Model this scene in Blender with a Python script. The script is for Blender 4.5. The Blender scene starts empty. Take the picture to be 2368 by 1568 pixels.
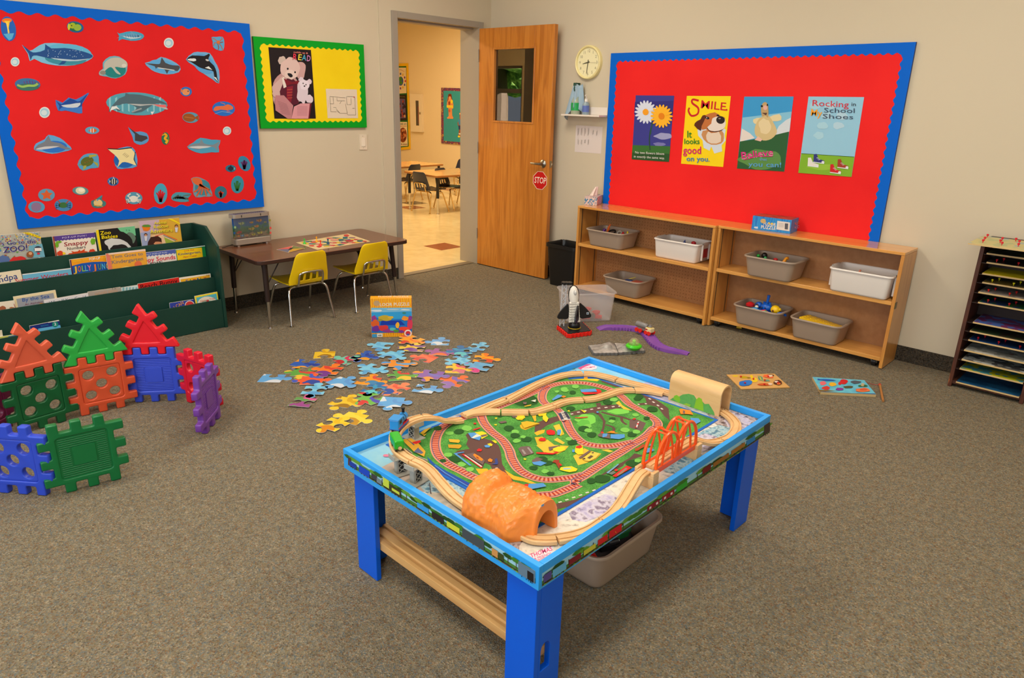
import bpy,bmesh,math,random
from mathutils import Vector,Matrix
from mathutils.geometry import tessellate_polygon
# ---------------------------------------------------------------- camera
CAM_H=1.52
F_PX=1620.4
PITCH,ROLL,YAW=0.326146,0.0267,-0.757954
def _rot():
 cy_,sy_=math.cos(YAW),math.sin(YAW)
 Rz=Matrix(((cy_,-sy_,0),(sy_,cy_,0),(0,0,1)))
 B=Matrix(((1,0,0),(0,0,-1),(0,1,0)))
 cp,sp=math.cos(PITCH),math.sin(PITCH)
 Rx=Matrix(((1,0,0),(0,cp,-sp),(0,sp,cp)))
 cr,sr=math.cos(ROLL),math.sin(ROLL)
 Rr=Matrix(((cr,-sr,0),(sr,cr,0),(0,0,1)))
 return Rr@Rx@B@Rz
RC=_rot()
RCT=RC.transposed()
scene=bpy.context.scene
cam=bpy.data.cameras.new('camera')
cam_ob=bpy.data.objects.new('camera',cam)
scene.collection.objects.link(cam_ob)
m3=Matrix((RC[0],-RC[1],-RC[2])).transposed()
cam_ob.matrix_world=Matrix.Translation((0,0,CAM_H))@m3.to_4x4()
cam.sensor_width=36.0
cam.lens=F_PX*36.0/2368.0
cam.clip_start=0.05
scene.camera=cam_ob
# ---------------------------------------------------------------- look, world, lights
scene.view_settings.view_transform='Standard'
scene.view_settings.look='None'
scene.view_settings.exposure=0.0
scene.view_settings.gamma=1.0
scene.view_settings.use_curve_mapping= False
world=bpy.data.worlds.new('sky')
scene.world=world
world.use_nodes= True
_bg=world.node_tree.nodes['Background']
_sky=world.node_tree.nodes.new('ShaderNodeTexSky')
_sky.sky_type='HOSEK_WILKIE'
_sky.turbidity=4.0
_sky.sun_direction=(0.3,0.4,0.86)
world.node_tree.links.new(_sky.outputs[0],_bg.inputs[0])
_bg.inputs[1].default_value=3.5
sun=bpy.data.lights.new('sun','SUN');sun.energy=80.0;sun.angle=0.01
sun_ob=bpy.data.objects.new('sun',sun);scene.collection.objects.link(sun_ob)
sun_ob.rotation_euler=Vector((-.85,-.1,-.5)).to_track_quat('-Z','Y').to_euler()
def area(name,loc,rot,sx,sy,power,col):
 l=bpy.data.lights.new(name,'AREA')
 l.shape='RECTANGLE';l.size=sx;l.size_y=sy
 l.energy=power;l.color=col
 o=bpy.data.objects.new(name,l)
 scene.collection.objects.link(o)
 o.location=loc;o.rotation_euler=rot
 return o
CEIL=3.0
XL,YR,XR,YB=-4.95,4.83,3.4,-2.9
WARM=(1.0,0.90,0.76)
DAY=(0.86,0.93,1.0)
TROFFERS=[(-3.3,3.0),(-3.3,0.2),(-0.9,3.0),(-0.9,0.2),(1.5,3.0),(1.5,0.2)]
for _x,_y in TROFFERS:
 area('ceiling_lamp',(_x,_y,CEIL-0.03),(0,0,0),0.6,1.2,41.0 if _x<-2 else(36.0 if _x<0 else 20.0),WARM)
WINDOWS=[(-3.1,1.7),(-0.7,1.7),(1.7,1.7)]
for _x,_w in WINDOWS:
 area('window_daylight',(_x,YB-0.02,1.75),(math.pi/2,0,0),_w-0.1,1.5,46.0,DAY)
for _x,_y in[(-7.0,7.4),(-9.8,7.4),(-7.0,4.0),(-9.8,4.0),(-7.0,1.5)]:
 area('next_room_lamp',(_x,_y,CEIL-0.03),(0,0,0),0.6,1.2,62.0,(1.0,0.80,0.52))
def ray(px,py):
 return RCT@Vector(((px-1184)/F_PX,(py-784)/F_PX,1.0))
def hit(px,py,p0,n):
 d=ray(px,py);o=Vector((0,0,CAM_H))
 return o+d*((Vector(p0)-o).dot(n)/d.dot(n))
def onz(px,py,z=0.0):return hit(px,py,(0,0,z),Vector((0,0,1)))
def onx(px,py,x):return hit(px,py,(x,0,0),Vector((1,0,0)))
def ony(px,py,y):return hit(px,py,(0,y,0),Vector((0,1,0)))
# ---------------------------------------------------------------- materials
def s2l(c):
 c=c/255.0
 return c/12.92 if c<=0.04045 else((c+0.055)/1.055)**2.4
def lin(c):return(s2l(c[0]),s2l(c[1]),s2l(c[2]),1.0)
_mc={}
def mat(col,rough=0.6,name= None,metal=0.0,spec=0.5,trans=0.0,emit= None,coat=0.0,alpha=1.0,ior=1.45):
 key=(tuple(col),rough,name,metal,spec,trans,emit,coat,alpha)
 if key in _mc:return _mc[key]
 m=bpy.data.materials.new(name or 'paint_%02x%02x%02x'%tuple(int(v)for v in col))
 m.use_nodes= True
 b=m.node_tree.nodes['Principled BSDF']
 b.inputs['Base Color'].default_value=lin(col)
 b.inputs['Roughness'].default_value=rough
 b.inputs['Metallic'].default_value=metal
 b.inputs['Specular IOR Level'].default_value=spec
 b.inputs['Transmission Weight'].default_value=trans
 b.inputs['Coat Weight'].default_value=coat
 b.inputs['IOR'].default_value=ior
 b.inputs['Alpha'].default_value=alpha
 if emit:
  b.inputs['Emission Color'].default_value=lin(col)
  b.inputs['Emission Strength'].default_value=emit
 m.diffuse_color=lin(col)
 _mc[key]=m
 return m
def thin_glass(name,tint=(250,252,250),gain=1.8):
 m=bpy.data.materials.new(name);m.use_nodes= True ;t=m.node_tree;t.nodes.clear()
 o=t.nodes.new('ShaderNodeOutputMaterial');tr=t.nodes.new('ShaderNodeBsdfTransparent');gl=t.nodes.new('ShaderNodeBsdfGlossy');fr=t.nodes.new('ShaderNodeFresnel');mu=t.nodes.new('ShaderNodeMath');mx=t.nodes.new('ShaderNodeMixShader')
 tr.inputs[0].default_value=lin(tint);gl.inputs['Roughness'].default_value=0.0;fr.inputs[0].default_value=1.5;mu.operation='MULTIPLY';mu.use_clamp= True ;mu.inputs[1].default_value=gain
 t.links.new(fr.outputs[0],mu.inputs[0]);t.links.new(mu.outputs[0],mx.inputs[0]);t.links.new(tr.outputs[0],mx.inputs[1]);t.links.new(gl.outputs[0],mx.inputs[2]);t.links.new(mx.outputs[0],o.inputs[0])
 return m
class NT:
 def __init__(s,m):
  s.m=m;s.t=m.node_tree;s.b=s.t.nodes['Principled BSDF']
 def n(s,typ,**kw):
  nd=s.t.nodes.new('ShaderNode'+typ)
  for k,v in kw.items():
   if k.startswith('i_'):
    nd.inputs[k[2:].replace('_',' ')].default_value=v
   else:setattr(nd,k,v)
  return nd
 def l(s,a,b):s.t.links.new(a,b)
 def coords(s,scale=(1,1,1),rot=(0,0,0),kind='Object'):
  tc=s.n('TexCoord');mp=s.n('Mapping')
  mp.inputs['Scale'].default_value=scale;mp.inputs['Rotation'].default_value=rot
  s.l(tc.outputs[kind],mp.inputs[0]); return mp.outputs[0]
 def ramp(s,fac,stops,interp='LINEAR'):
  r=s.n('ValToRGB');r.color_ramp.interpolation=interp
  e=r.color_ramp.elements
  while len(e)>1:e.remove(e[-1])
  e[0].position=stops[0][0];e[0].color=lin(stops[0][1])
  for p,c in stops[1:]:
   k=e.new(p);k.color=lin(c)
  s.l(fac,r.inputs[0]); return r.outputs[0]
 def bump(s,h,strength=0.2,dist=0.002):
  b=s.n('Bump');b.inputs['Strength'].default_value=strength;b.inputs['Distance'].default_value=dist
  s.l(h,b.inputs['Height']);s.l(b.outputs[0],s.b.inputs['Normal'])
def newmat(name,rough=0.6,spec=0.5,coat=0.0):
 m=bpy.data.materials.new(name);m.use_nodes= True
 m.node_tree.nodes['Principled BSDF'].inputs['Roughness'].default_value=rough
 m.node_tree.nodes['Principled BSDF'].inputs['Specular IOR Level'].default_value=spec
 m.node_tree.nodes['Principled BSDF'].inputs['Coat Weight'].default_value=coat
 return NT(m)
def m_speckle(name,stops,scale,rough=0.9,bump=0.0,fine= None,spec=0.3,kind='Object'):
 """voronoi cells recoloured: carpet, baseboard, moon rock ..."""
 t=newmat(name,rough,spec)
 co=t.coords(kind=kind)
 v=t.n('TexVoronoi',i_Scale=scale);t.l(co,v.inputs['Vector'])
 sep=t.n('SeparateColor');t.l(v.outputs['Color'],sep.inputs[0])
 col=t.ramp(sep.outputs[0],stops)
 if fine:
  nz=t.n('TexNoise',i_Scale=fine[0]);nz.inputs['Detail'].default_value=3
  t.l(co,nz.inputs['Vector'])
  g=t.ramp(nz.outputs[0],[(0.25,(fine[1],)*3),(0.75,(fine[2],)*3)])
  mx=t.n('Mix',data_type='RGBA',blend_type='MULTIPLY');mx.inputs[0].default_value=1.0
  t.l(col,mx.inputs[6]);t.l(g,mx.inputs[7]);col=mx.outputs[2]
 t.l(col,t.b.inputs['Base Color'])
 if bump:t.bump(v.outputs['Distance'],bump,0.003)
 return t.m
def m_wood(name,stops,scale=(3,3,40),rough=0.4,rot=(0,0,0),nscale=2.2,coat=0.0,dist=2.0,kind='Object'):
 t=newmat(name,rough,0.4,coat)
 co=t.coords(scale=scale,rot=rot,kind=kind)
 nz=t.n('TexNoise',i_Scale=nscale,i_Detail=6.0,i_Distortion=dist)
 t.l(co,nz.inputs['Vector'])
 t.l(t.ramp(nz.outputs[0],stops),t.b.inputs['Base Color'])
 return t.m
def m_noise(name,stops,scale=5,rough=0.7,detail=4,dist=0.0,spec=0.4,bump=0,kind='Object',interp='LINEAR',stretch=(1,1,1)):
 t=newmat(name,rough,spec)
 co=t.coords(kind=kind,scale=stretch)
 nz=t.n('TexNoise',i_Scale=scale,i_Detail=detail,i_Distortion=dist)
 t.l(co,nz.inputs['Vector'])
 t.l(t.ramp(nz.outputs[0],stops,interp),t.b.inputs['Base Color'])
 if bump:t.bump(nz.outputs[0],bump,0.004)
 return t.m
class M:
 """collects shapes, builds ONE mesh object"""
 def __init__(s):s.v=[];s.f=[];s.m=[];s.mats=[]
 def mi(s,m):
  if m not in s.mats:s.mats.append(m)
  return s.mats.index(m)
 def add(s,vs,fs,m):
  k=len(s.v);s.v+=[Vector(v)for v in vs];i=s.mi(m)
  for f in fs:s.f.append([k+a for a in f]);s.m.append(i)
  return s
 def box(s,a,b,m,R= None):
  x0,y0,z0=a;x1,y1,z1=b
  vs=[Vector(p)for p in((x0,y0,z0),(x1,y0,z0),(x1,y1,z0),(x0,y1,z0),(x0,y0,z1),(x1,y0,z1),(x1,y1,z1),(x0,y1,z1))]
  if R:vs=[R@v for v in vs]
  return s.add(vs,[(0,3,2,1),(4,5,6,7),(0,1,5,4),(1,2,6,5),(2,3,7,6),(3,0,4,7)],m)
 def hexa(s,lo,hi,m):
  """two quads/ngons (same count) joined"""
  n=len(lo)
  fs=[tuple(reversed(range(n))),tuple(range(n,2*n))]
  fs+=[(i,(i+1)%n,n+(i+1)%n,n+i)for i in range(n)]
  return s.add(list(lo)+list(hi),fs,m)
 def prism(s,pts,z0,z1,m,R= None,m2= None):
  """outline in xy raised z0..z1, R maps to place"""
  ar=sum(pts[i][0]*pts[(i+1)%len(pts)][1]-pts[(i+1)%len(pts)][0]*pts[i][1]for i in range(len(pts)))
  if ar<0:pts=list(reversed(pts))
  lo=[Vector((p[0],p[1],z0))for p in pts];hi=[Vector((p[0],p[1],z1))for p in pts]
  if R:lo=[R@v for v in lo];hi=[R@v for v in hi]
  n=len(pts);k=len(s.v);s.v+=lo+hi;i1=s.mi(m);i2=s.mi(m2)if m2 else i1
  s.f.append([k+a for a in reversed(range(n))]);s.m.append(i1)
  s.f.append([k+n+a for a in range(n)]);s.m.append(i2)
  for i in range(n):s.f.append([k+i,k+(i+1)%n,k+n+(i+1)%n,k+n+i]);s.m.append(i1)
  return s
 def loft(s,rings,m,cap= True,closed= True):
  k=len(s.v);n=len(rings[0]);i0=s.mi(m)
  for r in rings:s.v+=[Vector(p)for p in r]
  for j in range(len(rings)-1):
   for i in range(n if closed else n-1):
    a=k+j*n+i;b=k+j*n+(i+1)%n
    s.f.append([a,b,b+n,a+n]);s.m.append(i0)
  if cap:
   s.f.append([k+i for i in reversed(range(n))]);s.m.append(i0)
   e=k+(len(rings)-1)*n
   s.f.append([e+i for i in range(n)]);s.m.append(i0)
  return s
 def tube(s,path,r,m,n=10,cap= True):
  path=[Vector(p)for p in path];rings=[];N=len(path)
  rs=r if isinstance(r,(list,tuple))else[r]*N
  up= None
  for i,p in enumerate(path):
   t=(path[min(i+1,N-1)]-path[max(i-1,0)])
   if t.length<1e-9:t=Vector((0,0,1))
   t.normalize()
   if up is None:
    up=Vector((0,0,1))if abs(t.z)<0.9 else Vector((1,0,0))
   a=t.cross(up).normalized();up=a.cross(t).normalized()
   rings.append([p+(a*math.cos(2*math.pi*q/n)+up*math.sin(2*math.pi*q/n))*rs[i]for q in range(n)])
  return s.loft(rings,m,cap)
 def lathe(s,prof,m,n=24,c=(0,0,0),R= None,sx=1.0):
  rings=[]
  for r,z in prof:
   ring=[Vector((r*math.cos(2*math.pi*q/n)*sx,r*math.sin(2*math.pi*q/n),z))for q in range(n)]
   if R:ring=[R@v for v in ring]
   rings.append([v+Vector(c)for v in ring])
  return s.loft(rings,m,True)
 def ball(s,c,r,m,n=14,k=9,R= None):
  rx,ry,rz=r if isinstance(r,(tuple,list))else(r,r,r)
  rings=[]
  for j in range(k+1):
   ph=-math.pi/2+math.pi*j/k
   cr_=max(math.cos(ph),0.02)
   ring=[Vector((rx*cr_*math.cos(2*math.pi*q/n),ry*cr_*math.sin(2*math.pi*q/n),rz*math.sin(ph)))for q in range(n)]
   if R:ring=[R@v for v in ring]
   rings.append([v+Vector(c)for v in ring])
  return s.loft(rings,m,True)
 def build(s,name,parent= None,smooth= None,bevel= None,seg=2,world= True,flip= False):
  me=bpy.data.meshes.new(name)
  vs=s.v
  if parent is not None and world:
   inv=PM(parent).inverted();vs=[inv@v for v in vs]
   off=Vector()
  elif parent is None:
   lo=Vector((min(v.x for v in vs),min(v.y for v in vs),min(v.z for v in vs)))
   hi=Vector((max(v.x for v in vs),max(v.y for v in vs),max(v.z for v in vs)))
   off=Vector(((lo.x+hi.x)/2,(lo.y+hi.y)/2,lo.z))
   vs=[v-off for v in vs]
  me.from_pydata([tuple(v)for v in vs],[],s.f)
  for mm in s.mats:me.materials.append(mm)
  me.polygons.foreach_set('material_index',s.m)
  if smooth is not None:
   me.polygons.foreach_set('use_smooth',[True]*len(s.f))
  me.update()
  bm=bmesh.new();bm.from_mesh(me)
  if not getattr(s,'keepn',False):bmesh.ops.recalc_face_normals(bm,faces=bm.faces)
  bm.to_mesh(me);bm.free()
  if smooth is not None and smooth<180:me.set_sharp_from_angle(angle=math.radians(smooth))
  o=bpy.data.objects.new(name,me);scene.collection.objects.link(o)
  if parent is not None:o.parent=parent
  else:o.location=off
  if bevel:
   b=o.modifiers.new('bevel','BEVEL');b.width=bevel;b.segments=seg
   b.limit_method='ANGLE';b.angle_limit=math.radians(35)
  return o
def PM(o):
 m=o.matrix_basis.copy()
 while o.parent:o=o.parent;m=o.matrix_basis@m
 return m
def tag(o,label,cat= None,group= None,kind= None):
 if label:o['label']=label
 if cat:o['category']=cat
 if group:o['group']=group
 if kind:o['kind']=kind
 return o
def thing(name,loc,label,cat,rz=0.0,group= None):
 o=bpy.data.objects.new(name,None);scene.collection.objects.link(o)
 o.empty_display_size=0.05
 o.location=loc;o.rotation_euler=(0,0,rz)
 o.matrix_basis=Matrix.Translation(loc)@Matrix.Rotation(rz,4,'Z')
 return tag(o,label,cat,group)
def struct(o,kind='structure'):o['kind']=kind; return o
def frame(o,ex,ey,ez):
 ex,ey,ez=Vector(ex),Vector(ey),Vector(ez)
 m=Matrix((ex,ey,ez)).transposed().to_4x4();m.translation=Vector(o); return m
def T(x=0,y=0,z=0,rz=0.0):return Matrix.Translation((x,y,z))@Matrix.Rotation(rz,4,'Z')
def copy_thing(src,mtx,label= None,name= None):
 r=src.copy();scene.collection.objects.link(r);r.matrix_basis=mtx
 if label:r['label']=label
 for ch in[c for c in bpy.data.objects if c.parent is src]:
  c2=ch.copy();scene.collection.objects.link(c2);c2.parent=r
  for g in[c for c in bpy.data.objects if c.parent is ch]:
   g2=g.copy();scene.collection.objects.link(g2);g2.parent=c2
 return r
def spline(pts,n=8,closed= False):
 """Catmull-Rom through points of any dimension"""
 out=[];N=len(pts);P=[Vector(p)for p in pts]
 for i in range(N if closed else N-1):
  if closed:p0,p1,p2,p3=P[i-1],P[i],P[(i+1)%N],P[(i+2)%N]
  else:
   p1,p2=P[i],P[i+1]
   p0=P[i-1]if i>0 else p1*2-p2
   p3=P[i+2]if i+2<N else p2*2-p1
  for k in range(n):
   t=k/n
   out.append(0.5*((2*p1)+(p2-p0)*t+(2*p0-5*p1+4*p2-p3)*t*t+(3*p1-p0-3*p2+p3)*t**3))
 if not closed:out.append(P[-1])
 return out
def rrect(x0,y0,x1,y1,r,n=4):
 o=[]
 for cx_,cy_,a in((x1-r,y1-r,0),(x0+r,y1-r,90),(x0+r,y0+r,180),(x1-r,y0+r,270)):
  for k in range(n+1):
   t=math.radians(a+90*k/n);o.append((cx_+r*math.cos(t),cy_+r*math.sin(t)))
 return o
GL={}
def _glyphs():
 cu=bpy.data.curves.new('letters','FONT');ob=bpy.data.objects.new('letters',cu)
 scene.collection.objects.link(ob)
 cu.size=1.0;cu.resolution_u=2
 def conv(sx,off):
  cu.body=sx;cu.offset=off
  dg=bpy.context.evaluated_depsgraph_get();dg.update()
  me=bpy.data.meshes.new_from_object(ob.evaluated_get(dg))
  vs=[tuple(v.co)[:2]for v in me.vertices];fs=[list(p.vertices)for p in me.polygons]
  bpy.data.meshes.remove(me)
  return vs,fs
 def width(sx):
  vs,_=conv(sx,0);xs=[v[0]for v in vs]; return max(xs)-min(xs)
 hh=width('HH')
 for ch in "ABCDEFGHIJKLMNOPQRSTUVWXYZabcdefghijklmnopqrstuvwxyz0123456789.,!'-&+$":
  adv=width('H'+ch+'H')-hh
  GL[ch]=(adv,conv(ch,0.0),conv(ch,0.012))
 bpy.data.objects.remove(ob)
_glyphs()
def letters(sx,bold= False,track=1.0):
 """-> verts, faces, width (cap height about .7)"""
 vs,fs,x=[],[],0.0
 for ch in sx:
  if ch==' ' or ch not in GL:x+=0.3; continue
  adv,a,b=GL[ch];gv,gf=b if bold else a
  k=len(vs);vs+=[(x+v[0],v[1])for v in gv];fs+=[[k+i for i in f]for f in gf]
  x+=adv*track
 return vs,fs,max(x,0.1)
class Art:
 """coloured shapes lying on a plane in layers 0.25 mm apart; tr=(ox,oy,scale) lets points be given in a zoomed crop"""
 def __init__(s,p0,n,tr=(0,0,1.0),step=0.00025,rough=0.55,base=0.0):
  s.p0=Vector(p0);s.n=Vector(n).normalized();s.tr=tr;s.step=step;s.h=base;s.rough=rough
  s.M=M();s.M.keepn= True
  if s.n.dot(Vector((0,0,CAM_H))-s.p0)<0:s.n=-s.n
  z=Vector((0,0,1))if abs(s.n.z)<0.9 else Vector((0,1,0))
  s.ex=z.cross(s.n).normalized();s.ey=s.n.cross(s.ex)
 def P(s,x,y):
  return hit(s.tr[0]+x/s.tr[2],s.tr[1]+y/s.tr[2],s.p0,s.n)
 def uv(s,p):d=p-s.p0; return Vector((d.dot(s.ex),d.dot(s.ey)))
 def at(s,u):return s.p0+s.ex*u[0]+s.ey*u[1]
 def mt(s,col):return col if not isinstance(col,(tuple,list))else mat(col,s.rough,spec=0.25)
 def _face(s,P3,col,up= True):
  s.h+=s.step if up else min(s.step,1.2e-5)
  P3=[p+s.n*s.h for p in P3]
  nn=Vector()
  for i in range(len(P3)):nn+=(P3[i]-P3[0]).cross(P3[(i+1)%len(P3)]-P3[0])
  if nn.dot(s.n)<0:P3.reverse()
  if len(P3)>4:
   tris=tessellate_polygon([P3])
   fs=[]
   for t in tris:
    a,b,c=t
    if(P3[b]-P3[a]).cross(P3[c]-P3[a]).dot(s.n)<0:t=(a,c,b)
    fs.append(t)
   s.M.add(P3,fs,s.mt(col))
  else:s.M.add(P3,[tuple(range(len(P3)))],s.mt(col))
  return s
 def poly(s,pts,col,smooth=0,up= True):
  if smooth:pts=spline([(p[0],p[1])for p in pts],smooth,True)
  return s._face([s.P(p[0],p[1])for p in pts],col,up)
 def ell(s,cx,cy,rx,ry,col,rot=0,n=20,up= True):
  c,q=math.cos(math.radians(rot)),math.sin(math.radians(rot))
  pts=[]
  for k in range(n):
   a=2*math.pi*k/n;x,y=rx*math.cos(a),ry*math.sin(a)
   pts.append((cx+x*c-y*q,cy+x*q+y*c))
  return s.poly(pts,col,up=up)
 def blob(s,cx,cy,rx,ry,col,seed=0,rot=0,n=14,amp=0.15,up= True):
  rnd=random.Random(seed);c,q=math.cos(math.radians(rot)),math.sin(math.radians(rot));pts=[]
  for k in range(n):
   a=2*math.pi*k/n;f=1+rnd.uniform(-amp,amp);x,y=rx*f*math.cos(a),ry*f*math.sin(a)
   pts.append((cx+x*c-y*q,cy+x*q+y*c))
  return s.poly(pts,col,smooth=2,up=up)
 def line(s,pts,w,col,smooth=0,closed= False,up= True,metric= False):
  """w in crop px unless metric; a ribbon along the path"""
  if smooth:pts=spline([(p[0],p[1])for p in pts],smooth,closed)
  if closed:pts=list(pts)+[pts[0]]
  U=[s.uv(s.P(p[0],p[1]))for p in pts]
  if not metric:
   c=pts[len(pts)//2];w=(s.P(c[0],c[1]+w)-s.P(c[0],c[1])).length
  return s.ribbon(U,w,col,up)
 def ribbon(s,U,w,col,up= True):
  if up:s.h+=s.step
  L=[];N=len(U)
  for i in range(N):
   t=U[min(i+1,N-1)]-U[max(i-1,0)]
   if t.length<1e-9:t=Vector((1,0))
   t.normalize();nrm=Vector((-t.y,t.x))*(w/2)
   L+=[s.at(U[i]+nrm)+s.n*s.h,s.at(U[i]-nrm)+s.n*s.h]
  fs=[(2*i,2*i+1,2*i+3,2*i+2)for i in range(N-1)]
  s.M.add(L,fs,s.mt(col)); return s
 def text(s,sx,a,b,h,col,bold= True,up= True,track=1.0,upv= None):
  """baseline a->b in crop px, cap height h px"""
  vs,fs,w=letters(sx,bold,track)
  ax,ay=a;bx,by=b;dx,dy=(bx-ax)/w,(by-ay)/w
  if upv is None:
   Ln=math.hypot(bx-ax,by-ay);upv=((by-ay)/Ln,-(bx-ax)/Ln)
  k=h/0.7
  if up:s.h+=s.step
  P3=[s.P(ax+dx*v[0]+upv[0]*v[1]*k,ay+dy*v[0]+upv[1]*v[1]*k)+s.n*s.h for v in vs]
  if fs:
   f=fs[0];flipq=(P3[f[1]]-P3[f[0]]).cross(P3[f[2]]-P3[f[0]]).dot(s.n)<0
   s.M.add(P3,[tuple(reversed(f))for f in fs]if flipq else fs,s.mt(col))
  return s
 def slab(s,pts,th,col,back= None,smooth=0):
  """the sheet itself: outline with real thickness standing on the plane"""
  if smooth:pts=spline([(p[0],p[1])for p in pts],smooth,True)
  P3=[s.P(p[0],p[1])for p in pts]
  return s.slab3(P3,th,col,back)
 def slab3(s,P3,th,col,back= None):
  nn=Vector()
  for i in range(len(P3)):nn+=(P3[i]-P3[0]).cross(P3[(i+1)%len(P3)]-P3[0])
  if nn.dot(s.n)<0:P3=list(reversed(P3))
  n=len(P3);lo=[p+s.n*s.h for p in P3];s.h+=th;hi=[p+s.n*s.h for p in P3]
  tri=[]
  for t in tessellate_polygon([P3]):
   a,b,c=t
   if(P3[b]-P3[a]).cross(P3[c]-P3[a]).dot(s.n)<0:t=(a,c,b)
   tri.append(tuple(t))
  s.M.add(hi,tri,s.mt(col))
  s.M.add(lo,[(t[0],t[2],t[1])for t in tri],s.mt(back or col))
  s.M.add(lo+hi,[(i,(i+1)%n,n+(i+1)%n,n+i)for i in range(n)],s.mt(back or col))
  return s
 def build(s,name,parent= None,**k):return s.M.build(name,parent,**k)
t=newmat('wall_paint',0.75,0.25)
_nz=t.n('TexNoise',i_Scale=220.0,i_Detail=2.0);t.l(t.coords(),_nz.inputs['Vector'])
t.b.inputs['Base Color'].default_value=lin((206,193,168));t.bump(_nz.outputs[0],0.12,0.001)
WALL=t.m
WALL2=mat((222,200,158),0.75,'wall_paint_next_room',spec=0.25)
CEILM=m_noise('ceiling_tile',[(0.4,(214,210,200)),(0.6,(226,222,214))],60,0.9)
CARPET=m_speckle('carpet_loops',[(0.0,(96,88,72)),(0.18,(136,124,98)),(0.36,(116,112,102)),(0.5,(156,144,118)),(0.64,(100,110,112)),(0.78,(142,124,92)),(0.9,(124,94,70)),(1.0,(166,154,130))],225,0.95,0.7,fine=(40.0,214,255),spec=0.1)
BASEM=m_speckle('baseboard_carpet',[(0.0,(36,32,26)),(0.3,(66,58,48)),(0.55,(48,50,48)),(0.75,(84,70,54)),(1.0,(70,66,58))],190,0.95,0.4,spec=0.1)
METALF=mat((158,148,134),0.5,'door_frame_paint')
VCT=m_noise('vinyl_tile',[(0.3,(216,192,140)),(0.7,(230,206,156))],9,0.13,spec=0.5)
WOODN=m_wood('door_veneer',[(0.2,(150,84,22)),(0.42,(184,110,36)),(0.6,(202,128,48)),(0.8,(170,96,26))],(14,14,0.9),0.35,nscale=1.6,coat=0.25,dist=1.2)
TH=0.18
# carpet floor, next-room floor
struct(M().box((XL-0.09,YB,-0.05),(XR,YR,0),CARPET).build('floor'))
m=M();m.box((-13.4,0.2,-0.05),(XL-0.09,9.46,0.0),VCT)
BR,DK=mat((146,78,44),0.2),mat((74,66,54),0.2)
for c_,mm in(((1024.5,570),BR),((952,479.8),BR),((957,469.5),DK),((1040,438),BR)):
 p=onz(*c_);m.box((p.x-0.152,p.y-0.152,0),(p.x+0.152,p.y+0.152,0.0006),mm)
struct(m.build('floor'))
# walls
DY0,DY1,DZ=3.77,4.668,2.135
m=M()
m.box((XL-TH,YB,0),(XL,3.60,CEIL),WALL)
m.box((XL-TH,3.60,0),(XL+0.012,DY0-0.03,CEIL),WALL)
m.box((XL-TH,DY0-0.03,DZ+0.03),(XL+0.012,DY1+0.03,CEIL),WALL)
m.box((XL-TH,DY1+0.03,0),(XL+0.012,YR,CEIL),WALL)
struct(m.build('wall_left'))
struct(M().box((XL-TH,YR,0),(XR+0.15,YR+0.15,CEIL),WALL).build('wall_far'))
struct(M().box((XR,YB,0),(XR+0.15,YR,CEIL),WALL).build('wall_right'))
m=M();xs=[XL-TH]
for wx,ww in WINDOWS:xs+=[wx-ww/2,wx+ww/2]
xs.append(XR+0.15)
for i in range(0,len(xs),2):m.box((xs[i],YB-0.15,0),(xs[i+1],YB,CEIL),WALL)
for wx,ww in WINDOWS:
 m.box((wx-ww/2,YB-0.15,0),(wx+ww/2,YB,0.95),WALL)
 m.box((wx-ww/2,YB-0.15,2.55),(wx+ww/2,YB,CEIL),WALL)
struct(m.build('wall_back'))
for i,(wx,ww)in enumerate(WINDOWS):
 m=M();wm=mat((230,228,220),0.4);WG=thin_glass('window_glass')if not i else WG
 a,b=wx-ww/2,wx+ww/2
 for q in((a,0.95,a+0.05,2.55),(b-0.05,0.95,b,2.55),(a,0.95,b,1.0),(a,2.5,b,2.55),(wx-0.02,0.95,wx+0.02,2.55),(a,1.7,b,1.74)):
  m.box((q[0],YB-0.1,q[1]),(q[2],YB-0.05,q[3]),wm)
 m.box((a,YB-0.078,0.95),(b,YB-0.072,2.55),WG)
 struct(m.build('window_%d'%(i+1)))
struct(M().box((XL-TH,YB-0.15,CEIL),(XR+0.15,YR+0.15,CEIL+0.1),CEILM).build('ceiling'))
# next room shell
NW=-12.9
struct(M().box((NW-0.1,9.4,0),(XL-0.3,9.55,CEIL),WALL2).build('wall_next_room_far'))
struct(M().box((XL-TH-0.02,YR+0.15,0),(XL-TH,9.4,CEIL),WALL2).build('wall_next_room_near'))
m=M()
m.box((XL-TH-0.02,0.2,0),(XL-TH,DY0-0.03,CEIL),WALL2)
m.box((XL-TH-0.02,DY1+0.03,0),(XL-TH,YR+0.15,CEIL),WALL2)
m.box((XL-TH-0.02,DY0-0.03,DZ+0.03),(XL-TH,DY1+0.03,CEIL),WALL2)
struct(m.build('wall_next_room_door'))
struct(M().box((NW-0.12,0.2,0),(NW,9.4,CEIL),WALL2).build('wall_next_room_left'))
WN0,WN1=-9.7,-8.2
m=M()
m.box((NW,0.05,0),(WN0,0.2,CEIL),WALL2);m.box((WN1,0.05,0),(XL-TH,0.2,CEIL),WALL2)
m.box((WN0,0.05,0),(WN1,0.2,0.7),WALL2);m.box((WN0,0.05,2.09),(WN1,0.2,CEIL),WALL2)
struct(m.build('wall_next_room_window'))
m=M();wm=mat((120,112,104),0.4)
for q in((WN0,0.7,WN0+0.05,2.09),(WN1-0.05,0.7,WN1,2.09),(WN0,0.7,WN1,0.75),(WN0,2.05,WN1,2.09),(WN0,1.66,WN1,1.73)):
 m.box((q[0],0.1,q[1]),(q[2],0.16,q[3]),wm)
struct(m.build('window_4'))
struct(M().box((NW,0.05,CEIL),(XL-TH,9.55,CEIL+0.1),CEILM).build('ceiling'))
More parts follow.
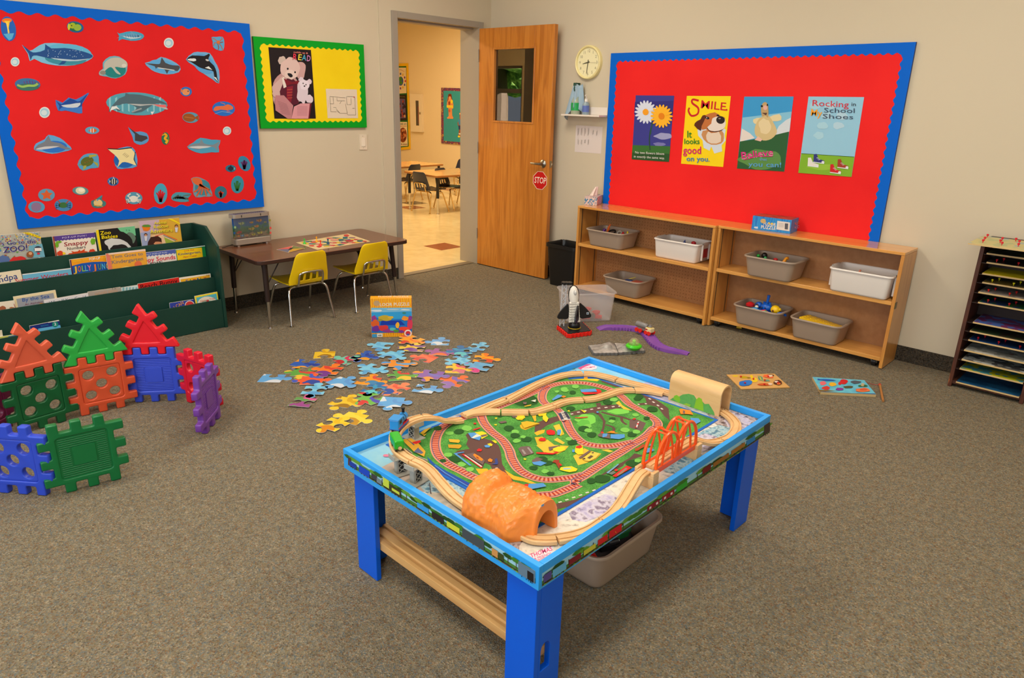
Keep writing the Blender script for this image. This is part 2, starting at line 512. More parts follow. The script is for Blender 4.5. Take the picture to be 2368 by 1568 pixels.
# greenery outside that window
LEAF=m_noise('leaves',[(0.35,(52,84,30)),(0.5,(96,132,48)),(0.65,(158,186,92))],9,0.7)
BARK=mat((92,72,52),0.8)
struct(M().box((-22,-14,-0.15),(0,0.04,-0.05),mat((92,112,60),0.9,'lawn')).build('lawn_outside'))
for i,(x,y,s_)in enumerate([(-12.8,-4.4,2.0),(-16.6,-6.4,2.2),(-12.4,-8.6,2.0)]):
 tr_=thing('tree',(x,y,-0.05),'leafy green tree outside the next room window, seen in the door glass','tree',group='trees outside the next room window')
 rnd=random.Random(i+3)
 mm=M()
 for k in range(26):
  c_=Vector((x+rnd.gauss(0,.42)*s_,y+rnd.gauss(0,.42)*s_,2.2*s_*.75+rnd.gauss(0,.4)*s_))
  mm.ball(c_,tuple(s_*rnd.uniform(.2,.4)for _ in range(3)),LEAF,8,6)
 mm.build('crown',tr_)
 M().tube([(x,y,-0.05),(x+.05,y,.8*s_),(x,y+.05,1.6*s_)],[.12*s_,.09*s_,.06*s_],BARK,8).build('trunk',tr_)
m=M();m.box((XL,YB,0),(XL+0.008,3.60,0.1),BASEM);m.box((XL+0.012,3.60,0),(XL+0.02,3.716,0.1),BASEM)
struct(m.build('baseboard_left'))
struct(M().box((XL+0.3,YR-0.009,0),(XR,YR-0.0005,0.1),BASEM).build('baseboard_far'))
struct(M().box((XR-0.009,YB,0),(XR,YR,0.1),BASEM).build('baseboard_right'))
struct(M().box((NW,9.385,0),(XL-0.3,9.399,0.11),mat((200,176,138),0.5)).build('baseboard_next_room'))
# door frame (pressed steel): jambs, head, stops
m=M();fx0,fx1=XL-TH-0.04,XL+0.03
m.box((fx0,DY0-0.055,0),(fx1,DY0,DZ+0.05),METALF)
m.box((fx0,DY1,0),(fx1,DY1+0.055,DZ+0.05),METALF)
m.box((fx0,DY0,DZ),(fx1,DY1,DZ+0.05),METALF)
m.box((XL-0.13,DY0,0),(XL-0.035,DY0+0.016,DZ),METALF)
m.box((XL-0.13,DY0+0.016,DZ-0.016),(XL-0.035,DY1-0.016,DZ),METALF)
struct(m.build('trim_1',bevel=0.003))
struct(M().box((XL-0.1,DY0,0),(XL-0.02,DY1,0.006),mat((120,104,80),0.6)).build('trim_2'))
# ---- the door leaf, swung open against the far wall
hinge=Vector((XL+0.032,4.668,0.008));free=onz(1259,645,0.008)
dx_=(free-hinge);DW=dx_.length;dx_.normalize()
dn_=Vector((dx_.y,-dx_.x,0))
if dn_.dot(Vector((0,0,0))-hinge)<0:dn_=-dn_
door=thing('door_1',hinge,'open orange brown wooden door with a small window, beside the wall clock','door')
door['kind']='structure'
DF=Matrix((dx_,-dn_,Vector((0,0,1)))).transposed().to_4x4();DF.translation=hinge
DH=2.12;wx0,wx1,wz0,wz1=DW*0.30,DW*0.71,1.40,1.93
def door_uv(px,py):
 p=hit(px,py,hinge,dn_);d=p-hinge; return d.dot(dx_),p.z-hinge.z
u0,v1=door_uv(1144,115);u1,v0=door_uv(1230,283)
wx0,wx1,wz0,wz1=u0,u1,v0,v1
m=M()
for q in((0,0,wx0,DH),(wx1,0,DW,DH),(wx0,0,wx1,wz0),(wx0,wz1,wx1,DH)):
 m.box((q[0],0,q[1]),(q[2],0.044,q[3]),WOODN,DF)
m.build('door_panel',door,bevel=0.0015)
m=M();b_=0.016
for y0,y1 in((-0.006,0.012),(0.032,0.05)):
 for q in((wx0-b_,wz0-b_,wx0,wz1+b_),(wx1,wz0-b_,wx1+b_,wz1+b_),(wx0,wz0-b_,wx1,wz0),(wx0,wz1,wx1,wz1+b_)):
  m.box((q[0],y0,q[1]),(q[2],y1,q[3]),WOODN,DF)
m.build('glazing_bead',door,bevel=0.003)
GLASS=thin_glass('door_glass',gain=4.0)
M().box((wx0,0.020,wz0),(wx1,0.0205,wz1),GLASS,DF).build('window_pane',door)
STEEL=mat((150,142,130),0.3,'brushed_steel',metal=1.0)
hu,hv=door_uv(1256,379)
h_=M();R_=DF@Matrix.Translation((hu,0,hv))@Matrix.Rotation(math.pi/2,4,'X')
h_.lathe([(0.001,0),(0.034,0),(0.034,0.005),(0.026,0.012),(0.012,0.016),(0.011,0.045),(0.001,0.047)],STEEL,28,R=R_)
h_.tube([DF@Vector((hu,-0.042,hv)),DF@Vector((hu-0.02,-0.05,hv)),DF@Vector((hu-0.06,-0.05,hv)),DF@Vector((hu-0.105,-0.044,hv))],[0.011,0.0105,0.010,0.008],STEEL,12)
h_.build('door_handle',door,smooth=40)
l_=M();l_.box((DW,0.008,hv-0.028),(DW+0.0015,0.034,hv+0.028),mat((150,140,120),0.35,metal=1.0),DF)
l_.box((DW,0.014,hv-0.009),(DW+0.011,0.028,hv+0.009),mat((220,216,200),0.2,metal=1.0),DF)
l_.build('latch',door)
for z_ in(0.25,1.05,1.85):
 M().tube([hinge+Vector((0,0,z_))+dn_*0.006-dx_*0.004,hinge+Vector((0,0,z_+.1))+dn_*0.006-dx_*0.004],0.006,METALF,10).build('hinge',door,smooth=60)
SP=Art(hinge+dn_*0.0006,dn_,(1190,350,15.68))
oct_=[(840,718),(1035,738),(1178,945),(1165,1225),(1005,1395),(805,1362),(665,1150),(678,890)]
SP.slab(oct_,0.0008,(236,208,190))
c_=(922,1055);SP.poly([(c_[0]+(x-c_[0])*.93,c_[1]+(y-c_[1])*.945)for x,y in oct_],(196,20,20))
SP.text('STOP',(712,1140),(1132,1180),225,(240,222,205),True)
tag(SP.build('stop_sign'),'red octagonal STOP sign sticker below the door handle','sign')
# ================================================================ bulletin boards
RED=m_noise('red_poster_paper',[(0.3,(214,26,30)),(0.7,(228,32,34))],2.2,0.75,spec=0.2)
BLUE=mat((2,98,206),0.6,'blue_border_card',spec=0.15)
GREENB=mat((8,158,36),0.6,'green_border_card',spec=0.15)
YEL=m_noise('yellow_poster_paper',[(0.3,(236,204,14)),(0.7,(244,216,24))],3,0.75,spec=0.2)
GREYE=mat((150,140,124),0.5)
def board(name,corners,fix,th,paper,border,bw,step,label,phase=0.0):
 """corners (px) TL TR BR BL on the wall plane; scalloped border with real thickness"""
 ax,val=fix
 f=onx if ax=='x' else ony
 P=[f(c[0],c[1],val)for c in corners]
 n=Vector((1,0,0))if ax=='x' else Vector((0,-1,0))
 o=(P[0]+P[1]+P[2]+P[3])/4;o.z=min(p.z for p in P)
 b=thing(name,o,label,'bulletin board')
 m=M();lo=[p+n*0.0005 for p in P];hi=[p+n*th for p in P]
 m.hexa(lo,hi,GREYE);m.build('backing_board',b)
 inn=[p+n*(th+0.0005)for p in P]
 hi2=[p+n*(th+0.0012)for p in P]
 m=M();m.hexa(inn,hi2,paper);m.build('backing_paper',b)
 def lerp(a,c,t):return a+(c-a)*t
 W_=(P[1]-P[0]).length;H_=(P[3]-P[0]).length
 ex=(P[1]-P[0]).normalized();ez=(P[3]-P[0]).normalized()
 ix,iy=bw,bw
 inner=[]
 def wave(a,d,nrm,L):
  k=max(3,round(L/step));pts=[]
  for i in range(k*8):
   t=i/(k*8.0);pts.append(a+d*(L*t)+nrm*((0.5-0.5*math.cos(2*math.pi*t*k))*min(step*.24,.016)))
  return pts
 c0=P[0]+ex*ix+ez*iy;c1=P[1]-ex*ix+ez*iy;c2=P[2]-ex*ix-ez*iy;c3=P[3]+ex*ix-ez*iy
 sides=[(c0,c1,-ez),(c1,c2,ex),(c2,c3,ez),(c3,c0,-ex)]
 outer=[P[0],P[1],P[2],P[3]]
 m=M();z0,z1=th+0.0012,th+0.0024
 for i,(a,c,nr)in enumerate(sides):
  d=(c-a);L=d.length;d.normalize()
  w=wave(a,d,nr,L)+[c]
  oa,oc=outer[i],outer[(i+1)%4]
  N=len(w);k=len(m.v);up=[]
  for j,p in enumerate(w):
   t=j/(N-1)
   up+=[p+n*z1,lerp(oa,oc,t)+n*z1,p+n*z0]
  fs=[]
  for j in range(N-1):
   q=3*j;fs+=[(q,q+1,q+4,q+3),(q,q+3,q+5,q+2)]
  m.add(up,fs,border)
 for i in range(4):
  a,c=outer[i],outer[(i+1)%4]
  m.add([a+n*0.001,c+n*0.001,c+n*z1,a+n*z1],[(0,1,2,3)],border)
 m.build('scalloped_border',b)
 return b
THB=0.018
board('bulletin_board',[(-63,-6),(573.5,55.5),(608,477.4),(40.6,529)],('x',XL),THB,RED,BLUE,0.066,0.086,'large red bulletin board of sea creature cut-outs, blue scalloped border')
board('bulletin_board',[(582,84),(837.5,103.5),(845,294.6),(600.5,296.9)],('x',XL),THB,YEL,GREENB,0.052,0.047,'small yellow bulletin board with green scalloped border, left of doorway')
board('bulletin_board',[(1416.5,123.6),(2121,97.5),(2019,640),(1392,560)],('y',YR),THB,m_noise('red_poster_paper_bright',[(0.3,(228,30,32)),(0.7,(238,38,36))],2.2,0.75,spec=0.2),BLUE,0.068,0.05,'wide red bulletin board above the wooden shelves, blue scalloped border')
WX=XL+THB+0.0022
def S1(base=0.0,tr=(0,0,2.903)):return Art((WX+base,0,0),(1,0,0),tr)
NAVY,LBL,WHT,BLK=(24,62,128),(92,160,206),(220,226,226),(26,26,32)
def sticker(name,label,drawf,cat='paper cut-out',pts= None,ell= None,bg=(84,158,204)):
 a=S1()
 if ell:cx,cy,rx,ry,rot=ell;c,q=math.cos(math.radians(rot)),math.sin(math.radians(rot));pts=[(cx+rx*math.cos(k*.2618)*c-ry*math.sin(k*.2618)*q,cy+rx*math.cos(k*.2618)*q+ry*math.sin(k*.2618)*c)for k in range(24)]
 a.slab(pts,0.0008,bg,smooth=0 if ell else 2)
 drawf(a);o=a.build(name)
 tag(o,label,cat,'sea creature cut-outs on the red board')
 return o
def fish(a,cx,cy,rx,ry,body,belly= None,flip=1,rot=0,fin= None):
 c,q=math.cos(math.radians(rot)),math.sin(math.radians(rot))
 def R(x,y):x*=flip; return(cx+x*c-y*q,cy+x*q+y*c)
 f=fin or body
 a.poly([R(-rx*1.35,-ry*0.9),R(-rx*.8,0),R(-rx*1.35,ry*0.9),R(-rx*.95,0)],f)
 a.poly([R(-rx*.1,-ry*.6),R(rx*.0,-ry*1.7),R(rx*.45,-ry*.5)],f)
 a.poly([R(rx*.2,ry*.5),R(-rx*.1,ry*1.6),R(-rx*.2,ry*.4)],f)
 a.poly([R(rx,0),R(rx*.6,-ry*.7),R(0,-ry),R(-rx*.6,-ry*.45),R(-rx,0),R(-rx*.6,ry*.45),R(0,ry),R(rx*.6,ry*.7)],body,smooth=3)
 if belly:a.poly([R(rx*.95,ry*.1),R(rx*.3,ry*.35),R(-rx*.8,ry*.1),R(-rx*.1,ry*.85),R(rx*.6,ry*.6)],belly,smooth=3)
 a.ell(*R(rx*.68,-ry*.15),rx*.05,rx*.05,BLK,n=8)
def d(a):
 a.ell(46,138,33,16,(238,120,30),-4);a.poly([(26,140),(66,140),(58,190),(66,225),(52,205),(42,160)],(240,196,60));a.line([(46,150),(56,225)],5,(250,220,110));a.poly([(22,228),(95,222),(80,262),(60,272)],(90,170,214))
sticker('jellyfish_cutout','orange jellyfish cut-out on a tall blue oval, top left of the red board',d,ell=(56,193,50,84,-12),bg=(36,98,184))
def d(a):
 a.ell(500,180,45,30,(36,110,70),12);a.ell(487,172,20,20,(160,180,40));a.ell(520,185,26,22,(146,178,60));a.ell(462,180,9,22,(200,200,60));a.ell(480,172,4,4,BLK)
sticker('reef_fish_cutout','green and yellow reef fish cut-out near the top edge of the board',d,ell=(505,181,57,37,12),bg=(28,92,150))
def d(a):fish(a,880,243,72,20,(104,160,196),(196,214,220),1,2);[a.line([(840+k*16,232),(846+k*16,252)],3,(60,120,170))for k in range(6)]
sticker('striped_fish_cutout','pale blue striped fish cut-out, long oval at the board top centre',d,pts=[(785,212),(800,226),(850,213),(900,211),(950,224),(967,245),(940,268),(880,274),(820,262),(795,275),(800,245)],bg=(70,160,196))
def d(a):
 a.ell(452,360,165,66,(96,178,214),4);a.ell(440,395,140,42,(60,140,160),3)
 a.poly([(150,302),(205,345),(240,352),(300,335),(303,296),(345,325),(430,322),(520,336),(600,360),(622,378),(596,394),(520,404),(455,404),(430,430),(390,434),(420,405),(330,392),(245,372),(215,380),(205,406),(192,360)],(34,78,140),smooth=2)
 a.poly([(600,392),(500,402),(340,388),(420,408),(520,410)],(176,200,214),smooth=2)
 rnd=random.Random(5)
 for k in range(34):a.ell(rnd.uniform(320,560),rnd.uniform(334,384),2.6,2.6,(170,200,226),n=6,up=(k==0))
sticker('whale_shark_cutout','big spotted whale shark cut-out, largest at upper left of the board',d,pts=[(147,300),(200,340),(240,320),(300,290),(420,292),(520,312),(600,352),(626,378),(590,408),(500,438),(380,440),(280,420),(230,395),(200,410),(186,360)],bg=(120,186,220))
def d(a):
 a.ell(770,470,75,52,(30,128,128));a.poly([(700,425),(740,392),(800,388),(845,410),(855,440),(830,456),(770,450),(810,498),(780,490),(745,450),(705,475),(690,505),(668,498),(672,476),(698,462)],(186,184,172),smooth=3);a.ell(832,440,16,12,(210,206,194));a.ell(690,488,20,14,(136,134,124))
sticker('manatee_cutout','grey manatee cut-out below the white bubble and the striped fish',d,pts=[(690,420),(735,380),(800,380),(850,420),(855,450),(840,500),(775,527),(720,515),(668,505),(668,478),(692,460)],bg=(110,170,190))
def d(a):
 a.ell(1095,447,100,44,(90,166,220),12);a.poly([(975,425),(1050,430),(1075,425),(1085,385),(1110,422),(1160,438),(1195,440),(1208,452),(1190,478),(1165,470),(1132,474),(1120,498),(1105,468),(1055,452),(1046,468),(1038,445)],(72,74,80),smooth=2)
 a.line([(1060,455),(1170,472)],6,(200,206,208))
sticker('hammerhead_cutout','dark grey hammerhead shark cut-out, left of the orca',d,pts=[(973,422),(1040,408),(1080,382),(1150,405),(1208,445),(1200,485),(1120,500),(1040,482),(1000,455)],bg=(112,172,214))
def d(a):
 a.ell(1370,430,82,58,(88,158,214),38);a.poly([(1252,400),(1290,372),(1370,376),(1400,360),(1408,372),(1398,402),(1435,440),(1452,480),(1458,520),(1468,556),(1440,530),(1432,480),(1395,470),(1345,455),(1320,440),(1280,415)],BLK,smooth=2)
 a.poly([(1256,402),(1300,412),(1318,402),(1280,392)],WHT,smooth=2);a.poly([(1375,455),(1425,470),(1400,445)],WHT);a.poly([(1432,515),(1450,520),(1466,553)],WHT);a.ell(1390,404,12,6,(200,200,200),20);a.ell(1298,398,16,6,WHT)
sticker('orca_cutout','black and white orca cut-out leaping, upper right of the board',d,pts=[(1248,400),(1300,352),(1350,350),(1408,357),(1440,410),(1470,470),(1470,560),(1425,532),(1360,490),(1300,440)],bg=(110,170,214))
for k,(x,y,r,w)in enumerate([(1133,288,33,'near the top right, above the orca'),(101,415,30,'at the left edge under the whale shark tail'),(299,755,36,'at left, below the swordfish'),(1524,878,28,'at right, above the reef shark tail')]):
 def d(a,x=x,y=y,r=r):a.ell(x,y,r*.82,r*.82,(160,200,218));a.ell(x-r*.1,y+r*.05,r*.55,r*.5,(206,222,226))
 sticker('bubble_cutout','round white bubble cut-out '+w,d,ell=(x,y,r,r*1.03,0),bg=(222,224,220))
def d(a):
 a.line([(1465,285),(1440,262),(1424,256)],5,(196,96,40));a.line([(1465,285),(1490,262),(1488,250)],5,(196,96,40));a.line([(1462,290),(1440,285),(1432,310)],5,(196,96,40));a.line([(1460,290),(1468,320),(1464,334)],5,(150,66,30));a.line([(1468,290),(1485,310),(1494,335)],5,(196,96,40));a.line([(1468,288),(1496,282)],5,(150,66,30));a.ell(1464,283,10,12,(214,110,50))
sticker('brittle_star_cutout','thin legged orange sea spider cut-out in the top right corner',d,pts=[(1420,250),(1450,248),(1495,248),(1506,290),(1498,338),(1462,336),(1430,315),(1428,280)],bg=(90,160,206))
def d(a):
 a.ell(185,585,76,24,(60,110,100));a.line([(115,570),(150,582),(190,575),(230,575),(255,560)],14,(150,190,96),smooth=4);[a.line([(160+i*18,540+abs(i-2)*3),(166+i*18,562)],5,(110,60,120))for i in range(6)]
sticker('eel_cutout','green eel cut-out on a coral oval, below the left bubble',d,ell=(185,566,86,41,3),bg=(60,110,160))
def d(a):
 a.poly([(376,674),(412,700),(470,660),(520,682),(548,668),(590,628),(552,690),(548,714),(500,722),(440,718),(412,722),(394,740),(398,712)],(30,72,150),smooth=2);a.poly([(410,708),(470,700),(540,690),(520,720),(450,722)],(198,208,216),smooth=2)
sticker('swordfish_cutout','blue swordfish cut-out with raised bill, left of the humpback whale',d,pts=[(373,670),(420,690),(460,655),(510,668),(588,625),(592,635),(550,700),(552,760),(500,755),(440,742),(390,742)],bg=(60,120,200))
def d(a):
 for k in range(9):a.poly([(730+k*42,660),(744+k*42,650),(744+k*42,752),(734+k*42,745)],(140,196,206),up=(k==0))
 a.poly([(740,726),(770,690),(800,660),(838,645),(842,624),(866,632),(940,636),(1040,662),(1108,690),(1116,700),(1050,694),(1000,720),(950,752),(880,758),(920,724),(850,694),(800,706),(770,712),(812,738),(790,744),(765,726),(730,752)],(78,104,116),smooth=2)
 a.poly([(1116,736),(1020,704),(940,712),(860,696),(960,700),(1040,700),(1118,724)],(176,182,182),smooth=2)
 a.poly([(1030,700),(1112,704),(1116,722),(1060,716)],(226,110,110));a.line([(950,728),(885,752)],9,(150,160,164));a.poly([(1010,750),(1035,748),(1020,772)],WHT);a.poly([(735,745),(750,715),(780,712),(806,738),(780,728)],WHT)
sticker('humpback_whale_cutout','large grey humpback whale cut-out with open pink mouth, board centre',d,ell=(918,697,206,77,3),bg=(84,158,178))
def d(a):a.ell(1248,618,26,22,(222,144,92),10);a.poly([(1212,592),(1230,610),(1214,622)],(206,120,70));a.ell(1262,612,4,4,BLK)
sticker('pufferfish_cutout','small round orange pufferfish cut-out, right of the humpback whale',d,ell=(1249,615,39,32,5),bg=(44,110,190))
def d(a):
 a.poly([(1432,738),(1450,714),(1500,712),(1530,700),(1562,716),(1560,734),(1520,740),(1480,736),(1450,744)],(222,110,64),smooth=2);a.line([(1520,740),(1545,748),(1520,752)],4,(222,110,64));a.line([(1480,688),(1510,700)],4,(222,110,64));a.line([(1440,765),(1490,748),(1560,760)],2,(150,200,230))
sticker('lobster_cutout','orange squid cut-out on a blue oval at the right edge',d,ell=(1501,730,76,49,4),bg=(40,108,196))
def d(a):a.ell(1268,790,42,28,(150,82,34),8);a.poly([(1300,792),(1332,772),(1334,808)],(150,82,34));a.line([(1240,785),(1300,794)],4,(190,120,60))
sticker('flounder_cutout','brown flatfish cut-out below the pufferfish',d,ell=(1280,789,56,36,4),bg=(88,148,176))
def d(a):
 fish(a,622,876,27,14,(220,96,34),None,1);[a.poly([(606+k*17,862),(612+k*17,862),(612+k*17,890),(606+k*17,890)],WHT)for k in range(2)]
sticker('clownfish_cutout','small orange and white clownfish cut-out above the dolphin',d,ell=(619,875,47,25,2),bg=(90,160,196))
def d(a):
 a.poly([(905,945),(905,900),(862,854),(935,905),(985,915),(992,930),(950,952)],(66,62,66),smooth=1)
sticker('stingray_cutout','dark stingray cut-out with long tail, under the humpback whale',d,pts=[(860,852),(900,885),(940,882),(985,895),(999,930),(985,958),(940,973),(900,955),(890,920)],bg=(90,150,200))
def d(a):a.line([(1102,898),(1118,910),(1106,930),(1122,945),(1112,962)],15,(226,168,30),smooth=3);a.line([(1100,902),(1088,910)],6,(226,168,30));a.line([(1128,918),(1132,950)],5,(120,150,40))
sticker('seahorse_cutout','yellow seahorse cut-out on a narrow green oval',d,ell=(1111,930,27,42,0),bg=(36,110,84))
def d(a):
 a.ell(360,985,90,40,(44,112,200));a.poly([(232,1000),(255,972),(300,950),(325,908),(342,948),(400,960),(440,985),(478,1000),(440,1004),(400,990),(340,988),(300,1002),(280,992),(240,1006)],(120,124,134),smooth=2);a.poly([(240,1000),(300,984),(400,982),(330,998),(270,1004)],(196,198,202),smooth=2)
sticker('dolphin_cutout','grey dolphin cut-out on blue oval, lower left of the board',d,pts=[(228,1000),(240,965),(300,935),(326,905),(400,925),(450,965),(482,1002),(420,1020),(350,1033),(280,1020),(240,1010)],bg=(96,164,216))
def d(a):
 a.poly([(1258,985),(1300,965),(1340,960),(1350,930),(1368,962),(1430,972),(1478,946),(1458,985),(1466,1018),(1434,988),(1380,990),(1330,1004),(1280,994)],(124,136,146),smooth=2);a.poly([(1262,988),(1330,980),(1420,984),(1340,998)],(198,204,208),smooth=2)
sticker('reef_shark_cutout','grey reef shark cut-out at right, swimming left',d,pts=[(1256,985),(1300,955),(1345,925),(1420,938),(1480,942),(1466,985),(1470,1022),(1420,1022),(1350,1030),(1290,1012)],bg=(76,156,190))
def d(a):
 a.ell(585,1085,45,32,(92,104,40),-18);a.poly([(600,1060),(650,1046),(645,1036),(595,1040)],(166,164,70));a.poly([(620,1080),(655,1095),(660,1122),(636,1100)],(166,164,70));a.poly([(540,1100),(525,1105),(548,1112)],(150,150,60));a.poly([(560,1112),(556,1142),(575,1130),(580,1110)],(166,164,70));[a.ell(570+k*14,1092-k*6,5,5,(130,100,40),n=6)for k in range(4)]
sticker('sea_turtle_cutout','green sea turtle cut-out beside the manta ray',d,pts=[(520,1105),(545,1055),(585,1032),(652,1034),(664,1080),(662,1124),(610,1130),(555,1145)],bg=(84,156,196))
def d(a):
 a.ell(835,1075,72,52,(30,98,178));a.poly([(724,1000),(790,1005),(870,994),(890,1010),(905,1030),(900,1080),(918,1112),(860,1092),(820,1090),(786,1125),(800,1080),(770,1040)],(232,216,158),smooth=2);a.line([(724,998),(800,1002),(884,992)],6,BLK);a.line([(908,1020),(898,1070),(918,1112)],4,BLK);[a.line([(822+k*8,1040+k*6),(840+k*8,1026+k*6)],2,(150,140,110))for k in range(4)]
sticker('manta_ray_cutout','cream bellied manta ray cut-out, below the stingray',d,pts=[(720,998),(780,1000),(850,984),(890,992),(914,1030),(920,1116),(850,1130),(788,1132),(765,1080),(770,1040)],bg=(90,156,210))
def d(a):fish(a,1550,1131,22,16,(36,44,60),None,-1);a.ell(1572,1132,5,9,(120,180,190))
sticker('dark_fish_cutout','small dark fish cut-out left of the purple coral',d,ell=(1549,1131,36,24,2),bg=(44,110,140))
def coral(cx,cy,h,col,n,seed,w=9):
 def d(a):
  rnd=random.Random(seed)
  for k in range(n):
   t=(k/(n-1)-.5);a.line([(cx+t*h*.2,cy+h*.9),(cx+t*h*.7,cy),(cx+t*h*1.0+rnd.uniform(-5,5),cy-h*.7+abs(t)*h*.8)],w,col,smooth=2,up=(k==0))
 return d
sticker('purple_coral_cutout','purple coral cut-out on an oval, lower right corner of the board',coral(1640,1100,40,(98,54,110),6,1),ell=(1640,1098,38,54,-28),bg=(54,130,168))
sticker('seaweed_cutout','green seaweed cut-out on a tall oval, right below the purple coral',coral(1592,1240,46,(46,110,46),4,2),ell=(1594,1239,43,59,4),bg=(54,140,166))
sticker('red_coral_cutout','tall red coral cut-out on an oval at the bottom edge',coral(1078,1310,52,(202,30,44),5,3,10),ell=(1078,1301,45,70,2),bg=(70,160,190))
sticker('anemone_cutout','round red anemone cut-out beside the octopus',coral(1482,1300,28,(214,60,44),7,4,7),ell=(1482,1291,41,42,0),bg=(50,110,130))
def d(a):fish(a,760,1218,26,20,(196,196,186),None,1);[a.poly([(742+k*15,1200),(749+k*15,1200),(749+k*15,1238),(742+k*15,1238)],BLK)for k in range(3)]
sticker('angelfish_cutout','small black striped angelfish cut-out below the manta ray',d,ell=(759,1218,38,29,4),bg=(54,104,170))
def d(a):a.poly([(312,1272),(326,1294),(354,1296),(334,1314),(342,1340),(314,1328),(288,1340),(292,1314),(272,1298),(300,1294)],(214,92,44))
sticker('starfish_cutout','orange starfish cut-out in the bottom left corner',d,ell=(312,1309,56,42,0),bg=(96,148,178))
def d(a):a.ell(540,1280,33,23,(222,212,178),5);a.ell(546,1276,20,12,(240,232,206))
sticker('clam_cutout','white clam shell cut-out on a small oval',d,ell=(540,1281,54,28,4),bg=(90,140,144))
def d(a):a.ell(243,1389,34,31,(140,112,146))
sticker('sand_dollar_cutout','lilac sand dollar cut-out, lowest at bottom left',d,ell=(245,1389,56,38,4),bg=(84,152,190))
def d(a):
 a.ell(424,1377,32,19,(60,110,60))
 for s_ in(-1,1):
  for k in range(3):a.line([(424+s_*22,1372+k*8),(424+s_*50,1362+k*16),(424+s_*44,1384+k*12)],5,(40,80,130),up= False)
  a.line([(424+s_*20,1366),(424+s_*36,1346)],6,(170,70,40))
sticker('green_crab_cutout','green crab cut-out, right of the sand dollar',d,ell=(427,1377,61,41,2),bg=(70,130,180))
def d(a):a.ell(658,1362,30,24,(222,192,128),8);a.line([(650,1348),(684,1314)],6,(70,140,180));a.line([(630,1378),(690,1384)],6,(206,160,60));a.line([(640,1350),(636,1330)],4,(196,90,40))
sticker('hermit_crab_cutout','cream hermit crab cut-out with a blue antenna',d,pts=[(612,1350),(640,1340),(680,1312),(688,1316),(684,1340),(710,1356),(706,1382),(660,1397),(620,1388)],bg=(70,120,120))
def d(a):
 a.ell(896,1336,30,22,(222,220,208))
 for s_ in(-1,1):
  for k in range(3):a.line([(896+s_*22,1340+k*6),(896+s_*48,1338+k*10),(896+s_*40,1358+k*4)],6,(214,212,200),up= False)
  a.line([(896+s_*20,1328),(896+s_*40,1316),(896+s_*20,1300)],9,(222,220,208))
sticker('white_crab_cutout','white crab cut-out left of the red coral',d,ell=(898,1330,58,41,2),bg=(84,150,176))
def d(a):
 for k in range(5):a.line([(1160+k*14,1335-k*2),(1200+k*16,1312+k*6)],12,(70,84,76),up=(k==0))
 a.line([(1230,1315),(1282,1306)],6,(96,110,100));a.line([(1230,1320),(1268,1345)],5,(96,110,100))
sticker('dark_lobster_cutout','dark green lobster cut-out between red coral and octopus',d,pts=[(1150,1320),(1180,1292),(1240,1292),(1286,1302),(1262,1330),(1268,1352),(1210,1356),(1160,1345)],bg=(76,150,170))
def d(a):
 a.ell(1360,1260,52,52,(60,132,150));a.poly([(1286,1200),(1320,1192),(1350,1205),(1358,1240),(1330,1244),(1300,1228)],(214,104,56),smooth=3)
 for k,(ex_,ey_)in enumerate([(1300,1290),(1318,1320),(1350,1306),(1385,1316),(1420,1312),(1405,1270)]):a.line([(1340,1236),(1330+k*14,1270),(ex_,ey_)],9,(206,92,48),smooth=3,up=(k==0))
sticker('octopus_cutout','orange octopus cut-out at lower right of the board',d,pts=[(1282,1200),(1320,1188),(1360,1200),(1400,1225),(1412,1265),(1426,1316),(1370,1320),(1315,1325),(1295,1285),(1298,1240)],bg=(110,150,170))
# ---- small yellow board: bear poster and floor plan
def WA(tr,base=0.0):return Art((WX+base,0,0),(1,0,0),tr)
a=WA((560,60,4.6125))
a.slab([(280,226),(733,256),(785,988),(344,988)],0.001,(30,22,26))
FUR,FUR2=(206,172,168),(216,200,212)
a.blob(470,700,150,200,(190,148,146),2);a.blob(400,680,80,130,FUR,3,20)
a.poly([(400,700),(480,560),(580,600),(600,830),(450,830)],(86,28,46),smooth=2)
a.blob(425,370,42,46,(200,180,170),6);a.blob(620,470,56,100,(198,158,156),7)
a.blob(520,450,105,120,(216,186,180),4);a.blob(515,520,62,52,(224,200,192),8)
a.ell(484,457,10,12,BLK);a.ell(562,494,9,11,BLK);a.poly([(482,505),(520,508),(538,535),(515,550),(488,528)],BLK,smooth=2)
a.poly([(420,560),(445,540),(470,650),(440,665)],(226,216,206));a.poly([(440,560),(530,600),(600,580),(600,620),(530,620),(470,640)],(120,26,40));a.poly([(470,650),(540,640),(520,820),(470,780)],(134,30,52))
for k in range(4):a.line([(476+k*2,680+k*30),(532,676+k*30)],4,(206,100,60),up=(k==0))
a.blob(640,700,60,130,FUR2,9);a.blob(625,575,28,28,FUR2,3);a.blob(715,595,26,30,FUR2,4);a.blob(660,625,52,52,(226,214,226),5)
a.ell(646,612,6,7,BLK);a.ell(676,626,6,7,BLK);a.ell(660,642,8,8,BLK);a.blob(712,780,40,46,FUR2,12);a.blob(355,725,38,34,FUR,11)
a.poly([(345,790),(350,740),(440,740),(540,850),(520,988),(480,988),(350,900)],(186,128,134));a.poly([(548,860),(620,826),(728,826),(712,988),(520,988)],(214,150,158));a.poly([(716,830),(735,826),(712,988),(700,988)],(110,30,44))
for k in range(8):a.line([(370+k*6,800+k*18),(470+k*6,836+k*16)],2.5,(130,84,96),up=(k==0));a.line([(580,860+k*13),(690,860+k*13)],2.5,(150,96,108),up= False)
a.text('cuddle up &',(540,286),(694,300),18,(232,132,120))
for ch,x,y,c_ in(('R',530,356,(226,60,84)),('E',584,362,(236,214,70)),('A',630,366,(80,170,200)),('D',678,374,(206,130,190))):a.text(ch,(x,y),(x+44,y+4),62,c_)
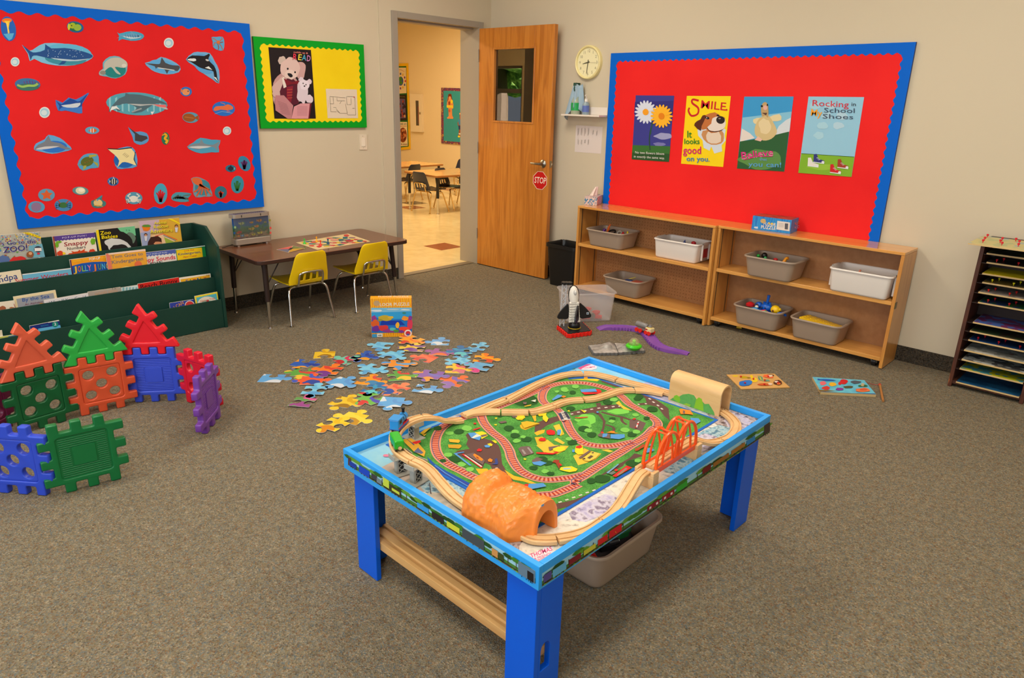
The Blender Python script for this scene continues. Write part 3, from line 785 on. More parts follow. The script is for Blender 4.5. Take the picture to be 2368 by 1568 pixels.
tag(a.build('bear_poster'),'poster of two pale teddy bears reading, on the yellow board','poster')
a=WA((560,60,4.6125))
a.slab([(892,670),(1222,678),(1236,984),(912,984)],0.0006,(222,206,184))
G_=(120,112,110)
for q in[((935,752),(1100,768)),((935,752),(945,915)),((945,915),(1005,915)),((935,830),(975,830)),((968,755),(976,830)),((1010,765),(1012,800)),((1012,800),(1095,800)),((1005,900),(1040,930)),((1040,932),(1120,932)),((1112,754),(1118,840)),((1118,840),(1160,840)),((1160,770),(1162,840)),((1112,754),(1200,756)),((1200,756),(1210,948)),((1125,950),(1210,950)),((1100,830),(1125,950)),((1175,880),(1208,880)),((1060,800),(1040,830)),((972,870),(1004,870)),((1000,880),(1040,928))]:
 a.line(list(q),3.5,G_,up= False)
a.ell(1193,760,6,6,(206,60,60),up= True);a.text('EVACUATION',(922,870),(918,790),5,(206,110,110))
tag(a.build('floor_plan_sheet'),'white paper floor plan pinned at the lower right of the yellow board','paper')
# light switch
s_=thing('light_switch',onx(839.5,347,XL),'cream rocker light switch on the wall below the yellow board','light switch')
a=Art((XL+0.0005,0,0),(1,0,0),(560,60,4.6125));cr_=mat((224,210,186),0.35)
a.slab([(1245,1158),(1324,1160),(1330,1320),(1250,1320)],0.006,cr_);a.build('cover_plate',s_,bevel=0.002)
a=Art((XL+0.0065,0,0),(1,0,0),(560,60,4.6125));a.slab([(1271,1194),(1308,1195),(1311,1285),(1276,1284)],0.004,mat((236,224,204),0.3));a.build('rocker',s_,bevel=0.001)
a=Art((XL+0.0065,0,0),(1,0,0),(560,60,4.6125));a.ell(1286,1176,4,4,(160,150,130));a.build('screw',s_)
a=Art((XL+0.0065,0,0),(1,0,0),(560,60,4.6125));a.ell(1292,1302,4,4,(160,150,130));a.build('screw',s_)
# ---- posters on the right board
YB_=YR-THB-0.0022
def FA(tr,base=0.0):return Art((0,YB_-base,0),(0,-1,0),tr)
PT=(1400,180,3.588)
a=FA(PT)
a.slab([(252,145),(571,148),(528,698),(219,676)],0.0008,(60,62,142))
a.poly([(246,200),(566,190),(560,300),(238,300)],(52,48,124));a.blob(480,485,75,26,(156,158,200),3);a.blob(450,550,50,14,(120,120,180),5)
a.poly([(226,558),(540,568),(528,698),(219,676)],(58,110,50));a.poly([(222,620),(534,630),(528,698),(219,676)],(44,84,44))
a.line([(362,345),(388,380),(372,450),(366,520),(372,600)],12,(40,72,60),smooth=3);a.line([(420,360),(388,392),(376,470)],9,(48,88,66),smooth=3)
for cx_,cy_,R_,c1,c2 in((337,284,92,(214,220,236),(240,160,40)),(470,318,92,(246,180,44),(226,130,24))):
 a.h+=a.step
 for k in range(18):
  t_=k*20;x_=cx_+math.cos(math.radians(t_))*R_*.6;y_=cy_+math.sin(math.radians(t_))*R_*.66
  a.ell(x_,y_,R_*.42,R_*.13,c1,rot=t_+3,n=10,up=(k%2==0))
 a.h+=a.step;a.ell(cx_,cy_,25,27,c2)
a.text('No two flowers bloom',(250,627),(494,640),20,(226,226,220),False);a.text('in exactly the same way.',(240,660),(498,676),20,(226,226,220),False)
tag(a.build('daisies_poster'),'poster of white and yellow daisies on violet sky','poster','posters on the far red board')
a=FA(PT)
a.slab([(676,150),(1041,152),(977,740),(628,712)],0.0008,(244,212,20))
RD=(198,30,40)
a.line([(775,190),(725,180),(722,210),(770,250),(765,300),(715,315),(690,275),(698,248)],17,RD,smooth=4)
a.text('MILE',(785,250),(1000,272),66,RD);a.ell(1006,266,8,8,RD)
a.poly([(765,430),(830,400),(960,400),(1000,430),(990,480),(998,520),(965,560),(970,610),(905,628),(880,570),(865,605),(815,580),(808,520),(770,480)],(206,216,226))
a.poly([(808,440),(960,430),(985,500),(960,545),(880,555),(815,510)],(196,140,90),smooth=2);a.poly([(850,450),(940,440),(960,530),(880,545),(840,510)],(222,204,184),smooth=2)
a.poly([(830,310),(910,286),(960,320),(992,330),(995,400),(960,440),(880,458),(835,425),(800,430),(800,350)],(190,112,58),smooth=2)
a.poly([(890,335),(950,320),(995,345),(994,410),(940,440),(880,440),(842,415),(880,380)],(226,214,204),smooth=2)
a.poly([(808,312),(838,318),(800,400),(792,440),(738,395),(760,360),(790,345)],(90,44,24),smooth=2);a.ell(957,350,36,32,(38,30,32),10);a.ell(848,333,17,11,BLK,15);a.ell(936,312,12,7,BLK,10);a.line([(845,412),(870,442),(930,446),(975,430)],5,BLK,smooth=3);a.ell(843,331,4,4,WHT);a.ell(950,338,10,5,(150,140,140))
GR=(40,130,44)
a.text('It',(678,495),(718,495),56,GR);a.text('looks',(655,548),(785,548),44,GR);a.text('good',(648,630),(800,630),62,(208,24,110));a.text('on you.',(674,690),(870,694),42,(40,120,190))
tag(a.build('dog_poster'),'yellow SMILE poster with a brown and white dog','poster','posters on the far red board')
a=FA(PT)
a.slab([(1153,156),(1562,155),(1484,778),(1092,752)],0.0008,(58,150,206))
a.poly([(1138,330),(1546,280),(1530,440),(1116,530)],(130,190,216));a.poly([(1132,420),(1200,460),(1240,500),(1118,530)],(222,212,204),smooth=1);a.poly([(1440,400),(1500,350),(1540,330),(1526,450),(1400,480)],(206,214,220))
a.poly([(1117,528),(1300,500),(1524,446),(1484,778),(1092,752)],(44,92,52));a.blob(1290,680,180,80,(90,140,70),3)
a.poly([(1228,345),(1290,330),(1300,370),(1240,382)],(222,206,160),smooth=2);a.poly([(1350,330),(1445,300),(1460,350),(1390,360)],(222,206,160),smooth=2)
a.poly([(1290,330),(1350,310),(1400,380),(1424,450),(1380,505),(1310,520),(1250,480),(1240,420),(1262,360)],(206,184,132),smooth=3);a.blob(1325,400,50,60,(222,204,160),5)
a.poly([(1294,235),(1325,200),(1352,230),(1352,330),(1330,312),(1300,320)],(186,156,106),smooth=2);a.ell(1300,235,9,9,BLK);a.ell(1346,225,6,9,BLK);a.ell(1328,248,17,20,(222,170,160));a.poly([(1300,290),(1345,290),(1335,312)],(90,60,46));a.poly([(1240,515),(1270,485),(1305,512),(1290,528)],(226,184,166),smooth=1)
for dx_s,c_ in((3,(236,236,214)),(0,(208,24,120))):a.text('Believe',(1128,672+dx_s),(1398,640+dx_s),56,c_)
a.line([(1150,680),(1260,652),(1390,650)],6,(208,24,120));a.text('that',(1282,684),(1342,688),22,(110,160,196));a.text('you can!',(1190,734),(1466,742),40,(90,158,206))
tag(a.build('duckling_poster'),'poster of a fluffy duckling on a green hill, blue sky','poster','posters on the far red board')
a=FA(PT)
a.slab([(1686,155),(2147,160),(2042,822),(1601,788)],0.0008,(146,196,220))
for k in range(7):a.blob(1740+(k*97)%260,230+(k*83)%330,44,30,(164+5*(k%3),206,222),k)
a.poly([(1628,626),(2068,654),(2042,822),(1601,788)],(126,176,44));a.blob(1800,740,120,24,(146,190,60),3);a.line([(1626,628),(2066,656)],4,(40,70,40))
a.text('Rocking',(1712,232),(2020,246),50,(210,44,60),False);a.text('in',(2040,234),(2082,236),34,(50,56,70),False);a.text('My',(1700,312),(1796,322),56,(240,160,40));a.text('School',(1812,288),(2076,292),40,(60,74,96),False);a.text('Shoes',(1800,336),(2062,344),38,(60,74,96),False)
for x_,y_,c_ in((1680,735,(226,222,214)),(1728,705,(52,56,120)),(1866,790,(200,30,40)),(1928,748,(160,60,40))):
 a.poly([(x_+4,y_-72),(x_+28,y_-74),(x_+42,y_-34),(x_+92,y_-16),(x_+90,y_+6),(x_,y_-6)],c_);a.line([(x_,y_-6),(x_+90,y_+6)],7,WHT);a.ell(x_+80,y_-6,12,9,WHT);[a.line([(x_+26+k*8,y_-40+k*8),(x_+42+k*8,y_-44+k*8)],3,WHT,up= False)for k in range(3)]
tag(a.build('shoes_poster'),'pale blue poster titled Rocking in My School Shoes, four sneakers on grass','poster','posters on the far red board')
# ================================================================ clock corner
CREAM=mat((236,222,160),0.35,coat=0.3)
cc=ony(1363.5,144.5,YR);cr_=0.131
clk=thing('wall_clock',(cc.x,YR,cc.z-cr_),'round cream wall clock reading half past eight, beside the open door','clock')
RY=Matrix.Translation((cc.x,YR-0.0005,cc.z))@Matrix.Rotation(math.pi/2,4,'X')
M().lathe([(0.05,0),(cr_,0),(cr_,0.012),(cr_*.985,0.028),(cr_*.93,0.034),(cr_*.87,0.030),(cr_*.84,0.016),(0.001,0.016)],CREAM,48,R=RY).build('rim',clk,smooth=35)
a=Art((0,YR-0.017,0),(0,-1,0),(1260,90,4.0205));k_=1/0.0041
def ck(ang,r):
 t_=math.radians(ang); return Vector((cc.x+math.sin(t_)*r,YR-0.017,cc.z+math.cos(t_)*r))
a.h+=a.step;a._face([ck(i*9,cr_*.845)for i in range(40)],(238,230,186))
DGR=(120,116,92)
def ctext(sx,ang,r,size,col):
 vs,fs,w=letters(sx,False);c_=ck(ang,r);s_c=size/0.7
 P3=[c_+Vector(((v[0]-w/2)*s_c,-0.0008,(v[1]-.35)*s_c))for v in vs];a.M.add(P3,fs,a.mt(col))
for i in range(1,13):ctext(str(i),i*30,cr_*.66,0.021,DGR)
for i in range(60):
 p=ck(i*6,cr_*.79);dlt=0.0016 if i%5 else 0.003
 a.M.add([p+Vector((-dlt/2,-.0008,-dlt/2)),p+Vector((dlt/2,-.0008,-dlt/2)),p+Vector((dlt/2,-.0008,dlt/2)),p+Vector((-dlt/2,-.0008,dlt/2))],[(0,1,2,3)],a.mt(DGR))
a.M.keepn= False ;a.build('dial',clk)
def hand(ang,L,w,back,name,col,dy):
 t_=math.radians(ang);dd=Vector((math.sin(t_),0,math.cos(t_)));nn=Vector((dd.z,0,-dd.x));c_=Vector((cc.x,YR-dy,cc.z));m=M()
 q=[c_-dd*back+nn*w,c_+dd*L+nn*w*.6,c_+dd*L-nn*w*.6,c_-dd*back-nn*w]
 m.hexa(q,[p+Vector((0,-0.001,0))for p in q],mat(col,.4));m.build(name,clk)
hand(258,.056,.0035,.015,'hour_hand',(40,46,36),.020);hand(186,.086,.0028,.02,'minute_hand',(40,46,36),.0225);hand(92,.085,.0008,.03,'second_hand',(120,110,80),.025)
# white wall shelf
zt=ony(1297,262,YR-0.12).z
p0,p1=ony(1297,262,YR-0.12),ony(1384,268,YR-0.12)
zs=(p0.z+p1.z)/2;WS=mat((226,216,204),0.4,'white_shelf_paint')
sh=thing('wall_shelf',(p0.x,YR,zs-0.014),'small white ledge shelf on the wall under the clock','shelf')
x1s=p1.x+.005
M().box((p0.x,YR-0.12,zs-0.014),(x1s,YR-0.0005,zs),WS).build('ledge',sh,bevel=0.002)
M().box((p0.x,YR-0.012,zs),(x1s,YR-0.0006,zs+0.06),WS).build('back_strip',sh,bevel=0.002)
# spray bottle + cloth
q_=ony(1331,257,YR-0.06);sb=thing('spray_bottle',(q_.x,q_.y,zs),'clear spray bottle with green label and trigger on the white ledge','bottle')
CLR=mat((214,222,200),0.12,'clear_plastic',trans=0.75,alpha=1.0)
M().lathe([(.001,0),(.038,0),(.04,.01),(.04,.085),(.034,.11),(.016,.15),(.012,.19),(.001,.19)],mat((206,214,186),0.25,'spray_liquid',trans=0.45),20,c=(q_.x,q_.y,zs)).build('bottle_body',sb,smooth=40)
m=M();DG=mat((20,70,50),.4);m.lathe([(.001,.19),(.015,.19),(.015,.205),(.008,.21),(.008,.225),(.001,.225)],DG,14,c=(q_.x,q_.y,zs))
m.box((q_.x-.012,q_.y-.03,zs+.222),(q_.x+.012,q_.y+.03,zs+.245),DG);m.tube([(q_.x,q_.y-.024,zs+.23),(q_.x+.006,q_.y-.04,zs+.2),(q_.x+.008,q_.y-.036,zs+.18)],.005,DG,8)
m.build('trigger',sb,smooth=40)
m=M();m.lathe([(.0408,.03),(.0412,.03),(.0412,.09),(.0408,.09)],mat((30,160,80),.4),20,c=(q_.x,q_.y,zs));m.build('bottle_label',sb,smooth=40)
rnd=random.Random(4);m=M();CL_=mat((160,184,200),.85,'blue_cloth');rows=[]
for i in range(9):
 t_=i/8;row=[]
 for j in range(15):
  u=j/14-.5
  drop=(.02+.15*abs(math.sin(j*1.1))*.6+(0.17 if u<-.1 else 0.12))*t_
  row.append((q_.x+u*(.09+.05*t_)-.055*t_*(1 if u<-.1 else .0),q_.y+.032*math.cos(j*1.9)*(.4+.6*t_)-.02*math.cos(u*6),zs+.232-drop+.01*math.sin(j)))
 rows.append(row)
m.loft(rows,CL_,cap= False,closed= False)
o=m.build('cleaning_cloth',smooth=180);sl=o.modifiers.new('thick','SOLIDIFY');sl.thickness=.002
tag(o,'pale blue cloth draped over the spray bottle','cloth')
# sanitizer
q2=ony(1354,259,YR-0.06);sz=thing('hand_sanitizer',(q2.x,q2.y,zs),'clear pump bottle of hand sanitizer beside the spray bottle','bottle')
M().lathe([(.001,0),(.026,0),(.028,.008),(.028,.08),(.022,.095),(.011,.1),(.001,.1)],mat((196,220,232),.1,'sanitizer_gel',trans=0.6),18,c=(q2.x,q2.y,zs),sx=1.0).build('bottle_body',sz,smooth=40)
m=M();wp=mat((236,230,220),.35);m.lathe([(.001,.1),(.013,.1),(.013,.122),(.005,.126),(.004,.15),(.001,.15)],wp,14,c=(q2.x,q2.y,zs));m.tube([(q2.x-.004,q2.y,zs+.152),(q2.x+.01,q2.y-.02,zs+.152),(q2.x+.014,q2.y-.034,zs+.146)],.005,wp,8);m.build('pump',sz,smooth=40)
m=M();m.lathe([(.0285,.02),(.0288,.02),(.0288,.07),(.0285,.07)],mat((90,110,180),.4),18,c=(q2.x,q2.y,zs));m.build('bottle_label',sz,smooth=40)
# notice sheet
a=Art((0,YR-.0005,0),(0,-1,0),(1260,90,4.0205))
a.slab([(290,802),(538,818),(522,1068),(277,1050)],.0006,(220,208,202))
rnd=random.Random(9)
for cx0 in(310,340,372,404,448,482):
 for y0 in((826,905),(930,985))if cx0<420 else((846,905),):
  for k in range(2):a.line([(cx0+k*7,y0[0]+rnd.uniform(0,14)),(cx0-4+k*7,y0[1]-rnd.uniform(0,20))],3.2,(150,142,142),up= False)
tag(a.build('notice_sheet'),'white handwritten paper notice taped under the ledge','paper')
# trash bin
tb=thing('trash_bin',(-3.85,4.68,0),'black plastic waste bin with bag, between door and shelves','trash bin')
BLKP=mat((20,19,18),0.45,'black_plastic')
A0,A1,Hb=onz(1262,656),ony(1262,560,4.62),0.0
def rr3(cx,cy,w,d,r,z,n=4):return[(x,y,z)for x,y in rrect(cx-w/2,cy-d/2,cx+w/2,cy+d/2,r,n)]
ht=ony(1262,560,4.60).z
m=M();cx,cy=-3.80,4.70
m.loft([rr3(cx,cy,.26,.19,.03,0.001),rr3(cx,cy,.33,.23,.04,ht-.03),rr3(cx,cy,.35,.25,.04,ht-.028),rr3(cx,cy,.35,.25,.04,ht),rr3(cx,cy,.33,.23,.035,ht),rr3(cx,cy,.25,.18,.03,0.02)],BLKP)
m.build('bin_body',tb,smooth=40)
m=M();rnd=random.Random(3);r0,r1,r2=[],[],[]
for i,(x,y,z)in enumerate(rr3(cx,cy,.325,.225,.035,ht,8)):
 w_=math.sin(i*1.7)*.008
 r0.append((x,y,ht+.004+w_*.3));r1.append((cx+(x-cx)*.93,cy+(y-cy)*.9,ht-.05+w_));r2.append((cx+(x-cx)*.8,cy+(y-cy)*.8,ht-.22+2*w_))
m.loft([r0,r1,r2],mat((28,26,24),.22,'bag_plastic'),cap= False);m.build('bin_bag',tb,smooth=180)
# ================================================================ shelf units
MAP=m_wood('maple_veneer',[(0.25,(196,134,62)),(0.5,(218,158,82)),(0.75,(206,142,70))],(1.2,14,14),0.32,nscale=1.5,coat=0.2,dist=0.6)
MAPV=m_wood('maple_side',[(0.25,(190,124,56)),(0.5,(210,148,72)),(0.75,(198,134,62))],(14,14,1.2),0.3,nscale=1.5,coat=0.25,dist=0.6)
TOPM=m_wood('maple_top',[(0.25,(206,140,66)),(0.5,(222,158,82)),(0.75,(210,146,72))],(1.0,12,12),0.16,nscale=1.5,coat=0.35,dist=0.6)
HARD=m_noise('hardboard',[(0.3,(160,110,66)),(0.7,(172,122,76))],30,0.5)
HOLE=mat((108,70,42),0.9)
STRIP=mat((120,112,96),0.35,metal=0.9)
CASTW=mat((24,24,26),0.4);CASTM=mat((190,190,186),0.3,metal=0.9)
ZT,ZM,ZB=0.736,0.432,0.072
def unit(x0,x1,yf,yb,label,peg,hinge= None):
 u=thing('shelf_unit',((x0+x1)/2,(yf+yb)/2,0),label,'shelf unit',group='low wooden shelf units')
 t_=.02
 M().box((x0,yf-.002,ZT-.018),(x1,yb,ZT),TOPM).build('top',u,bevel=.003)
 for nm,a_,b_ in(('side_panel',x0,x0+t_),('side_panel',x1-t_,x1)):
  M().box((a_,yf,.004),(b_,yb,ZT-.0185),MAPV).build(nm,u,bevel=.002)
 for z in(ZM,ZB):M().box((x0+t_+.001,yf+.004,z-.024),(x1-t_-.001,yb-.012,z),MAP).build('shelf',u,bevel=.002)
 m=M();m.box((x0+t_,yb-.011,ZB-.02),(x1-t_,yb-.001,ZT-.019),HARD)
 if peg:
  for i in range(int((x1-x0-.08)/.0254)):
   for j in range(25):
    x,z=x0+.045+i*.0254,ZB+.03+j*.0254
    if ZM-.03<z<ZM+.006:continue
    r=.0028;m.add([(x-r,yb-.0113,z-r),(x+r,yb-.0113,z-r),(x+r,yb-.0113,z+r),(x-r,yb-.0113,z+r)],[(0,1,2,3)],HOLE)
 m.build('back_panel',u)
 for x in(x0+t_,x1-t_-.002):
  for y in(yf+.035,yb-.05):
   M().box((x,y,ZB),(x+.002,y+.008,ZT-.02),STRIP).build('shelf_standard',u)
 for x in(x0+.06,x1-.06):
  for y in(yf+.045,yb-.05):
   m=M();m.hexa([(x-.016,y-.012,.02),(x+.016,y-.012,.02),(x+.016,y+.012,.02),(x-.016,y+.012,.02)],[(x-.02,y-.022,ZB-.026),(x+.02,y-.022,ZB-.026),(x+.02,y+.022,ZB-.026),(x-.02,y+.022,ZB-.026)],CASTM);cf=m.build('caster_fork',u);M().tube([(x-.012,y,.027),(x+.012,y,.027)],.027,CASTW,18).build('caster_wheel',cf,smooth=40)
 if hinge:M().box((x1-.001,yf+.0,.39),(x1+.003,yf+.035,.43),mat((110,96,60),.4,metal=.8)).build('latch_plate',u)
 return u
unit(-3.585,-2.352,4.525,4.808,'low wooden shelf unit with pegboard back, nearer the door',True)
unit(-2.349,-1.14,4.558,4.808,'low wooden shelf unit with plain brown back, nearer the puzzle rack',False,True)
# ---- tubs
TAUPE=mat((160,140,122),0.42,'taupe_plastic');WHITEP=mat((226,218,210),0.35,'white_plastic')
def tub(name,mtx,L,D,H,m_,label,group,taper=.88,r=.045,lip=.012,handles= False):
 t_=thing(name,mtx.translation,label,'bin',group=group);t_.matrix_basis=mtx
 def rg(w,d,rr,z):return[(x,y,z)for x,y in rrect(-w/2,-d/2,w/2,d/2,rr,5)]
 w,d_=L-2*lip,D-2*lip
 m=M();m.loft([rg(w*taper-.02,d_*taper-.02,r*.7,0),rg(w*taper-.006,d_*taper-.006,r*.8,.004),rg(w*taper,d_*taper,r*.85,.014),rg(w,d_,r,H-.012),rg(L,D,r+lip,H-.010),rg(L,D,r+lip,H-.003),rg(L-.006,D-.006,r+lip-.003,H),rg(w-.004,d_-.004,r-.002,H-.003),rg(w*taper-.008,d_*taper-.008,r*.8,.012),rg(w*taper-.03,d_*taper-.03,r*.6,.006)],m_)
 o=m.build('tub_body',t_,smooth=50,world= False)
 if handles:
  for sx_ in(-1,1):
   m=M();x=sx_*(w/2*(taper+1)/2+.006)
   for y in(-.055,.045):m.box((min(x,x+sx_*.014),y,.02),(max(x,x+sx_*.014),y+.01,H+.004),m_)
   m.box((min(x,x+sx_*.014),-.055,H-.012),(max(x,x+sx_*.014),.055,H+.004),m_)
   m.build('handle',t_,world= False,bevel=.002)
   if sx_==1:M().box((x-.001,-.04,.035),(x+.001,.04,.1),mat((176,40,46),.5)).build('sticker',t_,world= False)
 return t_
G1='plastic bins on the wooden shelves'
def tubw(x0,x1,y0,y1,z,H,m_,label,**k):
 return tub('storage_bin',T((x0+x1)/2,(y0+y1)/2,z+.001),x1-x0,y1-y0,H,m_,label,G1,**k)
yb1=4.797
tubw(-3.495,-3.115,4.50,4.785,ZM,.135,TAUPE,'taupe bin of small toys, upper left of the pegboard shelf unit')
tubw(-2.865,-2.48,4.54,4.79,ZM,.145,WHITEP,'white handled bin with a red sticker, upper right of the pegboard unit',taper=.93,r=.025,lip=.008,handles= True)
tubw(-3.30,-2.93,4.505,4.79,ZB,.14,TAUPE,'taupe bin alone on the bottom shelf of the pegboard unit')
tubw(-2.125,-1.755,4.50,4.785,ZM,.14,TAUPE,'taupe bin on the upper shelf of the plain backed unit')
tubw(-1.555,-1.175,4.535,4.79,ZM,.15,WHITEP,'white bin at the right end of the upper shelf',taper=.93,r=.025,lip=.008,handles= True)
tubw(-2.165,-1.81,4.52,4.79,ZB,.14,TAUPE,'taupe bin full of blue building toys on the bottom shelf')
tubw(-1.755,-1.41,4.52,4.79,ZB,.14,TAUPE,'taupe bin with a yellow plastic board inside, bottom shelf')
# loose things inside the bins
P_= lambda c:mat(c,.3,coat=.2)
def ring(c,R_,r,m_,tilt=0,n=20):
 Rt=Matrix.Rotation(tilt,3,'X'); return[Vector(c)+Rt@Vector((math.cos(2*math.pi*k/n)*R_,math.sin(2*math.pi*k/n)*R_,0))for k in range(n+1)]
def one(m,name,label,cat,group= None,smooth=40):return tag(m.build(name,smooth=smooth),label,cat,group)
GB='small toys in the shelf bins'
z0=ZM+.085
one(M().tube([(-3.40,4.70,z0),(-3.39,4.70,z0+.05),(-3.375,4.70,z0+.075)],[.012,.01,.004],P_((240,110,40))),'toy_cone','orange pointed toy in the upper left bin','toy',GB)
one(M().tube([(-3.43,4.68,z0),(-3.42,4.69,z0+.035)],.012,P_((110,50,150))),'toy_peg','purple toy peg beside the orange pointed toy','toy',GB)
one(M().tube(ring((-3.34,4.68,z0+.02),.028,.006,None,.5),.007,P_((24,24,26)),8,cap= False),'toy_coil','black coiled ring toy in the upper left bin','toy',GB)
one(M().tube(ring((-3.275,4.69,z0+.02),.018,.006,None,.9),.004,P_((206,204,196)),8,cap= False),'toy_ring','clear ring toy in the middle of the upper left bin','toy',GB)
one(M().lathe([(.001,0),(.014,.0),(.016,.012),(.006,.03),(.001,.034)],P_((206,30,40)),14,c=(-3.225,4.67,z0+.005)),'toy_peg','red toy peg between the clear ring and yellow spinning top','toy',GB)
one(M().lathe([(.001,0),(.006,.002),(.02,.01),(.008,.016),(.005,.045),(.001,.047)],P_((238,208,20)),14,c=(-3.175,4.66,z0+.005)),'toy_spinning_top','yellow spinning top at the right of the upper left bin','toy',GB)
m=M().ball((-3.31,4.65,ZM+.06),(.13,.085,.035),P_((60,50,60)),12,6);tag(m.build('toy_heap',smooth=180),'heap of small dark plastic toys filling the upper left bin','toys',kind='stuff')
one(M().box((-3.08,4.62,ZB+.095),(-2.99,4.70,ZB+.11),P_((190,74,60)),Matrix.Rotation(0,4,'Z')),'toy_block','red flat block in the bottom left bin','toy',GB)
one(M().ball((-3.12,4.66,ZB+.1),(.045,.02,.015),P_((40,60,110))),'toy_car','dark blue toy in the bottom left bin','toy',GB)
one(M().tube([(-3.16,4.66,ZB+.1),(-3.09,4.70,ZB+.13)],.004,P_((206,190,70))),'toy_stick','thin yellow stick leaning in the bottom left bin','toy',GB)
m=M().ball((-3.115,4.65,ZB+.06),(.13,.085,.035),P_((70,56,60)),12,6);tag(m.build('toy_heap',smooth=180),'heap of dark toys at the bottom of the pegboard unit bin','toys',kind='stuff')
one(M().ball((-2.05,4.70,ZM+.12),.021,P_((22,22,24))),'toy_ball','black ball in the upper bin of the plain backed unit','ball',GB)
one(M().ball((-2.085,4.68,ZM+.115),.012,P_((40,170,60))),'toy_ball','green ball left of the black ball','ball',GB)
one(M().ball((-2.025,4.66,ZM+.112),.011,P_((50,160,90))),'toy_ball','green ball right of the black ball','ball',GB)
one(M().ball((-1.96,4.68,ZM+.11),(.016,.014,.01),P_((200,34,40))),'toy_piece','red toy piece in the middle of the upper bin','toy',GB)
one(M().tube([(-1.895,4.66,ZM+.10),(-1.885,4.67,ZM+.13),(-1.87,4.67,ZM+.135)],[.012,.01,.012],P_((236,150,20))),'toy_figure','small orange and yellow toy figure standing in the upper bin','toy',GB)
m=M().ball((-1.94,4.64,ZM+.07),(.13,.085,.04),P_((90,96,60)),12,6);tag(m.build('toy_heap',smooth=180),'heap of green and dark toys in the upper bin of the plain unit','toys',kind='stuff')
one(M().tube([(-1.41,4.66,ZM+.11),(-1.40,4.66,ZM+.14)],.006,P_((224,140,110))),'toy_stick','salmon coloured stick poking up in the right white bin','toy',GB)
m=M().ball((-1.365,4.66,ZM+.06),(.12,.08,.04),P_((206,190,180)),12,6);tag(m.build('toy_heap',smooth=180),'pale heap of toys low in the right white bin','toys',kind='stuff')
one(M().ball((-2.60,4.69,ZM+.125),(.02,.015,.014),P_((200,40,50))),'toy_piece','red toy piece at the right of the left white bin','toy',GB)
one(M().tube([(-2.69,4.71,ZM+.11),(-2.685,4.71,ZM+.135)],[.012,.002],P_((40,60,140))),'toy_cone','blue pointed toy in the left white bin','toy',GB)
m=M().ball((-2.675,4.66,ZM+.065),(.13,.08,.045),P_((110,100,120)),12,6);tag(m.build('toy_heap',smooth=180),'heap of mixed toys low in the left white bin','toys',kind='stuff')
# blue building toys
BT=P_((20,96,200));zb_=ZB+.12
m=M();c_=Vector((-1.965,4.66,zb_+.012));m.ball(c_,(.042,.032,.028),BT)
for dx_b,dy_b in((-.02,0),(.0,-.01),(.022,.0),(.01,.015)):m.tube([c_+Vector((dx_b,dy_b,.02)),c_+Vector((dx_b,dy_b,.036))],.008,BT,10)
m.tube([c_+Vector((-.005,.008,.02)),c_+Vector((0,.01,.07))],[.010,.009],BT,10);m.tube([c_+Vector((0,.01,.07)),c_+Vector((0,.01,.085))],.011,BT,10)
for dx_b in(-.022,.004):m.ball(c_+Vector((dx_b,-.029,.0)),(.008,.004,.008),P_((12,50,110)),8,5)
one(m,'toy_connector','blue plastic connector toy with an upright post','toy',GB)
m=M();c_=Vector((-2.03,4.68,zb_+.012));m.ball(c_,(.026,.022,.022),BT);m.ball(c_+Vector((-.004,-.02,.0)),(.01,.006,.011),P_((24,24,30)),8,5);one(m,'toy_connector','round blue connector left of the upright post toy','toy',GB)
one(M().ball((-2.03,4.645,zb_+.004),(.014,.01,.01),P_((230,220,200)),10,6),'toy_piece','small white toy piece among the blue connectors','toy',GB)
one(M().lathe([(.001,0),(.03,.004),(.03,.02),(.012,.032),(.001,.034)],P_((206,34,40)),16,c=(-2.09,4.67,zb_-.01)),'toy_dome','red dome toy at the left of the blue toy bin','toy',GB)
m=M();c_=Vector((-1.895,4.645,zb_+.012));m.ball(c_,(.033,.03,.031),P_((244,198,20)));m.ball(c_+Vector((-.004,-.027,-.004)),(.008,.004,.009),P_((120,60,10)),8,5);m.tube([c_+Vector((.025,0,.006)),c_+Vector((.038,0,.008))],.01,P_((244,198,20)),10);one(m,'toy_lemon','yellow lemon shaped toy with holes, right of the blue toys','toy',GB)
for i,(x,y,c,lb)in enumerate([(-2.02,4.60,(30,140,210),'light blue flat connector by the front rim of the bottom bin'),(-1.95,4.595,(214,40,60),'red flat connector in front of the blue toys'),(-1.84,4.63,(24,90,190),'dark blue connector right of the yellow lemon'),(-1.935,4.575,(60,180,60),'green tiny connector beside the red flat one')]):
 one(M().tube([(x-.03,y,zb_-.008),(x,y+.01,zb_-.002),(x+.03,y,zb_-.008)],[.008,.011,.008],P_(c),10),'toy_connector',lb,'toy',GB)
m=M().ball((-1.985,4.655,ZB+.075),(.125,.08,.04),P_((24,84,170)),12,6);tag(m.build('toy_heap',smooth=180),'heap of blue connector toys filling the bottom bin','toys',kind='stuff')
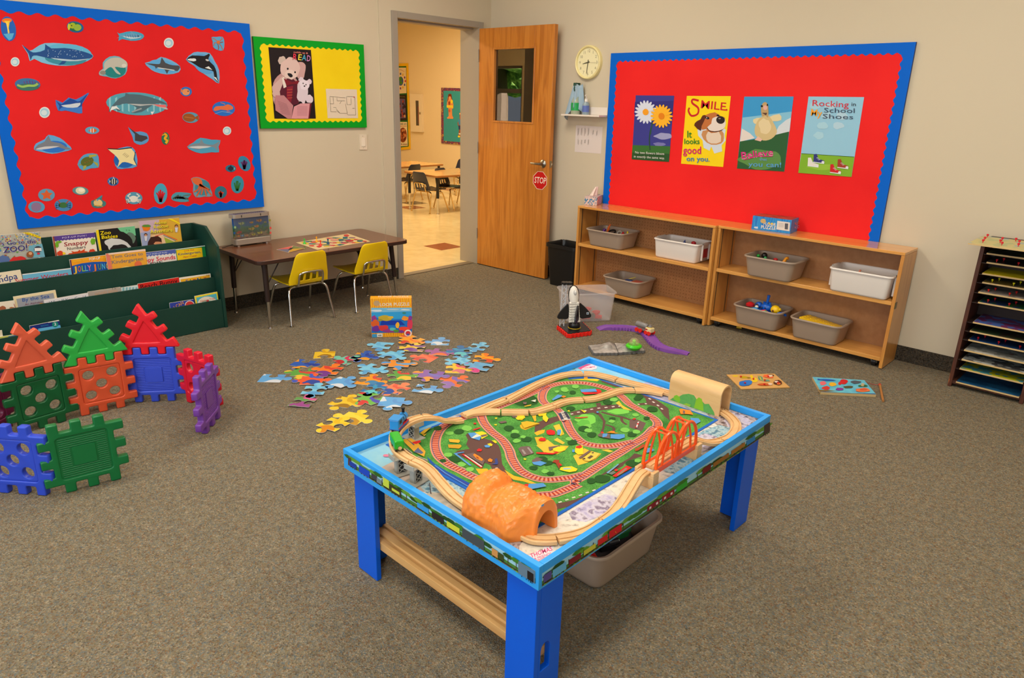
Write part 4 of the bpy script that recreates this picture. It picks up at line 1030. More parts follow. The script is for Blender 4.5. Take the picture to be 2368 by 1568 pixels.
# yellow board
pb=thing('toy_board',(-1.58,4.65,ZB+.02),'yellow plastic board with raised dots lying in the right bottom bin','toy board')
R_=Matrix.Translation((-1.575,4.655,ZB+.105))@Matrix.Rotation(math.radians(7),4,'Y')@Matrix.Rotation(math.radians(-6),4,'X')
YP=mat((240,194,14),.35,'yellow_plastic');m=M().box((-.125,-.085,0),(.125,.085,.012),YP,R_)
for i in range(7):
 for j in range(4):m.lathe([(.004,.012),(.004,.015),(.001,.0155)],YP,8,R=R_@Matrix.Translation((-.108+i*.036,-.066+j*.044,0)))
m.build('board_plate',pb)
one(M().tube([(-1.70,4.66,ZB+.10),(-1.68,4.70,ZB+.11)],.012,P_((190,40,40))),'toy_piece','red toy piece peeking out left of the yellow board','toy',GB)
yp_=onz(1708,757,.01);one(M().tube([(yp_.x-.015,yp_.y,.008),(yp_.x+.02,yp_.y+.01,.008)],.008,P_((238,190,10))),'toy_peg','yellow toy peg on the carpet under the shelf unit','toy')
# ---- tissue box, puzzle box on the shelf tops
def corners_on(z,pts,tr):return[onz(tr[0]+p[0]/tr[2],tr[1]+p[1]/tr[2],z)for p in pts]
tr4=(1240,420,3.733)
f0,f1,f2=corners_on(ZT,[(415,200),(523,208),(658,180)],tr4)
ex=(f0-f1);ey=(f2-f1);wA,wB=ex.length,ey.length;ex.normalize();ey=Vector((ex.y,-ex.x,0))if Vector((ex.y,-ex.x,0)).dot(ey)>0 else Vector((-ex.y,ex.x,0))
if ey.y<0:ey=-ey
wB=min(wB,.215)
F=frame(f1,ex,ey,(0,0,1));F.translation.z=ZT+.0005
tbx=thing('tissue_box',F.translation,'patterned tissue box with a tissue sticking up, left end of the shelf top','tissue box')
t=newmat('tissue_box_pattern',.5);v_=t.n('TexNoise',i_Scale=26.0,i_Detail=1.0,i_Distortion=1.6);t.l(t.coords(),v_.inputs['Vector'])
t.l(t.ramp(v_.outputs[0],[(0.0,(60,120,160)),(.36,(60,120,160)),(.40,(222,200,188)),(.47,(222,196,184)),(.495,(60,62,84)),(.52,(222,190,180)),(.60,(216,186,178)),(.63,(110,70,80)),(.66,(216,186,178))],'CONSTANT'),t.b.inputs['Base Color'])
hb=.068
M().box((0,0,0),(wA,wB,hb),t.m,F).build('box_body',tbx,bevel=.001)
m=M();rnd=random.Random(6);rows=[]
for i in range(6):
 tt=i/5;rows.append([F@Vector((wA/2+math.sin(k*.9)*.03*(1-.6*tt)*(1+.3*math.sin(k*2))-.015*tt,wB/2+(k/9-.5)*.09*(1-.55*tt)+.02*tt,hb+.001+.068*tt**.9))for k in range(10)])
m.loft(rows,mat((232,214,206),.9),cap= False,closed= False);o=m.build('tissue',tbx,smooth=180)
tr5=(1620,480,4.127)
f0,f1,f2=corners_on(ZT,[(484,205),(852,252),(1005,205)],tr5)
ex=(f0-f1);wA=ex.length;ex.normalize();ey=Vector((-ex.y,ex.x,0));
if ey.y<0:ey=-ey
wB=min((f2-f1).length,(4.80-f1.y)*.9);F=frame(f1,ex,ey,(0,0,1));F.translation.z=ZT+.0005
zc_=hit(1620+880/4.127,480+122/4.127,f1,ey).z-ZT
PBX=thing('puzzle_box',F.translation,'blue floor puzzle box lying flat on the shelf top','puzzle box')
m=M().box((0,0,0),(wA,wB,zc_),m_noise('blue_box_print',[(.35,(30,110,196)),(.5,(50,150,214)),(.65,(30,104,190))],30,.4,stretch=(3,3,.3)),F)
m.box((.004,.004,zc_),(wA-.004,wB-.004,zc_+.001),m_noise('puzzle_box_top',[(.35,(110,44,30)),(.5,(190,90,50)),(.58,(90,50,90)),(.7,(200,120,60))],24,.35,stretch=(.5,3,3)),F)
m.build('box_body',PBX,bevel=.001)
a=Art(f1+Vector((0,0,.001)),ey,tr5,base=.0005)
a.text('FLOOR',(600,165),(718,178),30,(236,226,200));a.text('PUZZLE',(575,200),(718,212),32,(236,226,200));a.ell(598,128,26,22,(206,170,110));a.ell(656,150,8,10,(236,190,20));a.ell(682,154,8,10,(236,190,20))
a.poly([(734,126),(855,142),(850,226),(724,208)],(222,214,206));a.poly([(806,150),(838,153),(834,210),(804,206)],(90,90,96));[a.line([(745,150+k*10),(795,156+k*10)],3,(160,150,150),up= False)for k in range(4)];a.text('48',(510,198),(548,202),20,(236,236,236))
a.build('front_print',PBX)
a=Art(f1,-ex,tr5,base=.0005)
a.text('FLOOR',(905,170),(960,150),26,(226,140,90));a.text('PUZZLE',(902,206),(964,184),24,(206,170,200));a.poly([(968,130),(1006,118),(1000,190),(962,202)],(170,84,44));a.build('end_print',PBX)
# ================================================================ puzzle rack at the right edge
RKF=m_noise('dark_stained_wood',[(0.3,(62,34,24)),(0.52,(84,44,28)),(0.66,(92,48,28)),(0.72,(176,104,56)),(.8,(86,44,26))],5,.5,stretch=(9,9,1.6))
RKD=mat((46,26,18),.6,'dark_rack_wood')
rk=thing('puzzle_rack',(-.59,4.69,0),'dark worn wooden rack of tray puzzles at the right edge','rack')
x0,x1,yf,yb_r,hz=-.778,-.405,4.565,4.81,.848
for a_,b_ in((x0,x0+.02),(x1-.02,x1)):M().box((a_,yf,0),(b_,yb_r,hz),RKF).build('side_panel',rk,bevel=.002)
M().box((x0+.02,yb_r-.006,.02),(x1-.02,yb_r,hz),RKD).build('back_panel',rk)
M().box((x0+.02,yf+.006,.02),(x1-.02,yb_r-.007,.04),RKF).build('bottom_rail',rk)
M().box((x0,yf,hz),(x1,yb_r,hz+.012),RKD).build('top',rk)
k1= lambda p:(2190+p[0]/6.815,530+p[1]/6.815)
k2= lambda p:(2190+p[0]/7.13,720+p[1]/7.13)
def prnt(nm,cs,sc=18):return m_noise(nm,[(i/(len(cs)-1)*.5+.25,c)for i,c in enumerate(cs)],sc,.4,detail=1.5,interp='CONSTANT')
TR=[(k1((625,372)),(60,66,40),[(50,56,36),(90,96,50),(40,44,40)],'dark green edged tray puzzle, topmost slot of the rack',None),(k1((625,515)),None,[(40,44,40),(80,70,60),(50,60,70)],'dark tray puzzle with red knobs, second slot',(200,20,30)),(k1((555,690)),None,[(220,200,20),(232,210,30),(150,40,30)],'bright yellow tray puzzle with red shapes, third slot',None),(k1((555,830)),None,[(120,100,40),(70,70,60),(150,130,50)],'brown tray puzzle with yellow knobs, fourth slot',(210,200,20)),(k1((495,985)),None,[(170,160,150),(130,120,110),(100,60,40)],'grey white tray puzzle with red knobs, fifth slot',(210,30,20)),(k1((490,1145)),None,[(30,50,90),(40,90,40),(60,50,110)],'blue and green tray puzzle with red knobs, sixth slot',(200,30,30)),(k2((428,172)),None,[(70,100,170),(110,40,90),(90,110,60)],'tray puzzle with blue sky and purple shape, above the middle gap',None),(k2((378,318)),None,[(50,70,44),(60,50,40),(110,110,110)],'forest green tray puzzle in the middle of the rack',None),(k2((352,462)),None,[(20,60,110),(20,50,90),(40,80,120)],'deep blue tray puzzle with red knobs and white boats',(190,20,30)),(k2((282,630)),None,[(190,190,180),(150,150,140),(120,60,40)],'white tray puzzle with a brown oval and green frame',None),(k2((242,785)),None,[(180,184,180),(90,90,90),(160,160,90)],'white tray puzzle with black drawings and green frame',None),(k2((208,935)),None,[(60,130,140),(170,170,20),(70,120,60)],'teal tray puzzle with yellow shapes',None),(k2((148,1155)),None,[(20,70,110),(30,90,130),(24,60,100)],'blue tray puzzle lying in the bottom slot',None)]
EDGE=mat((206,176,120),.6,'plywood_edge')
for i,(pp,_,cs,lb,kn)in enumerate(TR):
 z=ony(pp[0],pp[1],yf-.004).z
 tz=thing('tray_puzzle',(-.59,4.68,z-.008),lb,'puzzle',group='tray puzzles in the dark rack')
 xa=max(ony(pp[0],pp[1],yf-.004).x,x0+.0215);xb=x1-.024
 m=M().box((xa,yf-.004,z-.008),(xb,yb_r-.01,z),EDGE);m.build('tray',tz)
 m=M().box((xa+.002,yf-.001,z),(xb-.002,yb_r-.012,z+.001),prnt('puzzle_print_%d'%i if False else 'puzzle_print',cs,14+i));m.build('picture',tz)
 if kn:
  for q in range(6):
   M().lathe([(.002,.001),(.002,.008),(.0055,.010),(.0055,.016),(.001,.018)],mat(kn,.3),8,c=(xa+.04+(q%3)*.1+.02*(q//3),yf+.03+.07*(q//3),z)).build('knob',tz)
 M().box((x0+.0201,yf+.008,z-.0125),(x1-.0201,yb_r-.007,z-.0085),RKD).build('slot_board',rk)
zt_=hz+.0125
tp=thing('tray_puzzle',(-.62,4.64,zt_),'pale map tray puzzle with red knobs lying on top of the rack','puzzle')
a0,a1=onz(*k1((335,210)),zt_+.01),onz(*k1((500,92)),zt_+.01)
ya,yb2=a0.y,min(a1.y,4.82)
M().box((a0.x,ya,zt_),(a0.x+.46,yb2,zt_+.008),EDGE).build('tray',tp)
M().box((a0.x+.002,ya+.002,zt_+.008),(a0.x+.458,yb2-.002,zt_+.0092),prnt('map_print',[(170,176,120),(196,184,120),(150,170,170),(186,190,140)],12)).build('picture',tp)
for px_,py_ in((632,130),(590,175),(562,215),(866,180),(834,218),(860,255),(1080,192),(1132,228),(1120,275)):
 c_=onz(*k1((px_,py_)),zt_+.0092)
 if c_.y<yb2-.005:M().lathe([(.002,0),(.002,.008),(.006,.010),(.006,.018),(.001,.020)],mat((206,20,40),.3),10,c=(c_.x,c_.y,zt_+.0092)).build('knob',tp)
WALN=m_wood('walnut_laminate',[(0.25,(92,54,34)),(0.5,(118,72,46)),(0.75,(104,62,40))],(14,1.2,14),0.24,nscale=1.5,dist=.5,coat=.15)
DKB=mat((44,30,26),0.4,'dark_brown_enamel');CHR=mat((205,203,200),0.16,'chrome',metal=1.0)
TZ=0.49
def splay_leg(x,y,ztop,name,root,mtl,sx,sy,h=.19):
 m=M();f= lambda z:(x+sx*(1-z/ztop),y+sy*(1-z/ztop),z)
 m.tube([f(ztop),f(h)],[.019,.017],mtl,14);leg=m.build(name,root,smooth=40)
 m=M();m.tube([f(h),f(.012)],[.0125,.0105],CHR,12);m.lathe([(.001,.0),(.015,0),(.013,.009),(.006,.014),(.001,.014)],CHR,14,c=(x+sx,y+sy,0));m.build('leg_tip',leg,smooth=40)
def braces(root,leg,a,b,m_= None):
 m=M();m.tube([leg,a],.004,m_ or DKB,8);m.tube([leg,b],.004,m_ or DKB,8);m.build('brace',root,smooth=60)
tx0,tx1,ty0,ty1=-4.935,-4.285,2.10,3.345
lt=thing('activity_table',((tx0+tx1)/2,(ty0+ty1)/2,0),'low brown laminate table against the wall, with two yellow chairs','table')
M().prism(rrect(tx0,ty0,tx1,ty1,.05,6),TZ-.028,TZ,mat((58,36,28),.35,'brown_edge_banding'),m2=WALN).build('tabletop',lt,bevel=.005,seg=3)
for x,y,sx,sy in((tx0+.075,ty0+.09,-.01,-.005),(tx1-.085,ty0+.085,.008,0),(tx1-.11,ty1-.1,-.0,.05),(tx0+.075,ty1-.08,-.01,.03)):
 splay_leg(x,y,TZ-.029,'leg',lt,DKB,sx,sy)
 cx=-1 if x>-4.6 else 1;cy=1 if y<2.7 else -1
 braces(lt,(x,y,TZ-.2),(x+cx*.09,y+cy*.02,TZ-.029),(x+cx*.01,y+cy*.12,TZ-.029))
def make_chair(name,label,cat_group,shell,frame_m,s=1.0):
 c=thing(name,(0,0,0),label,'chair',group=cat_group)
 prof=[(.165,.272),(.158,.286),(.10,.284),(.03,.280),(-.05,.277),(-.11,.277),(-.142,.288),(-.155,.312),(-.163,.335),(-.172,.365),(-.182,.40),(-.192,.44),(-.203,.48),(-.209,.503),(-.212,.515)]
 wid=[.125,.138,.147,.150,.150,.148,.150,.152,.150,.144,.136,.128,.120,.108,.088]
 nx=18;rows=[]
 for(y,z),w in zip(prof,wid):
  row=[]
  for i in range(nx+1):
   u=i/nx*2-1
   cz=.012*u*u if y>-.12 else 0;cyy=.016*u*u if z>.3 else 0
   row.append((u*w*s,(y+cyy)*s,(z+cz)*s))
  rows.append(row)
 m=M();m.keepn= True ;k=[v for r in rows for v in r];fs=[]
 for j in range(len(rows)-1):
  for i in range(nx):
   if j in(7,8)and i in(4,5,7,8,10,11,13,14)and i not in(6,9,12):continue
   a=j*(nx+1)+i;fs.append((a,a+1,a+nx+2,a+nx+1))
 m.add(k,fs,shell);o=m.build('seat_shell',c,world= False,smooth=180)
 sd=o.modifiers.new('thick','SOLIDIFY');sd.thickness=.007*s;sd.offset=0
 bv=o.modifiers.new('soft','BEVEL');bv.width=.002*s;bv.segments=2;bv.limit_method='ANGLE'
 r=.0085*s
 def tub_(pts,nm,rr=r):
  mm=M();mm.tube(spline([tuple(q*s for q in p)for p in pts],6),rr,frame_m,12); return mm.build(nm,c,world= False,smooth=60)
 for sg in(-1,1):
  l1=tub_([(sg*.0,-.10,.262),(sg*.09,-.105,.262),(sg*.128,-.112,.256),(sg*.148,-.128,.225),(sg*.160,-.148,.12),(sg*.172,-.172,.01)],'leg')
  l2=tub_([(sg*.0,.055,.262),(sg*.09,.06,.262),(sg*.128,.07,.256),(sg*.146,.09,.225),(sg*.158,.128,.12),(sg*.170,.168,.01)],'leg')
  for y in(-.172,.168):
   mm=M();mm.lathe([(.001,0),(.014*s,0),(.013*s,.008*s),(.006*s,.013*s),(.001,.013*s)],frame_m,14,c=(sg*(.172 if y<0 else .170)*s,y*s,0));mm.build('foot_glide',l1 if y<0 else l2,world= False,smooth=40)
 tub_([(-.088,-.09,.266),(-.092,-.155,.275),(-.094,-.170,.30),(-.09,-.183,.355),(-.07,-.190,.372),(0,-.191,.376),(.07,-.190,.372),(.09,-.183,.355),(.094,-.170,.30),(.092,-.155,.275),(.088,-.09,.266)],'back_frame',.0075*s)
 return c
YCH=mat((238,200,6),.36,'yellow_plastic_shell',coat=.15)
ch=make_chair('childs_chair','yellow plastic child chair nearer the bookcase, at the low table','yellow chairs at the low table',YCH,CHR)
ch.matrix_basis=T(-4.458,2.475,0,math.pi/2)
copy_thing(ch,T(-4.452,2.998,0,math.pi/2+math.radians(1)),'yellow plastic child chair nearer the doorway, at the low table')
# aquarium lamp
TL_=(520,480,6.965)
SIL=mat((176,166,154),.35,'silver_plastic',metal=.5)
pl= lambda x,y:(TL_[0]+x/TL_[2],TL_[1]+y/TL_[2])
A=onz(*pl(215,640),TZ);B=onz(*pl(745,570),TZ);dirx=(B-A);dirx.z=0;Lw=dirx.length+.03;dirx.normalize();nr=Vector((dirx.y,-dirx.x,0))
if nr.x<0:nr=-nr
A=A-dirx*.015;dp=.085
FL=frame(A-nr*.002,dirx,-nr,(0,0,1));FL.translation.z=TZ+.012
hl=hit(*pl(140,125),A,nr).z-TZ-.012;hb_=hit(*pl(200,520),A,nr).z-TZ-.012;ht_=hit(*pl(150,185),A,nr).z-TZ-.012
al=thing('aquarium_lamp',FL.translation,'silver framed fish tank lamp with tropical fish, on the low table','lamp')
m=M();m.prism([(p[0],p[1])for p in rrect(0,0,Lw,dp,.025,5)],0,hb_,SIL,FL);m.build('base',al,bevel=.003,smooth=40)
m=M();m.prism(rrect(0,0,Lw,dp,.025,5),ht_,hl,SIL,FL)
for i in range(14):m.box((.03+i*(Lw-.07)/13,.02,hl),(.03+i*(Lw-.07)/13+.008,dp-.02,hl+.0008),mat((60,56,54),.6),FL)
for x_ in(.06,Lw-.08):m.box((x_,-.0008,(ht_+hl)/2-.008),(x_+.006,0,(ht_+hl)/2+.008),mat((30,28,28),.6),FL)
m.build('top_housing',al,bevel=.002)
for x_ in(.03,Lw-.035):M().tube([FL@Vector((x_,.02,-.012)),FL@Vector((x_,.02,0))],.012,SIL,14).build('foot',al,smooth=40);M().tube([FL@Vector((x_,dp-.02,-.012)),FL@Vector((x_,dp-.02,0))],.012,SIL,14).build('foot',al,smooth=40)
M().box((.004,.006,hb_),(Lw-.004,.009,ht_),mat((226,232,230),.05,'clear_acrylic',trans=.95,alpha=1),FL).build('clear_panel',al)
t=newmat('sea_backdrop',.4);nz=t.n('TexNoise',i_Scale=30.0,i_Detail=4.0,i_Distortion=.8);t.l(t.coords(),nz.inputs['Vector']);gr=t.n('SeparateXYZ');t.l(t.coords(kind='Generated'),gr.inputs[0])
ad=t.n('Math',operation='ADD');sc_=t.n('Math',operation='MULTIPLY');sc_.inputs[1].default_value=.55;t.l(nz.outputs[0],sc_.inputs[0]);t.l(sc_.outputs[0],ad.inputs[0]);sc2=t.n('Math',operation='MULTIPLY');sc2.inputs[1].default_value=.6;t.l(gr.outputs[2],sc2.inputs[0]);t.l(sc2.outputs[0],ad.inputs[1])
t.l(t.ramp(ad.outputs[0],[(.25,(120,60,60)),(.34,(170,140,90)),(.42,(40,90,60)),(.5,(36,110,60)),(.58,(50,130,110)),(.66,(20,96,170)),(.8,(14,84,170))]),t.b.inputs['Base Color'])
M().box((.004,dp*.35,hb_),(Lw-.004,dp*.35+.003,ht_),t.m,FL).build('sea_backdrop',al)
a=Art(A+nr*-.027,nr,TL_)
def afish(cx,cy,r,c1,c2):a.ell(cx,cy,r,r*.62,c1,-15,12);a.poly([(cx-r*.8,cy),(cx-r*1.4,cy-r*.6),(cx-r*1.4,cy+r*.5)],c1,up= False);a.poly([(cx-r*.3,cy-r*.6),(cx,cy-r*.6),(cx,cy+r*.6),(cx-r*.3,cy+r*.6)],c2)
for q in((560,208,36,(240,150,30),(120,60,20)),(432,238,26,(240,170,30),(230,90,20)),(515,300,32,(240,150,24),(200,80,20)),(270,255,38,(190,206,130),(40,60,50)),(435,340,40,(226,190,40),(120,110,30)),(568,405,34,(236,210,30),BLK),(462,432,26,(236,210,30),BLK),(650,232,18,(210,190,30),(60,60,30)),(210,410,22,(226,80,40),(240,200,40)),(280,450,26,(60,150,210),(230,230,230)),(220,455,26,(236,120,30),(250,210,60)),(350,445,30,(226,160,120),(220,110,80))):afish(*q)
for q in((230,395,40,20,(206,60,50)),(690,400,30,20,(70,120,60)),(240,500,44,14,(150,60,90))):a.blob(q[0],q[1],q[2],q[3],q[4],3)
a.build('fish_print',al)
a=Art(A+nr*.001,nr,TL_)
for cx,cy,c1 in((165,320,(150,190,130)),(155,410,(40,90,150)),(735,330,(220,70,60)),(735,405,(220,80,70)),(722,205,(140,140,40))):a.blob(cx,cy,16,20,c1,int(cx))
a.build('panel_stickers',al)
M().tube([FL@Vector((.02,dp-.02,.0)),FL@Vector((-.06,dp*.5,-.008)),FL@Vector((-.085,dp*.4,-.0085))],.0025,mat((24,22,22),.5),8).build('power_cord',al,smooth=60)
# board game, spinner card, pawns
a=Art((0,0,TZ),(0,0,1),TL_,base=.0004)
a.slab([(1146,570),(1985,424),(2340,548),(1488,684)],.0025,(226,204,152))
rnd=random.Random(12);GC=[(206,40,50),(226,190,40),(60,96,150),(70,130,80),(206,130,130)]
loop1=[(1260,580),(1330,555),(1420,548),(1520,550),(1600,560),(1700,575),(1800,575),(1900,565),(2000,575),(2100,570),(2180,550),(2160,525),(2080,520),(1990,525),(1900,535),(1850,515),(1800,495),(1720,495),(1650,505)]
loop2=[(1300,590),(1390,592),(1480,596),(1560,600),(1600,610),(1700,610),(1770,622),(1850,610),(1900,590),(1950,570)]
for L_ in(loop1,loop2):
 sp=spline([(p[0],p[1])for p in L_],5);a.h+=a.step
 for i in range(len(sp)-1):a.line([sp[i],sp[i+1]],18,GC[(i//3+1)%5],up= False)
for q in((1400,622,44,12,(206,70,60)),(1520,635,40,16,(206,60,60)),(1960,458,46,18,(206,70,60)),(1430,568,52,9,(206,80,60)),(1760,530,60,20,(214,150,130)),(2010,545,70,16,(190,50,60)),(2250,552,40,9,(206,70,60)),(1640,635,50,8,(236,200,80)),(2050,495,50,7,(160,110,130))):a.blob(q[0],q[1],q[2],q[3],q[4],int(q[0]))
a.poly([(1900,485),(1975,482),(1980,508),(1905,514)],(40,110,120));a.poly([(1832,520),(1905,516),(1910,545),(1838,550)],(40,110,120))
tag(a.build('board_game'),'cream board game with colourful winding path on the low table','board game')
a=Art((0,0,TZ),(0,0,1),TL_,base=.0004)
a.slab([(832,680),(1100,620),(1290,660),(1020,730)],.002,(214,196,166))
c_=(1062,673)
a.poly([(845,678),(1092,624),c_],(216,98,92));a.poly([(1100,624),(1280,660),c_],(120,130,70));a.poly([(1280,664),(1030,728),c_],(206,160,50));a.poly([(1018,728),(842,682),c_],(110,112,134));a.line([(1040,688),(1082,655)],9,(30,26,24))
tag(a.build('spinner_card'),'four coloured square spinner card on the low table, left of the board game','card')
for(x,y,c,nm)in((1284,585,(60,200,70),'green'),(1478,552,(246,170,20),'orange'),(1663,586,(20,70,110),'dark blue'),(1542,612,(226,60,40),'red')):
 p=onz(*pl(x,y),TZ+.003)
 tag(M().lathe([(.001,0),(.0115,0),(.011,.004),(.0045,.012),(.0035,.026),(.006,.029),(.006,.036),(.001,.039)],mat(c,.3),14,c=(p.x,p.y,TZ+.0035)).build('game_pawn',smooth=40),nm+' game pawn standing on the board game','game piece','pawns on the board game')
GRN=m_noise('dark_green_paint',[(0.3,(14,56,46)),(0.7,(20,64,52))],4,.5)
bk=thing('book_display',(-4.74,.9,0),'dark green four tier book display under the sea creature board','bookcase')
BX,BY1,BY0=-4.575,1.985,-.35
q1=ony(*((380+550/5.6),(500+125/5.6)),BY1);q2=ony(380+425/5.6,500+95/5.6,BY1);q3=ony(380+700/5.6,500+385/5.6,BY1)
prof=[(BX,0),(-4.945,0),(-4.945,q2.z),(min(q2.x,-4.86),q2.z),(q1.x,q1.z),(BX-.004,q3.z)]
for nm,y in(('end_panel',BY1-.018),('end_panel',BY0)):
 m=M();Ry=Matrix(((1,0,0,0),(0,0,1,y),(0,1,0,0),(0,0,0,1)));m.prism(prof,0,.018,GRN,Ry);m.build(nm,bk,bevel=.002)
M().box((-4.945,BY0+.018,0),(-4.933,BY1-.018,q2.z),GRN).build('back_panel',bk)
yi0,yi1=BY0+.0185,BY1-.0185
bq= lambda x,y:(x/4.2286,480+y/4.2286)
TX=[BX-.012,BX-.085,BX-.160,BX-.235]
TZs=[onx(*bq(1000,yy),x).z for yy,x in zip((1105,850,617,423),TX)]
for i,(x,z)in enumerate(zip(TX,TZs)):
 z0=0.002 if i==0 else TZs[i-1]-.06
 M().box((x-.008,yi0,z0),(x,yi1,z),GRN).build('tier_panel',bk,bevel=.0015)
 xb=TX[i+1]-.002 if i<3 else -4.932
 M().box((min(xb,x-.07)if i<3 else -4.932,yi0,z0 if i else .002),(x-.0085,yi1,(z0 if i else .002)+.01),GRN).build('tier_floor',bk)
for i,(c,yy)in enumerate((((90,82,30),(375,455)),((56,84,66),(640,690)),((50,84,40),(815,905)))):
 xx=(2040,2085,2145)[i];xr=(2118,2140,2170)[i];pxl=TX[3-i]+.0005
 a=Art((pxl,0,0),(1,0,0),(0,480,4.2286));
 y_lo,y_hi=a.P(xx,yy[0]).y,min(a.P(xr,yy[0]).y,yi1-.002)
 a.h+=a.step;a._face([Vector((pxl,y_lo,a.P(xx,yy[0]).z)),Vector((pxl,y_hi,a.P(xx,yy[0]).z)),Vector((pxl,y_hi,TZs[2-i]+.0)),Vector((pxl,y_lo,TZs[2-i]))],c)
 a.build('colour_label',bk)
def book(tr,TL,TR,tier,H,col,art,label,th=.008,name='picture_book',dx=.0,bl=.012):
 """cover traced on its own plane between tier panels"""
 x=TX[tier]-.016-dx
 a=Art((x,0,0),(1,0,0),tr,base=.0)
 p0,p1=a.P(*TL),a.P(*TR);d_=(p1-p0).normalized();dn=Vector((0,d_.z,-d_.y))
 zf=(TZs[tier-1]-.05 if tier else .0125)+.0005
 H=(min(p0.z,p1.z)-zf)/max(abs(dn.z),.5)-abs(d_.z)*(p1-p0).length
 a.h=-th;a.slab3([p0,p1,p1+dn*H,p0+dn*H],th,col,(222,214,196))
 a.TL,a.dn=TL,dn
 def box_(u0,v0,u1,v1,c):
  W_=(p1-p0);a.h+=a.step;a._face([p0+W_*u0+dn*v0,p0+W_*u1+dn*v0,p0+W_*u1+dn*v1,p0+W_*u0+dn*v1],c,up= False)
 a.box_=box_;a.H=H
 if art:art(a)
 return tag(a.build(name),label,'book','picture books in the green display')
Zt,Nt,Lt,Tt=(0,490,8.457),(140,500,6.2316),(0,590,4.5538),(0,700,7.84)
PAL=[(206,80,50),(70,130,190),(90,160,70),(226,190,60),(170,150,150),(222,214,206),(150,90,60),(110,150,180)]
def zoo(a):
 rnd=random.Random(8);a.h+=a.step
 for k in range(150):
  x,y=rnd.uniform(-180,800),rnd.uniform(400,640);
  if y>470-x*.1:a.ell(x,y,rnd.uniform(8,24),rnd.uniform(6,16),rnd.choice(PAL),rnd.uniform(0,90),7,up= False)
 for k in range(40):a.ell(rnd.uniform(-180,820),rnd.uniform(640,900),rnd.uniform(10,30),rnd.uniform(8,20),rnd.choice(PAL),0,7,up= False)
 a.poly([(560,660),(820,620),(880,880),(560,900)],(110,170,190));a.poly([(430,405),(560,400),(790,480),(800,525)],(240,206,30));a.text('Look & Find',(490,420),(770,500),24,(110,120,30))
 for dd,c_ in((6,(226,222,226)),(0,(52,44,116))):
  a.text("Let's Go to the",(-190-dd,668+dd),(716,606+dd),74,c_);a.text('ZOO!',(66-dd,800+dd),(548,750+dd),112,c_)
 a.ell(740,728,78,60,(44,50,70));a.poly([(670,705),(808,700),(812,762),(676,768)],(226,222,220));a.ell(748,812,30,20,(206,50,70));a.blob(590,830,70,70,(140,84,50),4);a.ell(590,810,34,30,(214,160,120));a.blob(80,930,110,80,(84,108,160),5);a.blob(360,960,170,90,(206,44,44),6)
book(Zt,(-190,470),(772,392),3,.3,(170,170,160),zoo,"busy coloured picture book Let's Go to the ZOO!, far left of the top tier",th=.012)
def zig(a,x0,y0,x1,y1,n,w,c):
 pts=[(x0,y0-w*2),(x1,y1-w*2),(x1,y1)]
 for k in range(n,-1,-1):
  t_=k/n;pts.append((x0+(x1-x0)*t_,y0+(y1-y0)*t_+(w if k%2 else -w*.2)))
 a.poly(pts,c)
def f(a):
 a.poly([(1030,480),(1850,404),(1862,490),(1060,570)],(86,62,140));zig(a,1060,560,1865,480,24,26,(86,62,140));a.text('POP-UP FUN!',(1215,525),(1700,475),32,(206,196,220),track=1.3)
 a.text('Snappy',(1252,676),(1724,622),78,(150,24,44));a.text('LITTLE',(1400,668),(1510,658),16,(180,170,160),False);a.text('Numbers',(1310,750),(1678,708),58,(50,50,54),False)
 a.poly([(1300,860),(1350,810),(1420,800),(1390,765),(1450,780),(1520,770),(1560,735),(1570,770),(1660,722),(1650,765),(1720,775),(1700,800),(1760,830),(1760,880),(1320,900)],(206,70,24));a.blob(1180,810,60,54,(206,64,34),4);a.blob(1250,810,30,22,(236,200,40),5);a.blob(1800,775,60,48,(206,64,34),6);a.blob(1815,575,50,66,(110,170,40),7);a.blob(1110,640,34,60,(110,170,40),8);a.blob(1150,585,56,20,(110,170,40),9)
 a.poly([(1022,482),(1052,478),(1115,885),(1085,890)],(150,70,50))
book(Zt,(1028,482),(1846,405),3,.3,(230,218,200),f,'Snappy Little Numbers pop-up book with violet zigzag top band',th=.016)
def f(a):
 a.poly([(545,196),(1068,142),(1110,480),(590,520)],(30,28,28));a.poly([(820,168),(1068,142),(1085,280),(960,260),(860,215)],(110,190,140),smooth=0);a.blob(1000,320,90,90,(96,120,104),4)
 a.blob(830,400,190,90,(206,206,204),5);a.poly([(700,300),(840,215),(960,260),(1030,340),(1040,460),(960,380),(860,330),(760,320)],(30,28,28),smooth=2);a.blob(850,470,130,62,(36,32,32),6)
 a.poly([(508,202),(545,196),(594,512),(566,516)],(236,206,20));a.text('Zoo',(572,268),(728,254),50,(240,216,20));a.text('Babies',(588,328),(826,304),48,(240,216,20));a.text('T. S.',(940,215),(1005,208),20,(60,80,70),False)
book(Nt,(508,202),(1066,142),3,.3,(30,28,28),f,'Zoo Babies book with yellow spine and black and white fur photo',th=.012)
